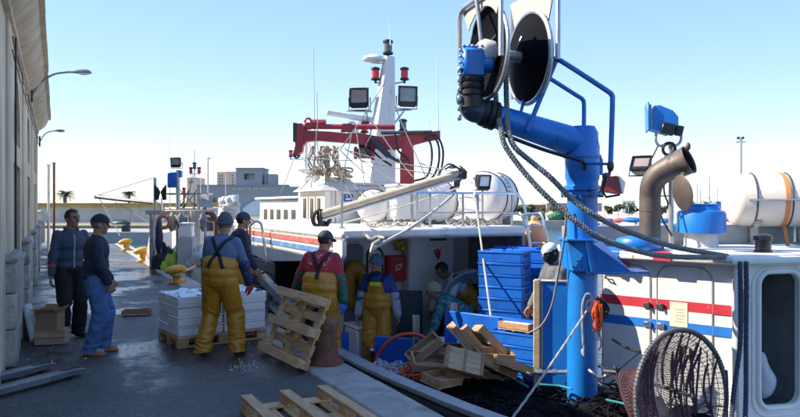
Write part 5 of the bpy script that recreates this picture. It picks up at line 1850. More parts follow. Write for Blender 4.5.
# hauler reel
AXN = (RT * 0.955 + FW * 0.29).normalized()
reelblack = mat('reel_black', (0.004, 0.005, 0.008), 0.85, var=0.5, vs=9, spec=0.08, bump=0.2)
cL, cRt = at(488, 52, 7.12), at(525, 58, 7.30)
rlb = MB()
Rr = 0.47
part('left_cheek', MB().lathe([(0.1, 0.06), (0.2, 0.07), (0.36, 0.01), (Rr - 0.02, -0.02), (Rr, -0.01), (Rr, 0.015), (0.36, 0.03), (0.2, 0.09), (0.1, 0.1)], cL, AXN, 48), reelblack, cr)
part('right_cheek', MB().lathe([(0.0, -0.06), (0.12, -0.06), (0.3, -0.01), (Rr - 0.01, 0.03), (Rr, 0.04), (Rr, 0.055), (0.3, 0.015), (0.12, -0.04), (0, -0.04)], cRt, AXN, 48), reelblack, cr)
part('rim', MB().ring(cL, AXN, Rr, 0.022, 56, 8).ring(cRt + AXN * 0.045, AXN, Rr, 0.026, 56, 8), steel, cr)
part('axle', MB().tube([cL - AXN * 0.12, cRt], 0.06, 12), steel, cr)
part('hub', MB().lathe([(0, -0.06), (0.1, -0.05), (0.13, 0.0), (0.12, 0.1), (0.06, 0.1)], cL - AXN * 0.05, AXN, 20), whiteclean, cr)
part('spoke', MB().tube([cL - AXN * 0.06 + UP * 0.02, cL - AXN * 0.05 + RT * 0.2 + UP * 0.24], 0.013, 6).tube([cL - AXN * 0.06, cL - AXN * 0.07 - RT * 0.06 + UP * 0.62], 0.024, 8), steel, cr)
part('spoke', MB().tube([cRt - AXN * 0.05 - RT * 0.09, cRt - AXN * 0.06 + RT * 0.02 + UP * 0.22], 0.009, 5), steel, cr)


def hoopframe(c, top, hw, down_l, down_r, r_):
    S = (FW * 0.955 - RT * 0.29).normalized()        # in the plane of the cheek
    pts = [c - S * hw - UP * down_l, c - S * hw + UP * (top - 0.12), c - S * (hw - 0.04) + UP * (top - 0.03), c - S * (hw - 0.13) + UP * top, c + S * (hw - 0.13) + UP * top, c + S * (hw - 0.04) + UP * (top - 0.03), c + S * hw + UP * (top - 0.12), c + S * hw - UP * down_r]
    return MB().tube(pts, r_, 8)


part('guard_frame', hoopframe(cL - AXN * 0.1, 0.55, 0.52, 0.15, 0.3, 0.026), steel, cr)
part('guard_frame', hoopframe(cRt + AXN * 0.1, 0.72, 0.50, 0.1, 0.35, 0.026), steel, cr)
# cream cover sheets over the reel
S_ = (FW * 0.955 - RT * 0.29).normalized()
cvm = mat('cream_cover', (0.52, 0.45, 0.35), 0.6, var=0.15, dirt=(0.4, 0.33, 0.24), ds=6, da=0.2)
for side, c, tp in ((0, cL - AXN * 0.07, 0.53), (1, cRt + AXN * 0.075, 0.70)):
    cv = MB()
    n = 18
    out, inn = [], []
    for k in range(n + 1):
        a = math.pi * k / n
        inn.append(c + S_ * math.cos(a) * 0.46 + UP * (0.02 + math.sin(a) * (0.43)))
        x = max(-0.5, min(0.5, math.cos(a) * 0.9))
        out.append(c + S_ * x + UP * (tp if 0.2 < k / n < 0.8 else 0.02 + math.sin(a) * tp * 1.2))
    o = len(cv.v)
    th = AXN * 0.012
    for p in inn + out:
        cv.v.append(p)
    for p in inn + out:
        cv.v.append(p + th)
    for k in range(4, n - 4):
        m_ = n + 1
        for q in ([k, k + 1, m_ + k + 1, m_ + k], [2 * m_ + k, 3 * m_ + k, 3 * m_ + k + 1, 2 * m_ + k + 1], [k, 2 * m_ + k, 2 * m_ + k + 1, k + 1], [m_ + k, m_ + k + 1, 3 * m_ + k + 1, 3 * m_ + k]):
            cv.f.append([o + z for z in q])
            cv.m.append(0)
    part('cover_sheet', cv, cvm, cr)
# blue cage of bent tube
cg = MB()
T1 = [(536, 57, 7.25), (548, 58, 7.15), (558, 60, 7.05), (566, 64, 7.0), (606, 90, 6.95), (611.5, 95, 6.95), (612.5, 103, 6.95), (610.5, 168, 6.95)]
T2 = [(538, 72, 7.5), (546, 76, 7.55), (576, 95, 7.6), (582, 99, 7.6), (584, 106, 7.6), (583.5, 142, 7.5)]
part('cage_tube', MB().tube(spline([at(*p) for p in T1], 5), 0.026, 8), blue, cr)
part('cage_tube', MB().tube(spline([at(*p) for p in T2], 5), 0.024, 8), blue, cr)
part('cage_tube', MB().tube([at(556, 60.5, 7.06), at(527, 131, 7.12)], 0.025, 8), blue, cr)
part('cage_tube', MB().tube([at(524, 100, 7.4), at(516, 131, 7.15)], 0.018, 8), blue, cr)
part('cage_tube', MB().tube(spline([at(526, 129, 7.15), at(545, 130, 7.2), at(570, 131.5, 7.25), at(578, 134, 7.3), at(580, 140, 7.35)], 5), 0.014, 8).tube(spline([at(558, 140, 7.2), at(559, 134, 7.2), at(566, 133, 7.25), at(567, 143, 7.25)], 4), 0.011, 6), blue, cr)
part('cage_tube', MB().tube([at(583, 163.5, 7.25), at(611, 164, 6.95)], 0.014, 8), blue, cr)
part('cage_clamp', MB().ell(at(610.5, 166, 6.95), (0.035, 0.035, 0.06)), darksteel, cr)
# trough bracket half way up the column
br = MB()
c0 = Vector((CX, CY, 0))


def hexa(p, q):
    return MB().add(list(p) + list(q), [(3, 2, 1, 0), (4, 5, 6, 7), (0, 1, 5, 4), (1, 2, 6, 5), (2, 3, 7, 6), (3, 0, 4, 7)])


zb0, zb1 = at(0, 271, 7.2).z, at(0, 242, 7.2).z
lo = [c0 + RT * a + FW * b + UP * zb0 for a, b in ((-0.16, -0.24), (0.44, -0.24), (0.50, 0.2), (-0.16, 0.2))]
hi = [c0 + RT * a + FW * b + UP * zb1 for a, b in ((-0.20, -0.2), (0.02, -0.28), (0.25, 0.2), (-0.20, 0.2))]
part('bracket', hexa(lo, hi), blue, cr)
part('bracket_plate', hexa([c0 + RT * a + FW * b + UP * (zb1 + 0.01) for a, b in ((-0.22, -0.26), (0.04, -0.30), (0.26, 0.22), (-0.22, 0.22))], [c0 + RT * a + FW * b + UP * (zb1 + 0.03) for a, b in ((-0.22, -0.26), (0.04, -0.30), (0.26, 0.22), (-0.22, 0.22))]), blue, cr)
part('bracket_shelf', MB().box(c0 + RT * 0.30 + UP * (zb0 - 0.015) - FW * 0.05, (0.66, 0.4, 0.03), CR, 0.006), blue, cr)
part('bracket_rib', hexa([c0 + RT * a + FW * b + UP * zb0 for a, b in ((0.02, -0.30), (0.06, -0.30), (0.06, -0.2), (0.02, -0.2))], [c0 + RT * a + FW * b + UP * zb1 for a, b in ((-0.04, -0.30), (0.0, -0.30), (0.0, -0.2), (-0.04, -0.2))]), blue, cr)
for q in range(4):
    part('bolt', MB().ell(c0 + RT * (-0.16 + 0.045 * q) - FW * 0.243 + UP * (zb0 + 0.05 + 0.06 * (q % 2)), (0.012, 0.012, 0.012)), darksteel, cr)
part('hook', MB().tube(spline([at(589, 370, 7.1), at(594, 374, 7.05), at(598, 378, 7.05), at(605, 376, 7.05), at(606, 372, 7.05), at(601, 367, 7.1)], 5), 0.013, 6), chrome, cr)
# red work light hanging from the cage
rlt = root('red_work_light', 'red box work light hanging under the blue crane cage', 'work light', at(613, 196, 6.95))
hc = at(614, 184, 6.95)
part('housing', hexa([hc + RT * a + FW * b + UP * c for a, b, c in ((-0.12, -0.1, -0.075), (0.04, -0.12, -0.1), (0.04, 0.1, -0.1), (-0.12, 0.08, -0.075))], [hc + RT * a + FW * b + UP * c for a, b, c in ((-0.09, -0.07, 0.07), (0.01, -0.07, 0.08), (0.13, 0.08, 0.02), (-0.09, 0.08, 0.07))]), mat('dull_red_housing', (0.30, 0.03, 0.03), 0.5), rlt)
part('lens', hexa([hc + RT * a + FW * b + UP * c for a, b, c in ((0.045, -0.115, -0.1), (0.06, -0.11, -0.1), (0.13, 0.075, 0.0), (0.12, 0.09, 0.0))], [hc + RT * a + FW * b + UP * c for a, b, c in ((0.02, -0.07, 0.075), (0.035, -0.07, 0.075), (0.14, 0.075, 0.02), (0.13, 0.08, 0.02))]), mat('milky_lens', (0.6, 0.57, 0.52), 0.3), rlt)
part('yoke', MB().tube([at(610.5, 166, 6.95), at(609, 176, 6.95)], 0.016, 6).tube([at(604, 178, 6.92), at(603, 192, 6.92), at(606, 197, 6.92), at(619, 195, 6.92), at(620, 188, 6.92)], 0.013, 6).ell(at(606, 176, 6.93), (0.045, 0.03, 0.035)), darksteel, rlt)
# thick ropes from the reel to the cabin roof on the right
r1 = MB().rope(spline([at(494, 70, 7.25), at(496.5, 104, 7.2), at(501, 130, 6.95), at(507, 149, 6.9), at(530, 179, 6.85), at(557, 206, 6.8), at(581, 225, 6.75), at(600, 238, 6.75), at(637, 251, 6.9), at(670, 256.5, 7.05), at(725, 257.5, 7.35)], 10), 0.029)
solo('hauling_rope', r1, ropegrey, 'thick grey laid rope sagging lower from the reel to the cabin roof', 'rope', 'hauling ropes over the crane')
r2 = MB().rope(spline([at(505.5, 55, 7.2), at(506.5, 100, 7.2), at(508, 128, 6.98), at(514, 146, 6.9), at(528, 159, 6.9), at(550, 177, 6.85), at(572, 199, 6.85), at(596, 216, 6.8), at(620, 228.5, 6.85), at(640, 236, 6.95), at(675, 247, 7.1), at(728, 256.5, 7.5)], 10), 0.029)
solo('hauling_rope', r2, ropegrey, 'thick grey laid rope hanging straight from the reel then over the other one', 'rope', 'hauling ropes over the crane')
# mooring line, white line, and the coils tied on the column
m1 = MB().rope(sag(at(508, 424, 5.95), at(588, 309, 7.15), 0.02), 0.013, 0.04, 0.012, 5)
solo('mooring_line', m1, mat('grey_pale_rope', (0.38, 0.38, 0.37), 0.9), 'taut pale mooring line running from the column to the quay edge', 'rope')
m2 = MB().tube(sag(at(475, 196, 9.7), at(491, 318, 8.6), 0.0), 0.013, 6).ell(at(475, 197, 9.7), (0.03, 0.03, 0.06))
m2.tube([at(474, 176, 10.2), at(475, 196, 9.7)], 0.012, 6)
solo('white_line', m2, ropepale, 'thin white line hanging from the railing in front of the bending men', 'rope')
m3 = MB().tube(spline([at(567, 208, 7.3), at(564, 240, 7.3), at(558, 275, 7.4), at(552, 305, 7.45), at(542, 325, 7.5), at(529, 333, 7.7)], 6), 0.012, 6)
solo('thin_line', m3, ropegrey, 'thin grey line hanging beside the column over the blue panel', 'rope')
k1 = MB()
kc = at(590, 300, 7.12)
for P in ([(583, 345), (582, 310), (585, 296), (589, 294), (592, 300), (589, 310), (586, 306)], [(592, 300), (595, 312), (599, 330), (601, 345), (598, 350)], [(586, 304), (590, 300), (593, 306), (590, 312), (586, 308), (587, 301)],
          [(584, 345), (583.5, 356)], [(594, 306), (597, 322), (598, 340)]):
    k1.rope(spline([at(x, y, 7.08) for x, y in P], 8), 0.012, 0.04, 0.012, 5)
k1.ell(at(583, 352, 7.1), (0.02, 0.02, 0.035))
solo('rope_knot', k1, mat('grey_pale_rope', (0.38, 0.38, 0.37), 0.9), 'pale rope knotted round the blue column', 'rope')
k2 = MB()
kr = random.Random(6)
for k in range(9):
    P = [(596 + kr.uniform(-2, 4), 300 + kr.uniform(0, 4)), (593 + kr.uniform(-1, 7), 315 + kr.uniform(-4, 4)), (594 + kr.uniform(-1, 7), 330 + kr.uniform(-5, 4)), (599 + kr.uniform(-2, 3), 322 + kr.uniform(-4, 8)), (600 + kr.uniform(-2, 2), 304)]
    k2.tube(spline([at(x, y, 7.02 + kr.uniform(-0.03, 0.03)) for x, y in P], 6), 0.007, 6)
solo('cord_hank', k2, orange, 'orange cord hank hanging on the blue column', 'rope')
k3 = MB()
for k in range(9):
    P = [(598 + kr.uniform(-3, 3), 296 + kr.uniform(0, 4)), (603 + kr.uniform(-2, 4), 305 + kr.uniform(-4, 4)), (605 + kr.uniform(-3, 4), 316 + kr.uniform(-5, 6)), (601 + kr.uniform(-2, 3), 312 + kr.uniform(-4, 8)), (600 + kr.uniform(-2, 2), 300)]
    k3.tube(spline([at(x, y, 7.08 + kr.uniform(-0.03, 0.03)) for x, y in P], 6), 0.009, 6)
k3.tube([at(596, 302, 7.1), at(598, 296, 7.1)], 0.01, 5)
solo('cord_hank', k3, black, 'black cord hank beside the orange one on the column', 'rope')
# blue panel with pale post
bpn = root('deck_screen', 'tall blue deck panel with pale edge post beside the crane column', 'panel', (5.05, 6.25, DK))
pa, pb2 = at(541, 282, 7.9), at(586, 282, 7.75)
c = (pa + pb2) / 2
ang = math.atan2(pb2.y - pa.y, pb2.x - pa.x)
Lp = (Vector((pb2.x, pb2.y)) - Vector((pa.x, pa.y))).length
part('sheet', MB().box((c.x, c.y, (DK + pa.z) / 2), (Lp, 0.035, pa.z - DK), ang, 0.006), blue, bpn)
part('top_rail', MB().box((c.x, c.y, pa.z + 0.015), (Lp, 0.06, 0.03), ang, 0.008), alu, bpn)
pe = at(537, 282, 7.9)
part('edge_post', MB().box((pe.x, pe.y, (DK + pe.z) / 2 + 0.02), (0.075, 0.08, pe.z - DK + 0.02), ang, 0.01), woodpale, bpn)
part('edge_post', MB().box((pe.x + 0.055, pe.y - 0.02, (DK + pe.z) / 2), (0.03, 0.06, pe.z - DK - 0.05), ang, 0.006), steel, bpn)


# ------------------------------------------------------------------ right-hand boat with the sunlit cabin
R0 = Vector((6.55, 5.14, 0))
E1 = Vector((-0.355, 0.935, 0)).normalized()
NO = Vector((-0.935, -0.355, 0)).normalized()
E2 = Vector((0.981, -0.194, 0)).normalized()
LW = 1.56
L0 = R0 + E1 * LW
B = root('fishing_boat', 'white boat with sunlit cabin side, red and blue stripes and exhaust pipe', 'boat', (7.6, 5.6, WATER - 0.4))


def polyprism(P, z0, z1):
    P = [Vector(p) for p in P]
    n = len(P)
    return MB().add([(p.x, p.y, z0) for p in P] + [(p.x, p.y, z1) for p in P], [list(range(n))[::-1], [n + i for i in range(n)]] + [[i, (i + 1) % n, n + (i + 1) % n, n + i] for i in range(n)])


hp = [L0 + E1 * 0.9 - NO * 0.8, L0 + E1 * 0.3 + NO * 0.02, R0 + NO * 0.06, R0 - E1 * 1.5 + NO * 0.0, R0 - E1 * 2.2 - NO * 0.5, R0 - E1 * 2.2 - NO * 3.2, L0 + E1 * 0.5 - NO * 3.4]
part('hull', polyprism(hp, WATER - 0.4, DK + 0.02), white, B)
ZR0, ZR1 = 1.16, 1.26
# sunlit side wall
Mw = frameM(L0, -E1)            # local x from L to R, local y up, local z outward
part('side_wall', MB().box(L0 - E1 * (LW / 2) - NO * 0.03 + UP * (DK + ZR0) / 2, (LW, 0.06, ZR0 - DK), math.atan2(E1.y, E1.x), 0.004), white, B)
# two hatch doors
for x0, x1, z1 in ((0.02, 0.60, 1.08), (0.70, 1.30, 1.10)):
    hd = part('hatch_door', MB().prism(rrect(x0, x1, -0.45, z1, 0.16, 7), 0.007, Mw), white, B)
    part('seal', MB().tube([Mw @ Vector((x, z, 0.006)) for x, z in rrect(x0 - 0.012, x1 + 0.012, -0.46, z1 + 0.012, 0.17, 7)], 0.006, 6, closed=True), mat('grey_seam', (0.3, 0.3, 0.3), 0.6), hd)
for (z0, z1, m, x0, x1) in ((0.605, 0.715, stripe_r, -0.02, 1.50), (0.37, 0.475, stripe_b, -0.02, 1.51)):
    part('stripe', MB().box(L0 - E1 * (x0 + x1) / 2 + NO * 0.0055 + UP * (z0 + z1) / 2, (x1 - x0, 0.009, z1 - z0), math.atan2(E1.y, E1.x)), m, B)
for x, z in ((0.575, 0.63), (0.73, 0.63), (0.58, 0.41), (0.735, 0.41)):
    part('hinge', MB().box(Mw @ Vector((x, z, 0.018)), (0.085, 0.024, 0.06), math.atan2(E1.y, E1.x), 0.005).tube([Mw @ Vector((x + 0.03, z - 0.04, 0.035)), Mw @ Vector((x + 0.03, z + 0.04, 0.035))], 0.011, 7), chrome if z < 0.5 else darksteel, B)
nt_ = root('paper_notice', 'cream paper notice taped on the striped cabin side', 'notice', Mw @ Vector((0.94, 0.42, 0.014)))
part('sheet', MB().box(Mw @ Vector((0.94, 0.56, 0.0125)), (0.2, 0.003, 0.28), math.atan2(E1.y, E1.x)), mat('cream_paper', (0.70, 0.63, 0.48), 0.8, var=0.08), nt_)
ln = MB()
for q in range(5):
    ln.box(Mw @ Vector((0.955, 0.62 - 0.035 * q, 0.0148)), (0.11 - 0.02 * (q % 2), 0.001, 0.008), math.atan2(E1.y, E1.x))
part('faded_print', ln, mat('faded_print_grey', (0.42, 0.38, 0.32), 0.8), nt_)
part('grab_rail', MB().tube([Mw @ Vector((0.05, 0.93, 0.01)), Mw @ Vector((0.06, 0.92, 0.05)), Mw @ Vector((0.13, 0.9, 0.05)), Mw @ Vector((0.14, 0.9, 0.01))], 0.009, 6), darksteel, B)
# bulkhead with the doorway
Md = frameM(R0, E2)
hole = rrect(0.265, 0.785, -0.38, 1.06, 0.13, 6)
part('door_bulkhead', plate_hole(MB(), 0.0, 1.05, DK, ZR0, hole, 0.06, Md @ Matrix.Translation((0, 0, -0.03))).box(Md @ Vector((1.6, (DK + ZR0) / 2, 0)), (1.1, 0.06, ZR0 - DK), math.atan2(E2.y, E2.x)), white, B)
part('door_frame', MB().tube([Md @ Vector((x, z, 0.035)) for x, z in rrect(0.245, 0.805, -0.4, 1.08, 0.15, 6)], 0.03, 8, closed=True), white, B)
part('door_coaming', MB().tube([Md @ Vector((x, z, 0.03)) for x, z in rrect(0.17, 0.88, -0.48, 1.12, 0.2, 6)], 0.018, 8, closed=True), white, B)
dinn = mat('cabin_interior', (0.32, 0.33, 0.34), 0.7, var=0.2)
ins = MB()
bz = -0.75
for (a, b, c_, d_) in (((0.0, -0.6, bz), (1.05, -0.6, bz), (1.05, 1.14, bz), (0.0, 1.14, bz)), ((0.04, -0.6, -0.04), (0.04, -0.6, bz), (0.04, 1.14, bz), (0.04, 1.14, -0.04)), ((1.0, -0.6, -0.04), (1.0, -0.6, bz), (1.0, 1.14, bz), (1.0, 1.14, -0.04)), ((0, -0.55, -0.04), (1.05, -0.55, -0.04), (1.05, -0.55, bz), (0, -0.55, bz))):
    ins.add([Md @ Vector(p) for p in (a, b, c_, d_)], [(0, 1, 2, 3)])
part('interior', ins, dinn, B)
part('hinge_post', MB().box(Md @ Vector((-0.02 + 0.08, 0.72, 0.045)), (0.05, 0.05, 0.36), math.atan2(E2.y, E2.x), 0.008), steel, B)
part('corner_post', MB().box(R0 + NO * 0.005 - E2 * 0.0 + UP * (DK + ZR0) / 2, (0.09, 0.09, ZR0 - DK), math.atan2(E2.y, E2.x), 0.03), white, B)
# roof
rp2 = [L0 + NO * 0.14 + E1 * 0.2, R0 + NO * 0.12 - E1 * 0.02 - E2 * 0.02, R0 + E2 * 0.1 - E1 * 0.12, R0 + E2 * 2.6 - E1 * 0.12, R0 + E2 * 2.6 + E1 * 2.4, L0 + E1 * 0.9 - NO * 2.7, L0 + E1 * 0.9 - NO * 0.5]
part('roof', polyprism(rp2, ZR0, ZR1), white, B)
part('roof_lip', MB().tube([p + UP * (ZR0 + 0.05) for p in rp2], 0.045, 8, closed=True), white, B)
for s0, s1, m, sk in ((0.08, 0.3, stripe_b, 0.12), (0.72, 0.92, stripe_r, 0.3), (-0.17, 0.02, stripe_b, 0.12)):
    P = [L0 + NO * 0.15 - E1 * s0, L0 + NO * 0.15 - E1 * s1, L0 - NO * 0.9 - E1 * (s1 - sk - 0.3), L0 - NO * 0.9 - E1 * (s0 - sk - 0.3)]
    part('roof_stripe', polyprism(P, ZR1 - 0.002, ZR1 + 0.004), m, B)
    P2 = [L0 + NO * 0.188 - E1 * s0, L0 + NO * 0.188 - E1 * s1, L0 + NO * 0.14 - E1 * s1, L0 + NO * 0.14 - E1 * s0]
    part('edge_stripe', polyprism(P2, ZR0 + 0.012, ZR1 - 0.012), m, B)
part('rear_coaming', MB().box(R0 + E2 * 1.9 + E1 * 2.2 + UP * (ZR1 + 0.13), (3.6, 0.08, 0.28), math.atan2(E2.y, E2.x), 0.01), mat('grey_coaming', (0.25, 0.26, 0.27), 0.5, var=0.15), B)
# exhaust
xb = at(650, 250, 8.6)
exm = mat('brown_heat_stained_steel', (0.115, 0.095, 0.08), 0.55, 0.35, var=0.3, vs=4, dirt=(0.07, 0.05, 0.04), ds=3, da=0.4, bump=0.1)
er = 0.126
ex = root('exhaust_pipe', 'large brown heat-stained exhaust pipe bent over the cabin roof', 'exhaust pipe', (xb.x, xb.y, ZR1))
P = [Vector((xb.x, xb.y, ZR1 - 0.01)), Vector((xb.x, xb.y, at(0, 205, 8.6).z)), at(650, 196, 8.6), at(652, 184, 8.57), at(658.5, 175, 8.52), at(667, 169.5, 8.46), at(681, 163, 8.36), at(688, 160, 8.3)]
SP = spline(P, 6)
part('pipe', MB().tube(SP, [er * (1 + 0.3 * max(0, (k - 12) / (len(SP) - 13))) for k in range(len(SP))], 26, cap=False), exm, ex)
er = er * 1.3
md = (P[-1] - P[-3]).normalized()
part('mouth', MB().lathe([(er * 1.0, -0.1), (er * 1.01, -0.01), (er * 1.06, 0.0), (er * 1.06, 0.015), (er, 0.02), (er * 0.93, 0.0), (er * 0.93, -0.1)], P[-1], md, 26), exm, ex)
part('black_liner', MB().lathe([(er * 0.92, 0.0), (er * 0.8, -0.4), (0, -0.4)], P[-1], md, 26), black, ex)  # black inner surface of the pipe mouth
part('collar', MB().lathe([(er * 0.7, 0), (er, 0), (er, 0.03), (er * 0.7, 0.04)], (xb.x, xb.y, ZR1), n=26), exm, ex)
part('weld_band', MB().lathe([(0.122, 0), (0.13, 0.004), (0.13, 0.016), (0.122, 0.02)], (xb.x, xb.y, 1.72), n=26), exm, ex)
fp = at(682.5, 193, 8.15)
part('flap', MB().lathe([(0, -0.01), (0.2, -0.012), (0.215, 0.0), (0.2, 0.012), (0, 0.01)], fp, (0.93, -0.30, 0.16), 26), exm, ex)
part('flap_arm', MB().tube([P[-1] - UP * 0.15, at(683, 174, 8.2), at(683, 178, 8.15)], 0.028, 8).ell(P[-1] + UP * 0.16, (0.03, 0.03, 0.05)), exm, ex)
# grey post with the blue floodlight
pz = at(671, 150, 9.0)
bf = root('blue_floodlight', 'large bright blue floodlight on a grey post seen from behind', 'floodlight', (pz.x, pz.y, ZR1))
part('post', MB().tube([(pz.x, pz.y, ZR1), (pz.x, pz.y, at(0, 142, 9).z)], 0.032, 10).tube([at(671, 196, 9), at(660, 196, 9)], 0.012, 6), steel, bf)
fcn = at(663, 121, 9.0)
Rb = CR @ Matrix.Rotation(R(-14), 3, 'Z') @ Matrix.Rotation(R(14), 3, 'Y') @ Matrix.Scale(0.84, 3)
prof2 = [(-0.18, -0.17), (0.10, -0.19), (0.17, -0.13), (0.20, -0.03), (0.17, 0.08), (0.08, 0.15), (-0.12, 0.19), (-0.20, 0.17)]
M_ = Matrix.Translation(fcn) @ Rb.to_4x4() @ Matrix(((1, 0, 0, 0), (0, 0, 1, -0.2), (0, 1, 0, 0), (0, 0, 0, 1)))
part('housing', MB().prism(prof2, 0.4, M_), blue, bf)
fn = MB()
for k in range(11):
    fn.prism([(x * 1.06, y * 1.06) for x, y in prof2[1:7]], 0.012, M_ @ Matrix.Translation((0, 0, 0.02 + 0.036 * k)))
part('fin', fn, blue, bf)
part('front_flange', MB().box(fcn + Rb @ Vector((-0.235, 0, 0.0)), (0.03, 0.48, 0.42), Rb @ Matrix.Rotation(R(-16), 3, 'Y'), 0.008), blue, bf)
part('reflector', MB().box(fcn + Rb @ Vector((-0.205, 0, 0.01)), (0.03, 0.42, 0.35), Rb @ Matrix.Rotation(R(-16), 3, 'Y'), 0.006), alu, bf)
part('ballast_box', MB().box(fcn + Rb @ Vector((0.08, -0.2, -0.13)), (0.19, 0.13, 0.17), Rb, 0.012).box(fcn + Rb @ Vector((0.24, -0.19, -0.12)), (0.11, 0.12, 0.15), Rb, 0.012), blackgloss, bf)
part('yoke', MB().tube(spline([at(656, 133, 8.95), at(656, 141, 8.95), at(660, 146, 8.95), at(668, 144, 8.95), at(677, 145, 8.95), at(681, 140, 8.95), at(681, 132, 8.95)], 5), 0.018, 7), steel, bf)
part('cable_loop', MB().ring(at(669, 149, 8.92), (sn, cs, 0.1), 0.078, 0.02, 20, 7).tube(spline([at(658, 146, 8.9), at(652, 158, 8.9), at(648, 164, 8.9)], 5), 0.01, 5).tube(spline([at(665, 156, 8.9), at(664, 190, 8.9), at(668, 205, 8.9), at(661, 215, 8.85), at(672, 236, 8.85)], 5), 0.012, 5), black, bf)
bk = root('black_floodlight', 'small black floodlight tilted down beside the exhaust pipe', 'floodlight', at(641, 178, 8.95))
flood(at(642, 166, 8.95), -YAW + R(-35), R(-38), 0.25, 0.22, bk, lens=dullglass)
part('arm', MB().tube([at(646, 168, 8.95), at(671, 160, 9.0)], 0.014, 6), darksteel, bk)
# blue drum vent on a white pedestal
bd = root('roof_vent_drum', 'bright blue round vent cover on a white pedestal on the cabin roof', 'vent', at(701, 252, 9.0).xy.to_3d() + UP * ZR1)
dc = at(701, 205, 9.0)
zt_, zm_ = at(0, 210, 9).z, at(0, 233, 9).z
part('cover', MB().lathe([(0.27, zm_), (0.295, zm_ + 0.01), (0.297, zt_ - 0.05), (0.28, zt_ - 0.015), (0.24, zt_), (0.22, zt_ + 0.05), (0.2, zt_ + 0.06), (0, zt_ + 0.065)], (dc.x, dc.y, 0), n=36), blue, bd)
part('lip', MB().lathe([(0.21, zt_ + 0.05), (0.225, zt_ + 0.07), (0.20, zt_ + 0.08), (0.19, zt_ + 0.065)], (dc.x, dc.y, 0), n=36).box((dc.x + 0.2, dc.y - 0.1, zt_ + 0.06), (0.06, 0.05, 0.1), bev=0.01), blue, bd)
part('pedestal', MB().lathe([(0.22, ZR1 - 0.01), (0.205, ZR1 + 0.02), (0.205, zm_ + 0.02), (0, zm_ + 0.02)], (dc.x, dc.y, 0), n=30), mat('chalky_white', (0.62, 0.62, 0.6), 0.7, var=0.25, vs=8, dirt=(0.35, 0.33, 0.3), ds=7, da=0.35), bd)
p = at(638, 248, 8.35)
solo('hatch_cover', MB().lathe([(0.24, ZR1 - 0.005), (0.26, ZR1 + 0.03), (0.265, ZR1 + 0.1), (0.24, ZR1 + 0.14), (0.1, ZR1 + 0.17), (0, ZR1 + 0.175)], (p.x, p.y, 0), n=30), blue, 'low blue round hatch cover at the front of the cabin roof', 'hatch cover')
# liferaft canister on a cradle
lc = at(802, 200, 9.6)
lax = (RT * 0.96 - FW * 0.2 + UP * 0.0).normalized()
lo_ = drum(lc, 0.365, 1.75, lax, 'big cream liferaft canister with orange strap on the cabin roof', cream, 4)
lo_['group'] = 'liferaft canisters'
for ch_ in list(lo_.children):
    if ch_.name.startswith('cradle'):
        bpy.data.objects.remove(ch_)
st = MB()
for k in (-1.3,):
    t = lc + lax * -0.28
    st.lathe([(0.372, -0.028), (0.376, -0.028), (0.376, 0.028), (0.372, 0.028)], t, lax, 40)
    st.strip([t - UP * 0.36 - FW * 0.12, t - UP * 0.62 - FW * 0.2, t - UP * 0.72 - FW * 0.22], 0.05, 0.006, FW * -1)
part('strap', st, mat('orange_webbing', (0.62, 0.22, 0.07), 0.8, var=0.12), lo_)
cdl = MB()
for t in (-0.62, 0.0, 0.62):
    q = lc + lax * t
    cdl.box((q.x, q.y, (ZR1 + lc.z - 0.33) / 2), (0.12, 0.12, lc.z - 0.30 - ZR1), math.atan2(lax.y, lax.x), 0.015)
    cdl.box((q.x, q.y, lc.z - 0.315), (0.10, 0.52, 0.10), math.atan2(lax.y, lax.x), 0.02)
    cdl.lathe([(0.11, 0), (0.11, 0.025), (0.06, 0.03)], (q.x, q.y, ZR1), n=12)
part('cradle', cdl, mat('grey_cradle_steel', (0.38, 0.36, 0.33), 0.5, 0.4, var=0.2, dirt=RUST, ds=6, da=0.25), lo_)
part('side_rail', MB().tube([lc - lax * 0.85 - UP * 0.0 - FW * 0.385, lc + lax * 0.85 - FW * 0.385], 0.015, 6), steel, lo_)
vb = at(763, 256, 8.0)
solo('mushroom_vent', MB().lathe([(0.1, ZR1 - 0.005), (0.1, ZR1 + 0.02), (0.085, ZR1 + 0.03), (0.085, ZR1 + 0.13), (0.105, ZR1 + 0.14), (0.1, ZR1 + 0.19), (0.05, ZR1 + 0.21), (0, ZR1 + 0.215)], (vb.x, vb.y, 0), n=18), blackgloss, 'black mushroom vent on the cabin roof above the doorway', 'vent')
# red rag and hanging ropes at the corner
rg_ = MB()
for k in range(6):
    rg_.ell(Mw @ Vector((0.1 + 0.05 * k, 1.13 - 0.03 * (k % 3), 0.09)), (0.05, 0.035, 0.045 + 0.01 * (k % 2)))
solo('red_rag', rg_, redbox, 'crumpled red rag under the roof edge', 'cloth')
for q, (x, lab) in enumerate(((740, 'dark blue rope hanging at the cabin corner, bowed at its foot'), (746, 'dark blue rope hanging straight at the doorway side'))):
    d = 7.22
    P = [at(x, 262, d), at(x + 0.5, 300, d), at(x, 345, d), at(x - (6 if q == 0 else 0), 390, d - 0.05), at(x - (9 if q == 0 else 1), 425, d - 0.1)]
    solo('hanging_rope', MB().rope(spline(P, 10), 0.026, 0.08), mat('dark_blue_rope', (0.05, 0.07, 0.11), 0.9, bump=0.3), lab, 'rope')
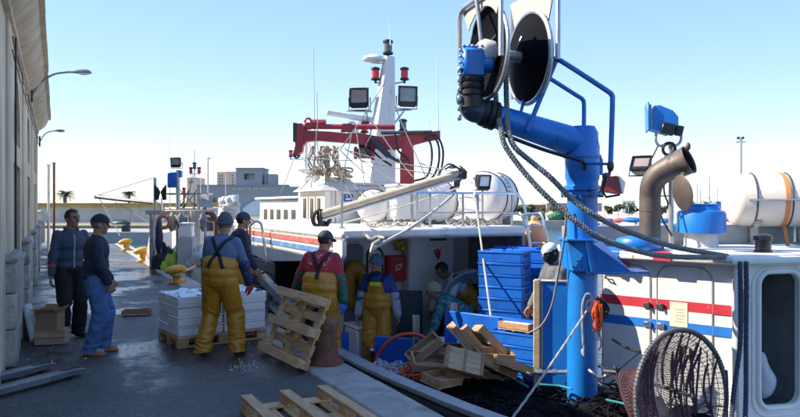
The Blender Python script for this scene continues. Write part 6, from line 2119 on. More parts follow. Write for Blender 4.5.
# plastic bag in the doorway
bgc = Md @ Vector((0.45, -0.05, -0.12))
bm_ = MB().ell((0, 0, 0), (0.14, 0.12, 0.3), None, 22, 16)
for p in bm_.v:
    t = max(0, (p.z + 0.05) / 0.35)
    k = 1 - 0.85 * t + 0.18 * noise.noise(p * 7) + 0.1 * noise.noise(p * 19)
    p.x = p.x * k - 0.06 * t
    p.y *= k
    p.z += 0.03 * noise.noise(p * 11)
sb = solo('plastic_bag', bm_, mat('thin_white_plastic', (0.42, 0.46, 0.5), 0.35, var=0.15, bump=0.3, bs=25), 'limp white plastic bag hanging inside the cabin doorway', 'bag', ang=180, loc=Vector((0, 0, 0)))
sb.location = bgc
solo('coat_hook', MB().tube([Md @ Vector((0.3, 0.23, 0.05)), Md @ Vector((0.36, 0.25, -0.1)), Md @ Vector((0.4, 0.25, -0.12))], 0.014, 6).ell(Md @ Vector((0.3, 0.23, 0.05)), (0.02, 0.02, 0.02)), black, 'black hook holding the plastic bag', 'hook')
# hoop net
hcn = at(683, 397, 6.35)
hn = (-FW * 0.87 + RT * 0.48 + UP * 0.1).normalized()
hr = 0.6
hp_ = root('hoop_net', 'large round scoop net with purple brown mesh leaning at the cabin side', 'net', (hcn.x, hcn.y, hcn.z - hr))
sH, tH = frame_from(hn)
part('hoop', MB().ring(hcn, hn, hr, 0.022, 56, 8), mat('dark_grey_hoop', (0.13, 0.135, 0.14), 0.6, var=0.3), hp_)
lash = MB()
hr_ = random.Random(8)
for k in range(110):
    a = 2 * math.pi * k / 110
    c = hcn + (sH * math.cos(a) + tH * math.sin(a)) * hr
    rad_ = (sH * math.cos(a) + tH * math.sin(a))
    lash.ring(c, rad_.cross(hn), 0.024 + 0.003 * hr_.random(), 0.003, 8, 4)
part('lashing', lash, mat('dark_lashing', (0.06, 0.06, 0.065), 0.85), hp_)
apx = at(616, 372, 6.9)
cone = MB()
NA = 72
for ring_i in range(1, 13):
    t = ring_i / 13
    c = hcn.lerp(apx, t ** 1.1) - UP * 0.12 * math.sin(math.pi * t)
    pts = [c + (sH * math.cos(2 * math.pi * k / NA) + tH * math.sin(2 * math.pi * k / NA)) * hr * (1 - t) ** 0.9 for k in range(NA)]
    cone.tube(pts, 0.004, 3, closed=True)
for k in range(NA):
    a = 2 * math.pi * k / NA
    P = []
    for i in range(10):
        t = i / 9.2
        c = hcn.lerp(apx, t ** 1.1) - UP * 0.12 * math.sin(math.pi * t)
        P.append(c + (sH * math.cos(a + 0.5 * t) + tH * math.sin(a + 0.5 * t)) * hr * (1 - t) ** 0.9)
    cone.tube(P, 0.004, 3)
part('net_bag', cone, mat('purple_net_twine', (0.09, 0.045, 0.06), 0.9, var=0.3), hp_, kind='stuff')
pal = MB()
nL = 76
for k in range(nL):
    u_ = (k + 0.5) / nL * 2 - 1
    hw_ = math.sqrt(1 - u_ * u_)
    for dr in (0, 1):
        P = []
        for i in range(13):
            v_ = (i / 12 * 2 - 1) * hw_
            a, b = (u_, v_) if dr else (v_, u_)
            p = hcn + (sH * (a * 0.707 - b * 0.707) + tH * (a * 0.707 + b * 0.707)) * hr * 0.97
            dep = (1 - (a * a + b * b)) * 0.22
            P.append(p - hn * dep + hn * 0.012 * noise.noise(p * 9))
        pal.tube(P, 0.0024, 3)
part('fine_net', pal, mat('pale_fine_net', (0.36, 0.28, 0.27), 0.9, var=0.3), hp_, kind='stuff')
drp = MB()
for k in range(46):
    a = hr_.uniform(-0.95, 0.95)
    hw_ = math.sqrt(1 - a * a)
    z0 = hw_ * hr_.uniform(0.6, 0.97)
    L = hr_.uniform(0.5, 1.3)
    P = []
    for i in range(8):
        t = i / 7
        p = hcn + (Vector((0, 0, 1)) - hn * hn.z).normalized() * (z0 - L * t) * hr + hn.cross(Vector((0, 0, 1))).normalized() * (a + 0.07 * math.sin(t * 3 + k)) * hr
        q = (p - hcn).length / hr
        P.append(p - hn * max(0, 1 - q * q) * 0.2 + hn * 0.02)
    drp.tube(spline(P, 4), hr_.uniform(0.005, 0.014), 5)
part('draped_strand', drp, mat('purple_net_twine', (0.07, 0.035, 0.055), 0.9), hp_, kind='stuff')
part('handle_bar', MB().tube([at(604, 371, 7.0), apx, hcn - sH * 0.1], 0.018, 8).ring(apx, (RT + UP * 0.2), 0.05, 0.015, 14, 6), darksteel, hp_)
part('bridle', MB().tube([apx, at(640, 402, 6.6)], 0.008, 5).tube([apx, at(596, 382, 7.05)], 0.008, 5).tube(sag(at(611, 338, 7.6), at(640, 352, 6.7), 0.02), 0.014, 6).tube([at(640, 352, 6.7), at(616, 372, 6.9)], 0.008, 5), black, hp_)

# ------------------------------------------------------------------ boat at the far end of the quay
TC = [(18.2, 3.5, 5.7, 0.2), (18.9, 3.25, 6.0, 0.2), (21, 3.15, 6.1, 0.2), (24, 3.2, 6.05, 0.35), (26.5, 3.8, 5.4, 0.65), (27.8, 4.58, 4.62, 0.85)]
C_ = root('fishing_boat', 'cluttered pale fishing boat with gantry and thin boom at the far end of the quay', 'boat', (4.6, 22.5, WATER - 0.4))
h, dk = hull_shell(TC, zdeck=-0.45)
part('hull', h, white, C_)
part('deck', dk, mat('grey_deck', (0.22, 0.22, 0.21), 0.7), C_)
part('rail_cap', MB().strip([(interp(TC, y, 1) + 0.03, y, interp(TC, y, 3)) for y in [18.3 + 0.4 * k for k in range(24)]], 0.14, 0.05), woodold, C_)
GD = 19.6
for x in (152, 193):
    part('gantry_post', MB().tube([(at(x, 212, GD).x, at(x, 212, GD).y, -0.45), at(x, 211, GD)], 0.1 if x > 160 else 0.07, 10), sparm if x > 160 else steel, C_)
part('gantry_beam', MB().box((at(146, 211.5, GD) + at(206, 213, GD)) / 2, ((at(206, 213, GD) - at(146, 211.5, GD)).length, 0.14, 0.12), math.atan2(*(lambda d_: (d_.y, d_.x))(at(206, 213, GD) - at(146, 211.5, GD))), 0.02), sparm, C_)
cw = part('wheelhouse', MB().box((4.3, 23.6, 0.6), (1.7, 2.2, 2.1), bev=0.05), white, C_)
part('wheelhouse_roof', MB().box((4.3, 23.6, 1.69), (1.95, 2.5, 0.08), bev=0.02), white, C_)
for k in range(3):
    part('window', MB().box((3.8 + k * 0.5, 22.492, 1.2), (0.36, 0.02, 0.45), bev=0.01), darkglass, cw)
for k in range(3):
    part('window', MB().box((3.442, 22.95 + k * 0.62, 1.2), (0.02, 0.45, 0.45), bev=0.01), darkglass, cw)
wdg = MB().add([at(145, 262, 20.5), at(158, 266, 20.2), at(158, 233, 20.2), at(150, 231, 20.4)] + [p + Vector((0.5, 0.8, 0)) for p in (at(145, 262, 20.5), at(158, 266, 20.2), at(158, 233, 20.2), at(150, 231, 20.4))],
               [(0, 1, 2, 3), (7, 6, 5, 4), (0, 4, 5, 1), (1, 5, 6, 2), (2, 6, 7, 3), (3, 7, 4, 0)])
part('breakwater_shield', wdg, whiteclean, C_)
mstm = MB().tube([(at(178, 205, 20).x, at(178, 205, 20).y, -0.45), at(178, 170, 20)], 0.06, 8)
part('light_post', mstm, steel, C_)
flood(at(176.5, 162, 19.9), -YAW + R(-5), R(6), 0.29, 0.27, C_, lens=dullglass)
part('blue_bin', MB().box(at(173, 180, 20.05), (0.26, 0.24, 0.44), CR, 0.02).box(at(180, 174, 20.05), (0.1, 0.2, 0.2), CR, 0.02), bluecrate, C_)
bt_ = MB()
for s in (-1, 1):
    bt_.add([at(160.5, 192, 19.8), at(160.5 + s * 6, 184, 19.8), at(160.5 + s * 6, 200, 19.8), at(160.5 + s * 2, 200, 19.9), at(160.5 + s * 2, 188, 19.95)], [(0, 1, 2, 3), (0, 4, 1), (1, 4, 3, 2)])
part('radar_reflector', bt_, black, C_)
part('thin_mast', MB().tube([(at(194.5, 200, 20.5).x, at(194.5, 200, 20.5).y, -0.45), at(194.5, 150, 20.5)], [0.04, 0.012], 7).tube([at(190, 174, 20.5), at(199, 174, 20.5)], 0.014, 6), steel, C_)
for x, y in ((190.8, 170.5), (199.2, 170.5), (184, 191)):
    nav_lamp(at(x, y, 20.5), redglass, C_, 0.75)
nav_lamp(at(194.5, 166, 20.5), amb, C_, 0.8)
part('shelf', MB().box(at(190, 194, 20.5), (1.2, 0.5, 0.05), CR), steel, C_)
part('stanchion', MB().tube([(at(184, 194, 20.5).x, at(184, 194, 20.5).y, -0.45), at(184, 193, 20.5)], 0.03, 6).tube([(at(205, 194, 20.5).x, at(205, 194, 20.5).y, -0.45), at(205, 194, 20.5)], 0.03, 6).tube([at(155, 178, 20.2), (at(155, 200, 20.2).x, at(155, 200, 20.2).y, -0.4)], 0.05, 7), steel, C_)
for x, y0 in ((170, 116), (163, 170), (201, 166), (226, 150)):
    q0 = at(x, 212, 21)
    part('antenna', MB().tube([(q0.x, q0.y, 1.3 if x < 220 else 0.4), at(x - 0.5, y0, 21)], [0.014, 0.005], 5), whiteclean, C_)
cbm = root('derrick_boom', 'thin grey boom reaching out over the quay from the far boat', 'boom', at(156, 206, 20.3))
part('spar', MB().tube([at(97, 196.5, 20.8), at(120, 199.5, 20.6), at(156, 203, 20.3)], [0.07, 0.06, 0.05], 8), alu, cbm)
part('end_fitting', MB().box(at(98, 196.5, 20.8), (0.2, 0.1, 0.14), CR, 0.02), steel, cbm)
part('stay', MB().tube([at(98, 195, 20.8), at(155, 177, 20.2)], 0.016, 5).tube([at(99, 198, 20.8), at(113, 222, 20.6), at(120, 236, 20.4)], 0.014, 5).tube([at(115, 202, 20.7), at(148, 222, 20.4)], 0.012, 5), ropepale, cbm)
lb = at(163.5, 222, 19.4)
solo('lifebuoy', MB().ring(lb, (sn, cs, 0.05), 0.165, 0.05, 28, 10), mat('faded_red_lifebuoy', (0.55, 0.17, 0.10), 0.6), 'faded red lifebuoy ring hanging at the gantry of the far boat', 'lifebuoy')
ct = MB().ell((0, 0, 0), (0.09, 0.08, 0.5), None, 14, 14)
for p in ct.v:
    k = 1 + 0.25 * noise.noise(p * 4)
    p.x *= k * (1.15 - 0.3 * p.z)
    p.y *= k
co = solo('oilskin_coat', ct, mat('navy_oilskin', (0.012, 0.02, 0.06), 0.45), 'long navy oilskin coat hanging below the lifebuoy', 'coat', loc=Vector((0, 0, 0)), ang=180)
co.location = at(159, 236, 19.4)
heap(Vector((at(166, 250, 19.6).x, at(166, 250, 19.6).y, -0.42)), 0.35, 0.35, 0.7, black, 'gear_sack', 'black gear sack on the deck of the far boat', 'sack', None, 4)
heap(Vector((at(172, 250, 19.3).x, at(172, 250, 19.3).y, -0.42)), 0.25, 0.25, 0.55, mat('yellow_green_cloth', (0.35, 0.5, 0.05), 0.8, var=0.5, vs=5), 'oilskin_heap', 'yellow green oilskins heaped beside the black sack', 'cloth', None, 5)
whitenet = mat('pale_net_pile', (0.60, 0.57, 0.53), 0.9, var=0.3, vs=6, bump=1.0, bs=25, dist=0.05)
for i, (x, y, d, rx, rz_, lab) in enumerate(((150, 262, 20.8, 0.45, 0.35, 'small pale net pile at the bow side of the far gunwale'), (164, 262, 19.8, 0.6, 0.42, 'pale net pile in the middle of the far gunwale'), (183, 262, 18.9, 0.55, 0.42, 'pale net pile at the near end of the far gunwale'))):
    q = at(x, y, d)
    heap((3.5, q.y, 0.0), 0.42, rx * 1.6, rz_, whitenet, 'net_pile', lab, 'net pile', 'pale nets on the far boat', 11 + i)
fw_ = at(187, 230, 18.9)
wb = root('cool_box', 'white cool box on a pale stand on the far boat', 'box', (fw_.x, fw_.y, -0.45))
part('body', MB().box((fw_.x, fw_.y, fw_.z - 0.03), (0.34, 0.3, 0.34), CR, 0.03), whiteclean, wb)
part('lid', MB().box((fw_.x, fw_.y, fw_.z + 0.17), (0.37, 0.33, 0.07), CR, 0.02), whiteclean, wb)
part('stand', MB().box((fw_.x, fw_.y, (fw_.z - 0.2 - 0.45) / 2), (0.42, 0.36, fw_.z - 0.2 + 0.45), CR, 0.02), palewall, wb)
bnd = mat('white_rolled_canvas', (0.68, 0.66, 0.62), 0.85, var=0.2, vs=5, bump=0.5, bs=12, dist=0.04)
for i, (x, y0, y1, w_, lab) in enumerate(((222, 197, 222, 0.12, 'narrow white canvas roll left of the beanie'), (229, 196, 222, 0.17, 'white canvas roll above the beanie'), (234.5, 195, 222, 0.14, 'white canvas roll beside the cap'))):
    p0, p1 = at(x, y1, 17.6), at(x + 1, y0, 17.6)
    t = MB().tube([p0.lerp(p1, k / 24) + Vector((0.02 * math.sin(k * 0.9), 0, 0)) for k in range(25)], [w_ * (0.8 + 0.5 * noise.noise(Vector((k * 0.35, i * 5.0, 0)))) * min(1, 0.35 + k * 0.2, 0.35 + (24 - k) * 0.2) for k in range(25)], 20)
    for p in t.v:
        p += Vector((noise.noise(p * 7), noise.noise(p * 7 + Vector((9, 0, 0))), noise.noise(p * 6))) * 0.045
    for k in (3, 8):
        t.ring(p0.lerp(p1, k / 12), (0, 0, 1), w_ * 0.9, 0.012, 14, 5)
    t.tube([(p0.x, p0.y, 0.2), p0], 0.04, 6)
    solo('canvas_roll', t, bnd, lab, 'canvas roll', 'canvas rolls')
tp = MB().add([at(198, 207, 20), at(213, 208, 20), at(207, 194, 20.2), at(201, 194, 20.2), at(198, 207, 20.9), at(213, 208, 20.9), at(207, 194, 20.6), at(201, 194, 20.6)], [(0, 1, 2, 3), (7, 6, 5, 4), (0, 4, 5, 1), (1, 5, 6, 2), (2, 6, 7, 3), (3, 7, 4, 0)])
tp.tube([(at(205, 205, 20.4).x, at(205, 205, 20.4).y, -0.45), at(205, 205, 20.4)], 0.05, 6)
solo('canvas_hood', tp, mat('grey_canvas', (0.36, 0.35, 0.33), 0.85, var=0.2, bump=0.3), 'grey canvas hood over gear on the far boat', 'hood')
ep = MB().tube(spline([(at(216, 240, 18.8).x, at(216, 240, 18.8).y, -0.4), at(216, 235, 18.8), at(215.5, 222, 18.8), at(212, 214, 18.8), at(206, 212, 18.8)], 6), 0.07, 10)
solo('vent_pipe', ep, rust, 'rusty curved vent pipe on the far boat', 'pipe')
ml = MB().tube(sag((2.5, gp(169, 284).y, 0.3), (3.2, 18.4, 0.25), 0.05), 0.03, 7)
ml.ring((2.5, gp(169, 284).y, 0.2), (0, 0, 1), 0.14, 0.03, 20, 7)
solo('bollard_rope', ml, ropetan, 'tan mooring rope from the yellow bollard to the far boat', 'rope')
ml = MB().tube(sag((3.25, 19.0, 0.5), at(192, 225, 19.6), 0.05), 0.02, 6).tube(sag((3.3, 18.6, 0.4), at(193, 240, 19.6), 0.02), 0.02, 6)
solo('lashing_rope', ml, ropepale, 'slack pale ropes from the far gunwale to the gantry post', 'rope')

cl_ = random.Random(77)
for k in range(9):
    x = 150 + cl_.uniform(0, 60)
    yt = cl_.uniform(196, 222)
    q = at(x, 225, cl_.uniform(19.2, 21.5))
    part('stanchion', MB().tube([(q.x, q.y, -0.45), (q.x, q.y, HC + (HOR - yt) / F * 20)], 0.022, 6), (steel, sparm, whiteclean)[k % 3], C_)
for k in range(7):
    part('stay', MB().tube(sag(at(cl_.uniform(150, 200), cl_.uniform(172, 205), 20), at(cl_.uniform(160, 214), cl_.uniform(205, 228), 20.5), 0.08), 0.012, 5), ropepale if k % 2 else rope_dark, C_)
for k, (x, lab) in enumerate(((181, 'grey net bundle hanging from the gantry beside the post'), (172, 'tan net bundle hanging from the gantry by the lifebuoy'), (203, 'grey net bundle at the gantry end'))):
    q = at(x, 213, 19.55)
    t = MB().tube([q + Vector((0, 0, 0.02 - 0.06 * i)) for i in range(10)], [0.03 + 0.09 * math.sin(math.pi * i / 9) for i in range(10)], 14)
    for p in t.v:
        p += Vector((noise.noise(p * 9), noise.noise(p * 9 + Vector((3, 0, 0))), 0)) * 0.05
    solo('net_bundle', t, (ropegrey, ropetan, ropegrey)[k], lab, 'net bundle', ang=180)

# ------------------------------------------------------------------ another white boat rafted outside, beyond the wheelhouse
TD = [(18.5, 6.9, 9.2, 0.35), (20, 6.7, 9.4, 0.35), (24, 6.7, 9.4, 0.45), (27, 7.2, 8.9, 0.75), (29, 8.03, 8.07, 1.0)]
D_ = root('fishing_boat', 'pale fishing boat with white deckhouse moored in front of the ice factory', 'boat', (8.0, 23, WATER - 0.4))
h, dk = hull_shell(TD, zdeck=-0.3)
part('hull', h, white, D_)
part('deck', dk, mat('grey_deck', (0.22, 0.22, 0.21), 0.7), D_)
dhs = part('deckhouse', MB().box((7.9, 23.8, 0.85), (1.9, 4.9, 2.3), bev=0.06), white, D_)
part('deckhouse_roof', MB().box((7.9, 23.8, 2.04), (2.2, 5.3, 0.09), bev=0.03), white, D_)
for k in range(5):
    part('window', MB().box((6.945, 22.0 + 0.85 * k, 1.45), (0.02, 0.46, 0.4), bev=0.01), darkglass, dhs)
for k in range(3):
    part('window', MB().box((7.35 + 0.55 * k, 21.345, 1.45), (0.4, 0.02, 0.4), bev=0.01), darkglass, dhs)
part('blue_band', MB().box((6.94, 23.8, 1.0), (0.02, 4.8, 0.12)), stripe_b, dhs)
part('mast', MB().tube([(7.9, 23.6, 1.8), (7.9, 23.6, 4.6)], [0.09, 0.05], 9).tube([(7.3, 23.6, 3.4), (8.5, 23.6, 3.4)], 0.03, 6), whiteclean, D_)
part('stay', MB().tube([(7.9, 23.6, 4.5), (7.2, 19.0, 0.4)], 0.015, 5).tube([(7.9, 23.6, 4.5), (8.0, 28.6, 1.1)], 0.015, 5), ropegrey, D_)
nav_lamp((7.35, 23.6, 3.58), redglass, D_, 1.0)
nav_lamp((8.45, 23.6, 3.58), amb, D_, 1.0)
part('railing', MB().tube([(6.75, 19 + 0.6 * k, 1.0) for k in range(14)], 0.02, 6), chrome, D_)
for k in range(7):
    part('rail_post', MB().tube([(6.75, 19 + 1.2 * k, 0.3), (6.75, 19 + 1.2 * k, 1.0)], 0.017, 6), chrome, D_)
part('canvas_cover', MB().ell((8.0, 20.3, 0.55), (1.0, 1.2, 0.75), None, 22, 12), mat('pale_blue_canvas', (0.50, 0.58, 0.66), 0.7, var=0.12, bump=0.3), D_)
part('radar', MB().box((7.9, 23.4, 3.0), (0.9, 0.12, 0.1), 0.4, 0.03).tube([(7.9, 23.45, 2.8), (7.9, 23.45, 3.0)], 0.08, 10), whiteclean, D_)


# ------------------------------------------------------------------ pallets
def pallet():
    r = root('pallet', '', 'pallet', (0, 0, 0))
    for y, w_ in ((-0.35, 0.1), (0, 0.1), (0.35, 0.1)):
        part('runner', MB().box((0, y, 0.011), (1.2, w_, 0.022), bev=0.003), wood, r, local=True)
        for x in (-0.53, 0, 0.53):
            part('block', MB().box((x, y, 0.061), (0.14, w_ - 0.006, 0.077), bev=0.004), wood, r, local=True)
    for x in (-0.53, 0, 0.53):
        part('stringer', MB().box((x, 0, 0.111), (0.14, 0.8, 0.021), bev=0.003), wood, r, local=True)
    for y, w_ in ((-0.34, 0.12), (-0.175, 0.1), (0, 0.12), (0.175, 0.1), (0.34, 0.12)):
        part('deck_board', MB().box((0, y, 0.133), (1.2, w_, 0.021), bev=0.003), wood, r, local=True)
    return r


PA = pallet()
PG = 'wooden pallets on the quay'
tag(PA, 'empty wooden pallet lying upside down on the asphalt by the coping', None, PG)
PA.location = (1.845, 5.47, 0.15)
PA.rotation_euler = (R(180), 0, R(91))
bd_ = Vector((-0.10, 0.995, 0)).normalized()
yd = Vector((0.36, 0.06, 0.93)).normalized()
yd = (yd - bd_ * yd.dot(bd_)).normalized()
zd = bd_.cross(yd)
Mr = Matrix((bd_, yd, zd)).transposed()
o = inst(PA, Vector((2.24, 7.80, 0.058)) + yd * 0.4, tuple(Mr.to_euler()), 'wooden pallet stood on its long edge, leaning on the rusty bollard', PG)
# loaded pallet with foam boxes
PZ = R(10)
pc_ = Vector((1.88, 9.51, 0))
inst(PA, pc_ + UP * 0.006, PZ, 'wooden pallet under the stacked white foam boxes', PG)
ex_, ey_ = Vector((math.cos(PZ), math.sin(PZ), 0)), Vector((-math.sin(PZ), math.cos(PZ), 0))
names = {(-1, -1): 'in the front stack by the open asphalt', (1, -1): 'in the front stack behind the yellow trousers', (-1, 1): 'in the rear stack by the open asphalt', (1, 1): 'in the rear stack nearest the boat'}
fr_ = random.Random(12)
for i in (-1, 1):
    for j in (-1, 1):
        for k in range(4):
            hz = 0.124
            loc = pc_ + ex_ * i * 0.302 + ey_ * j * 0.201 + UP * (0.152 + k * hz) + Vector((fr_.uniform(-0.008, 0.008), fr_.uniform(-0.008, 0.008), 0))
            top = k == 3
            lab = ('top foam box full of crushed ice ' if top else ('%s white foam box ' % ('bottom', 'second lowest', 'second highest')[k])) + names[(i, j)]
            foam_box('foam_box', loc, PZ + fr_.uniform(-0.015, 0.015), lab, (0.59, 0.39, hz - 0.001), 'foam fish boxes on the pallet', not top)
# brown flat crate
bp2 = gp(137, 315)
inst(WC, (bp2.x, bp2.y, 0.016), (0, 0, R(-14)), 'flat brown wooden crate alone on the wet asphalt')
o = [c for c in COL.objects if c.name.startswith('wooden_crate')][-1]
o.scale = (1.05, 1.0, 0.8)
if 'group' in o:
    del o['group']
for c in o.children:
    pass
# cardboard box on a wooden box, foam tube
wbp = gp(52, 345)
wb_ = root('wooden_box', 'small pale wooden box under the cardboard carton by the wall', 'box', (wbp.x, wbp.y + 0.1, 0), R(-12))
for q in range(2):
    for s in (-1, 1):
        part('side_board', MB().box((0, s * 0.13, 0.05 + q * 0.085), (0.36, 0.016, 0.08), bev=0.003), woodpale, wb_, local=True)
        part('end_board', MB().box((s * 0.172, 0, 0.05 + q * 0.085), (0.016, 0.243, 0.08), bev=0.003), woodpale, wb_, local=True)
for q in range(3):
    part('top_board', MB().box((0, -0.088 + q * 0.088, 0.185), (0.37, 0.082, 0.014), bev=0.003), woodpale, wb_, local=True)
cbx_ = root('cardboard_box', 'open brown cardboard carton with its flaps up beside the wall', 'box', (wbp.x - 0.02, wbp.y + 0.12, 0.195), R(-25))
cw_, cd_, chh = 0.27, 0.22, 0.21
sd_ = MB()
for s in (-1, 1):
    sd_.box((0, s * cd_ / 2, chh / 2), (cw_, 0.006, chh)).box((s * cw_ / 2, 0, chh / 2), (0.006, cd_ - 0.008, chh))
sd_.box((0, 0, 0.004), (cw_ - 0.01, cd_ - 0.01, 0.006))
part('body', sd_, card, cbx_, local=True)
for s, a in ((1, 25), (-1, 50)):
    part('flap', MB().box((0, s * (cd_ / 2 + 0.048 * math.sin(R(a))), chh + 0.048 * math.cos(R(a))), (cw_ - 0.01, 0.005, 0.1), Matrix.Rotation(R(-a * s), 3, 'X')), card, cbx_, local=True)
    part('flap', MB().box((s * (cw_ / 2 + 0.048 * math.sin(R(a + 10))), 0, chh + 0.048 * math.cos(R(a + 10))), (0.005, cd_ - 0.01, 0.1), Matrix.Rotation(R((a + 10) * s), 3, 'Y')), card, cbx_, local=True)
c2 = root('cardboard_box', 'second brown cardboard carton behind the open one', 'box', (wbp.x - 0.18, wbp.y + 0.62, 0), R(15))
part('body', MB().box((0, 0, 0.21), (0.3, 0.3, 0.42), bev=0.006), card, c2, local=True)
part('tape', MB().box((0, 0, 0.421), (0.3, 0.05, 0.003)), mat('brown_tape', (0.42, 0.30, 0.18), 0.35), c2, local=True)
ta, tb = gp(35, 345) + UP * 0.06, at(27, 306, 9.25)
solo('foam_tube', MB().tube([ta, ta.lerp(tb, 0.3), tb], 0.058, 16).tube([ta - (tb - ta) * 0.008, ta], 0.03, 10), mat('white_foam_tube', (0.68, 0.70, 0.72), 0.6, var=0.1), 'white foam roll leaning against the granite plinth', 'tube')
# pallet jack forks
jk = root('pallet_jack', 'grey pallet jack with two long forks lying beside the wall', 'pallet jack', (-0.35, 7.75, 0))
fm = mat('worn_grey_fork', (0.22, 0.23, 0.24), 0.4, 0.65, var=0.3, vs=6, dirt=(0.12, 0.09, 0.07), ds=5, da=0.3, bump=0.12)
t1, t2 = gp(83, 366, 0.09), gp(54, 361, 0.09)
fd = Vector((0.775, 0.632, 0)).normalized()
fs_ = Vector((-fd.y, fd.x, 0))
for tip in (Vector((t1.x, t1.y, 0)), Vector((t2.x, t2.y, 0))):
    fk = MB()
    P = [tip - fd * L for L in (1.15, 0.5, 0.14, 0.05, 0.0)]
    W_ = [0.08, 0.08, 0.075, 0.06, 0.035]
    top_ = [0.088, 0.088, 0.086, 0.078, 0.06]
    bot_ = [0.035, 0.035, 0.038, 0.042, 0.045]
    vs = []
    for p, w_, a, b in zip(P, W_, top_, bot_):
        vs += [p - fs_ * w_ + UP * b, p + fs_ * w_ + UP * b, p + fs_ * w_ + UP * a, p + fs_ * w_ * 0.8 + UP * (a + 0.008), p - fs_ * w_ * 0.8 + UP * (a + 0.008), p - fs_ * w_ + UP * a]
    k = 6
    fk.add(vs, [[i * k + j, i * k + (j + 1) % k, (i + 1) * k + (j + 1) % k, (i + 1) * k + j] for i in range(4) for j in range(k)] + [list(range(k))[::-1], [4 * k + j for j in range(k)]])
    f_ = part('fork', fk, fm, jk)
    part('fork_slot', MB().box(tip - fd * 0.16 + UP * 0.0965, (0.2, 0.075, 0.003), math.atan2(fd.y, fd.x)), black, f_)
    part('roller', MB().tube([tip - fd * 0.16 - fs_ * 0.04 + UP * 0.036, tip - fd * 0.16 + fs_ * 0.04 + UP * 0.036], 0.035, 12), black, f_)
hd_ = (Vector((t1.x, t1.y, 0)) + Vector((t2.x, t2.y, 0))) / 2 - fd * 1.2
part('body', MB().box(hd_ + UP * 0.2, (0.18, 0.55, 0.33), math.atan2(fd.y, fd.x), 0.03).tube([hd_ + UP * 0.03 - fs_ * 0.08, hd_ + UP * 0.03 + fs_ * 0.08], 0.09, 14), mat('jack_red', (0.4, 0.04, 0.03), 0.5), jk)
part('handle', MB().tube([hd_ + UP * 0.3, hd_ + UP * 1.0 - fd * 0.12], 0.02, 8).tube([hd_ + UP * 1.0 - fd * 0.12 - fs_ * 0.12, hd_ + UP * 1.16 - fd * 0.15 - fs_ * 0.12, hd_ + UP * 1.16 - fd * 0.15 + fs_ * 0.12, hd_ + UP * 1.0 - fd * 0.12 + fs_ * 0.12, hd_ + UP * 1.0 - fd * 0.12 - fs_ * 0.12], 0.014, 7), darksteel, jk)
# spilt ice and scraps on the ground
icr = random.Random(14)
sp_ = MB()
for (x, y, rx, ry, n_, s_) in ((247, 368, 0.10, 0.16, 70, 0.007), (175, 300, 0.25, 0.5, 20, 0.009), (60, 352, 0.35, 0.5, 60, 0.009), (140, 330, 0.6, 1.2, 100, 0.008), (300, 300, 0.02, 0.02, 1, 0.01), (262, 338, 0.18, 0.3, 50, 0.009), (120, 290, 0.8, 1.5, 50, 0.009)):
    c = gp(x, y)
    for k in range(n_):
        px_, py_ = c.x + icr.gauss(0, rx), c.y + icr.gauss(0, ry)
        if px_ < -0.3 or px_ > 2.4:
            continue
        q = s_ * icr.uniform(0.4, 1.3)
        sp_.ell((px_, py_, q * 0.4), (q, q * icr.uniform(0.6, 1.4), q * 0.7), Matrix.Rotation(icr.uniform(0, 3), 3, 'Z'), 5, 4)
solo('ice_scraps', sp_, icem, 'spilt crushed ice and pale fish scraps on the wet asphalt', None, kind='stuff')


# ------------------------------------------------------------------ people
def remesh(mb, vox, smooth=4, fac=0.5):
    me = mb.mesh('tmp')
    o = bpy.data.objects.new('tmp', me)
    COL.objects.link(o)
    m = o.modifiers.new('r', 'REMESH')
    m.mode = 'VOXEL'
    m.voxel_size = vox
    if smooth:
        s = o.modifiers.new('s', 'SMOOTH')
        s.iterations = smooth
        s.factor = fac
    dg = bpy.context.evaluated_depsgraph_get()
    dg.update()
    out = bpy.data.meshes.new_from_object(o.evaluated_get(dg))
    bpy.data.objects.remove(o)
    bpy.data.meshes.remove(me)
    return out


def wrinkle(me, amp, seed=0.0, fz=1.0, hot=()):
    """cross folds where the cloth is pressed together (hot spots), long soft folds elsewhere"""
    nrm = [v.normal.copy() for v in me.vertices]
    for v, n in zip(me.vertices, nrm):
        p = v.co
        w_ = noise.noise(p * 3 + Vector((seed, 0, 0)))
        q = Vector((p.x * 5 + seed, p.y * 5, p.z * 19 * fz + p.x * 6 + w_ * 2))
        cross = 1 - 2.2 * abs(noise.noise(q))
        lng = noise.noise(Vector((p.x * 15 + seed, p.y * 15, p.z * 2.2)))
        h = 0.12
        for (c, r_, g) in hot:
            h += g * math.exp(-((p - c).length / r_) ** 2)
        v.co = p + n * amp * (0.75 * cross * min(1.6, h) + 0.32 * lng + 0.45 * w_)
    me.update()


def finish(me, ang=180):
    me.polygons.foreach_set('use_smooth', [True] * len(me.polygons))
    me.update()
    return me


def ik(a, t, l1, l2, pole):
    a, t = Vector(a), Vector(t)
    d = t - a
    L = min(d.length, (l1 + l2) * 0.998)
    d.normalize()
    t = a + d * L
    c = (l1 * l1 - l2 * l2 + L * L) / (2 * L)
    h = math.sqrt(max(0, l1 * l1 - c * c))
    p = Vector(pole)
    p = (p - d * p.dot(d)).normalized()
    return a + d * c + p * h, t


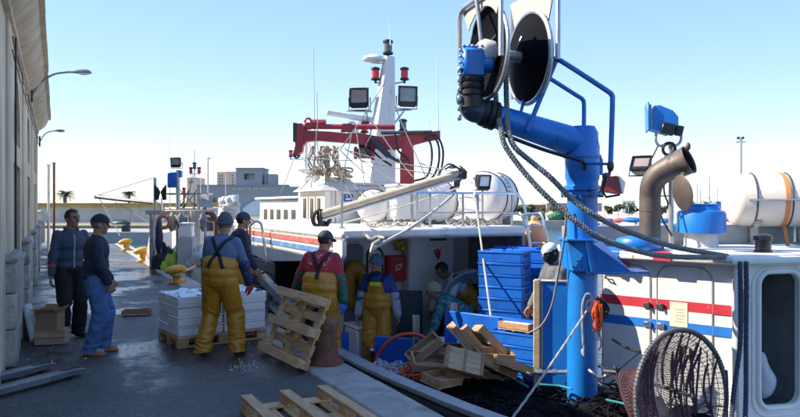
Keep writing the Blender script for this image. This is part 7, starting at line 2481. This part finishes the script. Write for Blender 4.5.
skin = mat('weathered_skin', (0.36, 0.19, 0.12), 0.55, var=0.15, vs=12, bump=0.12, bs=60)
skind = mat('tanned_skin', (0.27, 0.135, 0.085), 0.55, var=0.15, vs=12, bump=0.12, bs=60)
hairm = mat('dark_hair', (0.018, 0.014, 0.012), 0.6, var=0.4, vs=30, bump=0.6, bs=90)
greyhair = mat('greying_hair', (0.12, 0.11, 0.10), 0.6, var=0.4, vs=30, bump=0.6, bs=90)
eyem = mat('eye', (0.05, 0.04, 0.035), 0.15, bump=0)
yell = mat('ochre_oilskin', (0.44, 0.205, 0.014), 0.36, var=0.16, vs=6, bump=0.15, bs=30, dirt=(0.2, 0.09, 0.02), ds=4, da=0.35, streak=(1, 1, 0.5))
strapm = mat('black_webbing', (0.012, 0.012, 0.016), 0.75, var=0.2)
bootm = mat('dark_rubber_boot', (0.03, 0.03, 0.032), 0.5, var=0.2)


def hand(mb, w_, d, nrm, side, curl=0.5, s=1.0, g=0.0):
    """palm and five fingers from wrist w_, pointing along d, palm facing nrm; side +1 puts the thumb along d x nrm"""
    d = d.normalized()
    nrm = (nrm - d * nrm.dot(d)).normalized()
    sd = d.cross(nrm) * side
    mb.cap(w_ - d * 0.03 * s, 0.026 * s + g, w_ + d * 0.02 * s, 0.028 * s + g, 8)
    for k, (o_, Lf) in enumerate(((0.033, 0.068), (0.012, 0.078), (-0.011, 0.073), (-0.032, 0.056))):
        kn = w_ + d * 0.085 * s + sd * o_ * s
        mb.cap(w_ + d * 0.015 * s + sd * o_ * 0.6 * s, 0.017 * s + g, kn, 0.0135 * s + g, 8)
        a = curl * (0.8 + 0.12 * k)
        p = kn
        dd = d
        for q, fr in enumerate((0.45, 0.32, 0.23)):
            dd = (dd * math.cos(a) + nrm * math.sin(a)) if q == 0 else (dd * math.cos(a * 0.9) + (nrm * math.cos(a * q) - d * math.sin(a * q)) * math.sin(a * 0.9)).normalized()
            p2 = p + dd * Lf * fr * 1.05 * s
            mb.cap(p, (0.0105 - 0.001 * q) * s + g, p2, (0.0098 - 0.001 * q) * s + g, 7)
            p = p2
    tb = w_ + d * 0.03 * s + sd * 0.03 * s
    t1_ = tb + (d * 0.6 + sd * 0.75 + nrm * 0.3).normalized() * 0.042 * s
    mb.cap(tb, 0.016 * s + g, t1_, 0.0125 * s + g, 7)
    mb.cap(t1_, 0.0125 * s + g, t1_ + (d * 0.85 + sd * 0.25 + nrm * 0.4).normalized() * 0.035 * s, 0.0105 * s + g, 7)


def person(label, loc, face, pelvis=(0, 0, 0.955), lean=3, side=0, twist=0, feet=((-0.11, 0, 0), (0.11, 0.02, 0)), toes=(12, -12), hands=((-0.27, 0.06, 0.80), (0.27, 0.06, 0.80)), elb=((-0.5, -1, -0.2), (0.5, -1, -0.2)),
           head=(0, 0), S=1.0, skinm=skin, hair=None, hat=None, hatm=None, top=None, topr=0.0, topl=0.0, sleeves=None, trousers=None, baggy=0.0, bib=None, straps=None, boots=bootm, gloves=None, jacket_fn=None, extra=None, seed=1,
           curl=(0.5, 0.5), stripes=None, group='people on the quay and boats', zipm=None, kpole=(0, 1, 0)):
    """local frame: +Y is where the person faces"""
    f = Vector((face.x, face.y, 0)).normalized()
    rz = math.atan2(-f.x, f.y)
    r = root('person', label, 'person', loc, rz, group)
    r.scale = (S, S, S)
    pv = Vector(pelvis)
    T = Matrix.Rotation(R(twist), 3, 'Z') @ Matrix.Rotation(R(-lean), 3, 'X') @ Matrix.Rotation(R(side), 3, 'Y')
    up = T @ Vector((0, 0, 1))
    Tp = Matrix.Rotation(R(-lean * 0.35), 3, 'X')
    ab, ch_, nb_ = pv + up * 0.16, pv + up * 0.34, pv + up * 0.505
    nb_ = nb_ + T @ Vector((0, 0.01, 0))
    sh = [pv + T @ Vector((s * 0.168, -0.005, 0.445)) for s in (-1, 1)]
    hip = [pv + Tp @ Vector((s * 0.095, 0, -0.03)) for s in (-1, 1)]
    ank = [Vector(p) + Vector((0, 0, 0.085)) for p in feet]
    kn, el, wr = [], [], []
    for i in (0, 1):
        k_, a_ = ik(hip[i], ank[i], 0.435, 0.425, kpole[i] if isinstance(kpole[0], (tuple, list)) else kpole)
        kn.append(k_)
        ank[i] = a_
        e_, w_ = ik(sh[i], hands[i], 0.29, 0.26, elb[i])
        el.append(e_)
        wr.append(w_)
    # head frame
    Rh = Matrix.Rotation(R(twist + head[0]), 3, 'Z') @ Matrix.Rotation(R(-lean * 0.5 - head[1]), 3, 'X')
    hc = nb_ + up * 0.055 + Rh @ Vector((0, 0.022, 0.105))

    def hp(x, y, z):
        return hc + Rh @ Vector((x, y, z))
    b = MB()
    b.ell(pv, (0.155, 0.115, 0.12), T).ell(ab, (0.145, 0.108, 0.16), T).ell(ch_, (0.165, 0.115, 0.19), T)
    b.cap(sh[0].lerp(ch_, 0.12), 0.06, sh[1].lerp(ch_, 0.12), 0.06)
    for i in (0, 1):
        b.cap(hip[i], 0.085, kn[i], 0.058).cap(kn[i], 0.056, ank[i], 0.04)
        b.cap(sh[i], 0.052, el[i], 0.04).cap(el[i], 0.039, wr[i], 0.028)
        fdr = Matrix.Rotation(R(toes[i]), 3, 'Z') @ Vector((0, 1, 0))
        b.cap(ank[i] - Vector((0, 0, 0.045)) - fdr * 0.02, 0.035, ank[i] - Vector((0, 0, 0.055)) + fdr * 0.13, 0.028)
        fd_ = (wr[i] - el[i]).normalized()
        inw = Vector((1 if i == 0 else -1, 0.25, 0))
        if not gloves:
            hand(b, wr[i], fd_, inw, 1 if i == 0 else -1, curl[i])
    b.cap(nb_ - up * 0.04, 0.062, hp(0, -0.02, -0.05), 0.056)
    b.ell(hp(0, -0.008, 0.025), (0.077, 0.098, 0.098), Rh, 18, 12).ell(hp(0, 0.022, -0.045), (0.06, 0.068, 0.075), Rh, 16, 10)
    b.ell(hp(0, 0.06, -0.095), (0.032, 0.028, 0.026), Rh).ell(hp(0, 0.07, 0.035), (0.055, 0.024, 0.016), Rh)
    b.cap(hp(0, 0.088, 0.02), 0.010, hp(0, 0.112, -0.022), 0.0155).ell(hp(0, 0.098, -0.03), (0.021, 0.014, 0.010), Rh)
    b.ell(hp(0, 0.083, -0.058), (0.026, 0.012, 0.007), Rh).ell(hp(0, 0.082, -0.07), (0.022, 0.012, 0.007), Rh)
    for s in (-1, 1):
        b.ell(hp(s * 0.078, -0.012, -0.005), (0.012, 0.02, 0.032), Rh).ell(hp(s * 0.042, 0.06, -0.025), (0.024, 0.02, 0.02), Rh)
    body = finish(remesh(b, 0.0075, 3))
    part('body', body, skinm, r)
    for s in (-1, 1):
        e = MB().ell(hp(s * 0.031, 0.082, 0.012), (0.012, 0.010, 0.008), Rh, 10, 7)
        part('eye', e, eyem, r, local=True)
    eb = MB()
    for s in (-1, 1):
        eb.cap(hp(s * 0.016, 0.094, 0.036), 0.005, hp(s * 0.047, 0.082, 0.034), 0.005, 6)
    part('eyebrow', eb, hairm if hair is None else hair, r, local=True)

    def shell(rx, ry, rz_, cy, cz, keep, m, name, amp=0.004, n=30, k=20):
        q = MB().ell((0, cy, cz), (rx, ry, rz_), None, n, k)
        fs = []
        for fc in q.f:
            c = sum((q.v[i] for i in fc), Vector()) / len(fc)
            if keep(c):
                fs.append(fc)
        q.f = fs
        q.m = [0] * len(fs)
        for p in q.v:
            p += Vector((p.x, p.y - cy, p.z - cz)).normalized() * amp * noise.noise(p * 40)
        q.v = [hp(p.x, p.y, p.z) for p in q.v]
        return part(name, q, m, r, local=True, ang=180)
    if hair:
        shell(0.084, 0.106, 0.104, -0.010, 0.028, lambda c: (c.y < 0.03 or c.z > 0.085) and not (c.z < -0.05) and not (c.z < 0.0 and c.y > -0.03 and abs(c.x) > 0.06) and not (c.y > 0.06 and c.z < 0.095), hair, 'hair', 0.007)
    if hat == 'cap':
        shell(0.092, 0.114, 0.108, -0.006, 0.03, lambda c: c.z > 0.028, hatm, 'cap', 0.002)
        v = MB()
        n = 12
        for th in (0.0, 0.006):
            for k in range(n + 1):
                a = math.pi * k / n
                x = 0.088 * math.cos(a)
                v.v.append(hp(x, 0.066 + 0.105 * math.sin(a) ** 0.8 if 0 < k < n else 0.045, 0.042 + th - 0.028 * math.sin(a) - 0.25 * abs(x) * 0.3))
        for k in range(1, n - 1):
            v.f += [[0, k + 1, k], [n + 1, n + 1 + k, n + 2 + k]]
            v.m += [0, 0]
        v.f += [[0, n, n - 1], [n + 1, 2 * n, 2 * n + 1]]
        v.m += [0, 0]
        for k in range(n):
            v.f.append([k, k + 1, n + 2 + k, n + 1 + k])
            v.m.append(0)
        part('visor', v, hatm, r, local=True)
        part('button', MB().ell(hp(0, -0.006, 0.138), (0.01, 0.01, 0.006), Rh, 8, 6), hatm, r, local=True)
    elif hat == 'beanie':
        shell(0.093, 0.115, 0.128, -0.008, 0.026, lambda c: c.z > -0.005 and not (c.y > 0.06 and c.z < 0.03), hatm, 'beanie', 0.006)
        P = []
        for k in range(28):
            a = 2 * math.pi * k / 28
            P.append(hp(0.091 * math.cos(a), -0.008 + 0.113 * math.sin(a), 0.022 + 0.028 * math.sin(a)))
        part('beanie_roll', MB().tube(P, 0.015, 8, closed=True), hatm, r, local=True)
    elif hat == 'balaclava':
        shell(0.088, 0.112, 0.135, 0.0, -0.01, lambda c: not (c.y > 0.07 and 0.0 < c.z < 0.04), mat('black_knit', (0.012, 0.012, 0.014), 0.9), 'balaclava', 0.002)
        shell(0.091, 0.113, 0.100, -0.004, 0.032, lambda c: c.z > 0.045 - c.y * 0.2, hatm, 'cap', 0.006)
    # top garment
    bvh_me = None
    if top:
        g = MB()
        e = 0.022 + topr
        g.ell(ab, (0.150 + e, 0.112 + e, 0.17), T).ell(ch_, (0.168 + e, 0.115 + e, 0.2), T)
        g.cap(sh[0].lerp(ch_, 0.1) - up * 0.015, 0.056 + e * 0.35, sh[1].lerp(ch_, 0.1) - up * 0.015, 0.056 + e * 0.35)
        g.ell(pv + up * (0.04 - topl), (0.155 + e, 0.122 + e, 0.13), T)
        g.cap(nb_ - up * 0.07, 0.085, nb_ - up * 0.015, 0.066)
        for i in (0, 1):
            g.cap(sh[i], 0.056 + e * 0.4, el[i], 0.048 + e * 0.35).cap(el[i], 0.05 + e * 0.4, wr[i] - (wr[i] - el[i]).normalized() * 0.03, 0.036 + e * 0.35)
        me = remesh(g, 0.012, 5)
        wrinkle(me, 0.012, seed * 3.1, 1.0, [(el[0], 0.12, 1.2), (el[1], 0.12, 1.2), (ab, 0.16, 0.6)])
        finish(me)
        ms = top if isinstance(top, (list, tuple)) else [top]
        if jacket_fn:
            idx = [jacket_fn(p.center) for p in me.polygons]
            me.polygons.foreach_set('material_index', idx)
        part('jacket', me, ms, r)
        bvh_me = me
        cl = MB()
        P = [nb_ + T @ Vector((0.07 * math.cos(a), 0.005 + 0.066 * math.sin(a), 0.006 - 0.02 * math.sin(a))) for a in [2 * math.pi * k / 20 for k in range(20)]]
        part('collar', cl.tube(P, 0.013, 8, closed=True), ms[0], r, local=True)
    if zipm:
        bt_z = BVHTree.FromPolygons([v.co.copy() for v in bvh_me.vertices], [list(p.vertices) for p in bvh_me.polygons])
        pts, ups = [], []
        for k in range(14):
            o_ = pv + T @ Vector((0, 0.5, -0.02 + 0.47 * k / 13))
            l_, n_, _, _ = bt_z.ray_cast(o_, T @ Vector((0, -1, 0)))
            if l_ is not None:
                pts.append(l_ + n_ * 0.002)
                ups.append(n_)
        part('zip', MB().strip(pts, 0.018, 0.005, ups), zipm, r, local=True)
        for s in (-1, 1):
            part('collar_flap', MB().tube(spline([nb_ + T @ Vector((s * 0.075, -0.03, 0.03)), nb_ + T @ Vector((s * 0.075, 0.035, 0.015)), nb_ + T @ Vector((s * 0.03, 0.095, -0.05))], 5), 0.02, 8), ms[0], r, local=True)
    if sleeves:
        m_, t0 = sleeves
        for i in (0, 1):
            g = MB()
            st_ = sh[i].lerp(el[i], t0) if t0 < 1 else el[i].lerp(wr[i], t0 - 1)
            e = 0.022 + topr
            if t0 < 1:
                g.cap(st_, 0.058 + e * 0.4, el[i], 0.052 + e * 0.38)
                g.cap(el[i], 0.052 + e * 0.38, wr[i] - (wr[i] - el[i]).normalized() * 0.02, 0.042 + e * 0.4)
            else:
                g.cap(st_, 0.055 + e * 0.45, wr[i] - (wr[i] - el[i]).normalized() * 0.02, 0.042 + e * 0.4)
            me = remesh(g, 0.012, 4)
            wrinkle(me, 0.012, seed * 5.3 + i, 1.2, [(el[i], 0.12, 1.2), (wr[i], 0.1, 0.8)])
            part('sleeve', finish(me), m_, r)
    if gloves:
        for i in (0, 1):
            g = MB()
            fd_ = (wr[i] - el[i]).normalized()
            hand(g, wr[i], fd_, Vector((1 if i == 0 else -1, 0.25, 0)), 1 if i == 0 else -1, curl[i], 1.05, 0.004)
            g.cap(wr[i] - fd_ * 0.06, 0.043, wr[i], 0.036, 10)
            part('glove', finish(remesh(g, 0.0075, 2)), gloves, r)
    tb_me = None
    if trousers:
        g = MB()
        e = 0.018 + baggy
        g.ell(pv - up * 0.01, (0.158 + e, 0.125 + e, 0.15), T)
        for i in (0, 1):
            g.cap(hip[i], 0.088 + e, kn[i], 0.064 + e * 0.95).cap(kn[i], 0.064 + e * 0.95, ank[i] - (kn[i] - ank[i]).normalized() * 0.09, 0.054 + e * 0.95)
        if bib:
            g.ell(ab - up * 0.0, (0.152 + e + 0.018 + topr * 0.6, 0.114 + e + 0.024 + topr * 0.6, 0.16), T).ell(ab - up * 0.09, (0.155 + e + 0.016 + topr * 0.6, 0.118 + e + 0.022 + topr * 0.6, 0.13), T)
        me = remesh(g, 0.012, 5)
        wrinkle(me, 0.014 + baggy * 0.25, seed * 2.3, 0.8, [(kn[0], 0.16, 1.0), (kn[1], 0.16, 1.0), (ank[0], 0.2, 1.3), (ank[1], 0.2, 1.3), (pv, 0.15, 0.5)])
        bm = bmesh.new()
        bm.from_mesh(me)
        bmesh.ops.bisect_plane(bm, geom=bm.verts[:] + bm.edges[:] + bm.faces[:], plane_co=(0, 0, min(ank[0].z, ank[1].z) - 0.04), plane_no=(0, 0, -1), clear_outer=True)
        bm.to_mesh(me)
        bm.free()
        finish(me)
        part('trousers', me, trousers, r)
        tb_me = me
        if bib == 'front':
            q = MB()
            n, k2 = 10, 8
            bt = BVHTree.FromPolygons([v.co.copy() for v in bvh_me.vertices], [list(p.vertices) for p in bvh_me.polygons])
            rows = []
            for j in range(k2 + 1):
                tz = 0.12 + 0.29 * j / k2
                hw = 0.165 - 0.06 * (j / k2)
                for i in range(n + 1):
                    x = -hw + 2 * hw * i / n
                    p = pv + T @ Vector((x, 0.3, tz))
                    loc_, nn, _, _ = bt.ray_cast(p, T @ Vector((-x * 0.25, -1, 0)))
                    if loc_ is None:
                        loc_ = pv + T @ Vector((x, 0.15, tz))
                    rows.append(loc_ + T @ Vector((0, 0.016, 0)))
            q.v += rows
            for j in range(k2):
                for i in range(n):
                    a = j * (n + 1) + i
                    q.f.append([a, a + 1, a + n + 2, a + n + 1])
                    q.m.append(0)
            part('bib', q, trousers, r, local=True, ang=180)
    bases = [m_ for m_ in (bvh_me, tb_me) if m_ is not None]
    if straps and bases:
        bt = []
        for m_ in bases:
            bt.append(BVHTree.FromPolygons([v.co.copy() for v in m_.vertices], [list(p.vertices) for p in m_.polygons]))
        paths = {'X': [[(-0.10, -1, 0.12), (-0.045, -1, 0.24), (0.0, -1, 0.32), (0.06, -1, 0.42), (0.115, -0.9, 0.49), (0.12, 0.0, 0.6)], [(0.10, -1, 0.12), (0.045, -1, 0.24), (0.0, -1, 0.32), (-0.06, -1, 0.42), (-0.115, -0.9, 0.49), (-0.12, 0.0, 0.6)]],
                 'Y': [[(0.0, -1, 0.16), (0.0, -1, 0.26), (-0.04, -1, 0.37), (-0.10, -0.9, 0.48), (-0.11, 0.0, 0.6)], [(0.0, -1, 0.16), (0.0, -1, 0.26), (0.04, -1, 0.37), (0.10, -0.9, 0.48), (0.11, 0.0, 0.6)]],
                 'F': [[(-0.10, 1, 0.36), (-0.105, 1, 0.42), (-0.115, 0.8, 0.5), (-0.12, 0.0, 0.6)], [(0.10, 1, 0.36), (0.105, 1, 0.42), (0.115, 0.8, 0.5), (0.12, 0.0, 0.6)]]}[straps]
        for P in paths:
            pts, ups = [], []
            for (x, y, z) in spline([Vector(p) for p in P], 6):
                o_ = pv + T @ Vector((x * 1.0, y * 0.5, z))
                tgt = pv + T @ Vector((x * 0.9, 0, min(z, 0.47)))
                best = None
                for q in bt:
                    l_, n_, _, dd = q.ray_cast(o_, (tgt - o_).normalized())
                    if l_ is not None and (best is None or dd < best[2]):
                        best = (l_, n_, dd)
                if best:
                    pts.append(best[0] + best[1] * 0.003)
                    ups.append(best[1])
            if len(pts) > 3:
                part('strap', MB().strip(pts, 0.042, 0.007, ups), strapm, r, local=True, ang=180)
    for i in (0, 1):
        g = MB()
        fdr = Matrix.Rotation(R(toes[i]), 3, 'Z') @ Vector((0, 1, 0))
        base = ank[i] - Vector((0, 0, 0.085))
        g.cap(base + Vector((0, 0, 0.05)) - fdr * 0.03, 0.048, base + Vector((0, 0, 0.045)) + fdr * 0.13, 0.044, 10).cap(ank[i] + Vector((0, 0, 0.07)), 0.052, base + Vector((0, 0, 0.05)), 0.05, 10)
        bm_me = remesh(g, 0.012, 2)
        for v in bm_me.vertices:
            if v.co.z < base.z + 0.004:
                v.co.z = base.z + 0.004
        bo = part('boot', finish(bm_me), boots, r)
        if extra == 'sneaker':
            sl_ = MB()
            sl_.box(base + fdr * 0.05 + Vector((0, 0, 0.015)), (0.09, 0.27, 0.028), R(toes[i]), 0.012)
            part('sole', sl_, mat('orange_sole', (0.55, 0.15, 0.04), 0.6), bo, local=True)
            for s in (-1, 1):
                st2 = MB()
                for q in range(3):
                    c = base + fdr * (0.02 + 0.035 * q) + Matrix.Rotation(R(toes[i]), 3, 'Z') @ Vector((s * 0.047, 0, 0.06))
                    st2.box(c, (0.008, 0.012, 0.055), Matrix.Rotation(R(toes[i]), 3, 'Z') @ Matrix.Rotation(R(25), 3, 'X'))
                part('shoe_stripe', st2, mat('orange_stripe', (0.6, 0.14, 0.03), 0.6), bo, local=True)
    r['joints'] = 0
    del r['joints']
    return r, dict(pv=pv, T=T, sh=sh, el=el, wr=wr, hp=hp, Rh=Rh, ab=ab, ch=ch_, bvh=bvh_me)


navy = mat('navy_cloth', (0.012, 0.018, 0.045), 0.8, var=0.25, vs=9, bump=0.3, bs=70)
slate = mat('slate_track_jacket', (0.035, 0.06, 0.10), 0.7, var=0.2, vs=9, bump=0.25, bs=70)
redband = mat('orange_red_band', (0.55, 0.05, 0.03), 0.7)
blackcl = mat('black_cloth', (0.010, 0.010, 0.012), 0.85, var=0.3)
jeans = mat('blue_denim', (0.06, 0.13, 0.30), 0.85, var=0.3, vs=7, bump=0.35, bs=90)
denim = mat('denim_shirt', (0.10, 0.17, 0.29), 0.85, var=0.2, vs=8, bump=0.3, bs=80)
dkblue = mat('dark_blue_sleeve', (0.015, 0.03, 0.13), 0.6, var=0.2)
redshirt = mat('crimson_shirt', (0.42, 0.03, 0.05), 0.85, var=0.18, vs=8, bump=0.25, bs=80)
greensl = mat('green_sleeve', (0.015, 0.11, 0.075), 0.5, var=0.2)
bluejk = mat('royal_blue_jacket', (0.02, 0.05, 0.24), 0.7, var=0.2)
greysl = mat('grey_sleeve', (0.30, 0.34, 0.40), 0.7, var=0.25, vs=14)
whitesh = mat('white_shirt', (0.68, 0.68, 0.66), 0.85, var=0.08, bump=0.2)
beanieg = mat('slate_knit', (0.075, 0.095, 0.12), 0.95, var=0.2, vs=30, bump=0.8, bs=90)
beanieb = mat('pale_blue_knit', (0.10, 0.19, 0.34), 0.95, var=0.2, vs=30, bump=0.8, bs=90)
capn = mat('navy_cap', (0.012, 0.014, 0.03), 0.8, var=0.2)
capg = mat('dark_slate_cap', (0.035, 0.045, 0.06), 0.8, var=0.2)

# two men by the wall
g_ = gp(70, 338)
person('dark-haired man in slate track jacket with red bands standing by the warehouse wall', (g_.x, g_.y, 0), RT * 0.72 - FW * 0.7, feet=((-0.12, -0.02, 0), (0.12, 0.03, 0)), hands=((-0.30, 0.03, 0.80), (0.27, 0.05, 0.80)), head=(22, 0),
       skinm=skind, hair=hairm, top=[slate, redband], topr=0.01, topl=0.02, jacket_fn=lambda c: 1 if ((abs(c.x) < 0.21 and 0.875 < c.z < 0.905) or (abs(c.x) > 0.21 and 0.985 < c.z < 1.015)) else 0, trousers=blackcl, baggy=0.012, seed=1, S=1.0, zipm=mat('pale_zip', (0.3, 0.32, 0.36), 0.5))
g_ = gp(96, 353.5)
r_, J = person('man in navy cap and jacket with blue jeans and striped trainers', (g_.x, g_.y, 0), RT * 0.93 + FW * 0.36, pelvis=(0, 0.0, 0.955), lean=1, feet=((-0.10, 0.08, 0), (0.11, -0.06, 0)), toes=(5, -18), hands=((-0.16, 0.175, 0.90), (0.20, 0.16, 0.88)), elb=((-0.5, -1, -0.3), (0.5, -1, -0.3)),
               head=(4, 4), skinm=skin, hair=greyhair, hat='cap', hatm=capn, top=navy, topr=0.02, topl=0.03, trousers=jeans, baggy=0.016, boots=mat('grey_trainer', (0.25, 0.26, 0.3), 0.7), extra='sneaker', seed=2, S=0.965, curl=(1.0, 1.0))
part('cap_badge', MB().box(J['hp'](0, 0.108, 0.075), (0.035, 0.01, 0.03), J['Rh'] @ Matrix.Rotation(R(-30), 3, 'X'), 0.003), mat('pale_badge', (0.6, 0.62, 0.65), 0.6), r_, local=True)
# man in beanie with the foam boxes
c_ = at(221, 205, 8.42)
person('man in grey beanie and denim shirt with black braces and yellow oilskin trousers, back turned', (c_.x, c_.y, 0), FW * 0.98 + RT * 0.1, pelvis=(-0.01, -0.02, 0.935), lean=6, side=3, feet=((-0.21, -0.04, 0), (0.19, 0.05, 0)), toes=(15, -15),
       hands=((-0.27, 0.20, 0.80), (0.30, 0.20, 0.82)), elb=((-1, -0.7, 0), (1, -0.7, 0)), head=(-6, 6), hair=greyhair, hat='beanie', hatm=beanieg, top=denim, topr=0.014, sleeves=(dkblue, 0.95), trousers=yell, baggy=0.028, bib='back', straps='X',
       gloves=mat('red_glove', (0.35, 0.02, 0.03), 0.6), seed=3, S=0.985)
c_ = at(238, 205, 10.35)
person('man in dark cap and navy jacket half hidden behind the man in beanie', (c_.x, c_.y, 0), RT * 0.6 + FW * 0.3, lean=4, head=(0, 5), hair=hairm, hat='cap', hatm=capg, top=navy, topr=0.03, trousers=yell, baggy=0.03, seed=4, S=0.97, hands=((-0.25, 0.2, 0.9), (0.27, 0.2, 0.9)))
# man in red shirt
c_ = at(320, 205, 8.75)
person('man in crimson shirt and dark cap with green sleeves and yellow bib trousers, back turned', (c_.x, c_.y, 0.0), FW * 0.95 + RT * 0.12, pelvis=(0.0, -0.03, 0.70), lean=10, side=2, feet=((-0.36, 0.0, 0), (0.16, 0.12, -0.28)), toes=(25, -10), kpole=((-0.5, 1, 0), (0.3, 1, 0)),
       hands=((-0.38, 0.22, 0.66), (0.30, 0.05, 0.56)), elb=((-1, -0.6, 0.1), (1, -0.8, 0)), head=(-28, 8), hair=hairm, hat='cap', hatm=capg, top=[redshirt, mat('faded_white_print', (0.6, 0.45, 0.45), 0.9)], topr=0.03, sleeves=(greensl, 0.8),
       jacket_fn=lambda c: 1 if (c.y < -0.05 and 1.0 < c.z < 1.2 and abs(c.x) < 0.14 and noise.noise(c * 42) > 0.33) else 0, trousers=yell, baggy=0.03, bib='back', straps='Y', gloves=mat('blue_glove', (0.02, 0.12, 0.5), 0.5), seed=5, S=1.0)
# man in blue jacket facing us
c_ = at(378, 205, 10.0)
r_, J = person('man in pale blue beanie and royal blue jacket with yellow bib trousers facing the quay', (c_.x, c_.y, DK), -FW * 0.93 - RT * 0.2, lean=1, feet=((-0.12, 0.0, 0), (0.13, 0.03, 0)), hands=((-0.33, 0.06, 0.80), (0.31, 0.08, 0.78)), elb=((-1, -0.6, 0), (1, -0.6, 0)), head=(-42, 4),
               hat='beanie', hatm=beanieb, top=bluejk, topr=0.03, sleeves=(greysl, 0.85), trousers=yell, baggy=0.027, bib='front', straps='F', seed=6, S=0.965)
part('scarf', MB().ell(J['hp'](0, 0.02, -0.135), (0.085, 0.085, 0.045), J['Rh'], 16, 9), navy, r_, local=True)
part('reflective_patch', MB().box(J['pv'] + J['T'] @ Vector((0.0, 0.185, 0.385)), (0.15, 0.012, 0.06), J['T'], 0.006), mat('fluorescent_yellow', (0.62, 0.80, 0.02), 0.5), r_, local=True)
# two men bending over the catch
c_ = at(462, 205, 10.75)
person('dark-haired man in white shirt with black braces bending over the catch', (c_.x, c_.y, DK), -RT * 0.9 - FW * 0.42, pelvis=(0, -0.12, 0.93), lean=42, feet=((-0.13, 0, 0), (0.13, 0.05, 0)), hands=((-0.2, 0.48, 0.72), (0.2, 0.48, 0.70)), elb=((-1, -0.3, 0), (1, -0.3, 0)), head=(0, 18), skinm=skind, hair=hairm,
       top=whitesh, topr=0.02, trousers=yell, baggy=0.03, bib='back', straps='X', seed=7, S=1.0)
tealm = mat('teal_patterned_jacket', (0.02, 0.14, 0.20), 0.6, var=0.2)
tealp = mat('teal_light_pattern', (0.08, 0.30, 0.30), 0.6)
teald = mat('teal_yellow_pattern', (0.16, 0.26, 0.14), 0.6)
c_ = at(456, 205, 10.1)
person('man in teal patterned jacket bent double beside the man in white shirt', (c_.x, c_.y, DK), -RT * 0.93 + FW * 0.1, pelvis=(0, -0.18, 0.80), lean=58, feet=((-0.13, 0, 0), (0.13, 0.06, 0)), hands=((-0.2, 0.42, 0.40), (0.18, 0.40, 0.42)), elb=((-1, -0.2, 0), (1, -0.2, 0)), head=(0, -20), skinm=skind,
       hat='beanie', hatm=mat('sand_knit', (0.45, 0.36, 0.24), 0.9), top=[tealm, tealp, teald], topr=0.03, jacket_fn=lambda c: (1 if noise.noise(c * 17) > 0.2 else (2 if noise.noise(c * 15 + Vector((5, 0, 0))) > 0.28 else 0)), trousers=navy, baggy=0.02, gloves=mat('blue_glove', (0.02, 0.12, 0.5), 0.5), seed=8, S=0.97, curl=(0.8, 0.8))
# man in white cap behind the blue panel
c_ = at(558, 205, 8.55)
bxs = MB().box((c_.x, c_.y, DK + 0.14), (0.55, 0.45, 0.28), -0.5, 0.02)
solo('step_box', bxs, bluecrate, 'blue step box under the man in white cap', 'box')
person('man in white cap and black balaclava behind the blue panel', (c_.x, c_.y, DK + 0.28), -RT * 0.8 - FW * 0.3, pelvis=(0, 0, 0.93), lean=6, head=(0, 10), hat='balaclava', hatm=mat('white_cap', (0.72, 0.72, 0.70), 0.8), top=mat('grey_camouflage', (0.10, 0.11, 0.12), 0.8, var=0.6, vs=14), topr=0.03, trousers=yell, baggy=0.03,
       hands=((-0.2, 0.28, 0.88), (0.25, 0.25, 0.88)), seed=9, S=0.97)
# oilskins hanging on the bulkhead
hg = MB()
for s, x in ((-1, 4.0), (1, 4.19)):
    hg.cap((x, 9.72, 0.88), 0.075, (x + s * 0.01, 9.70, 0.42), 0.085)
hg.ell((4.1, 9.74, 0.93), (0.17, 0.09, 0.13))
hm_ = remesh(hg, 0.014, 4)
wrinkle(hm_, 0.022, 4.0, 0.7)
finish(hm_)
ho = bpy.data.objects.new('hanging_oilskins', hm_)
hm_.materials.append(yell)
hm_.transform(Matrix.Translation((-4.1, -9.72, -0.35)))
link(ho)
ho.location = (4.1, 9.84, 0.25)
tag(ho, 'yellow oilskin trousers hanging on the bulkhead above the locker', 'oilskins')
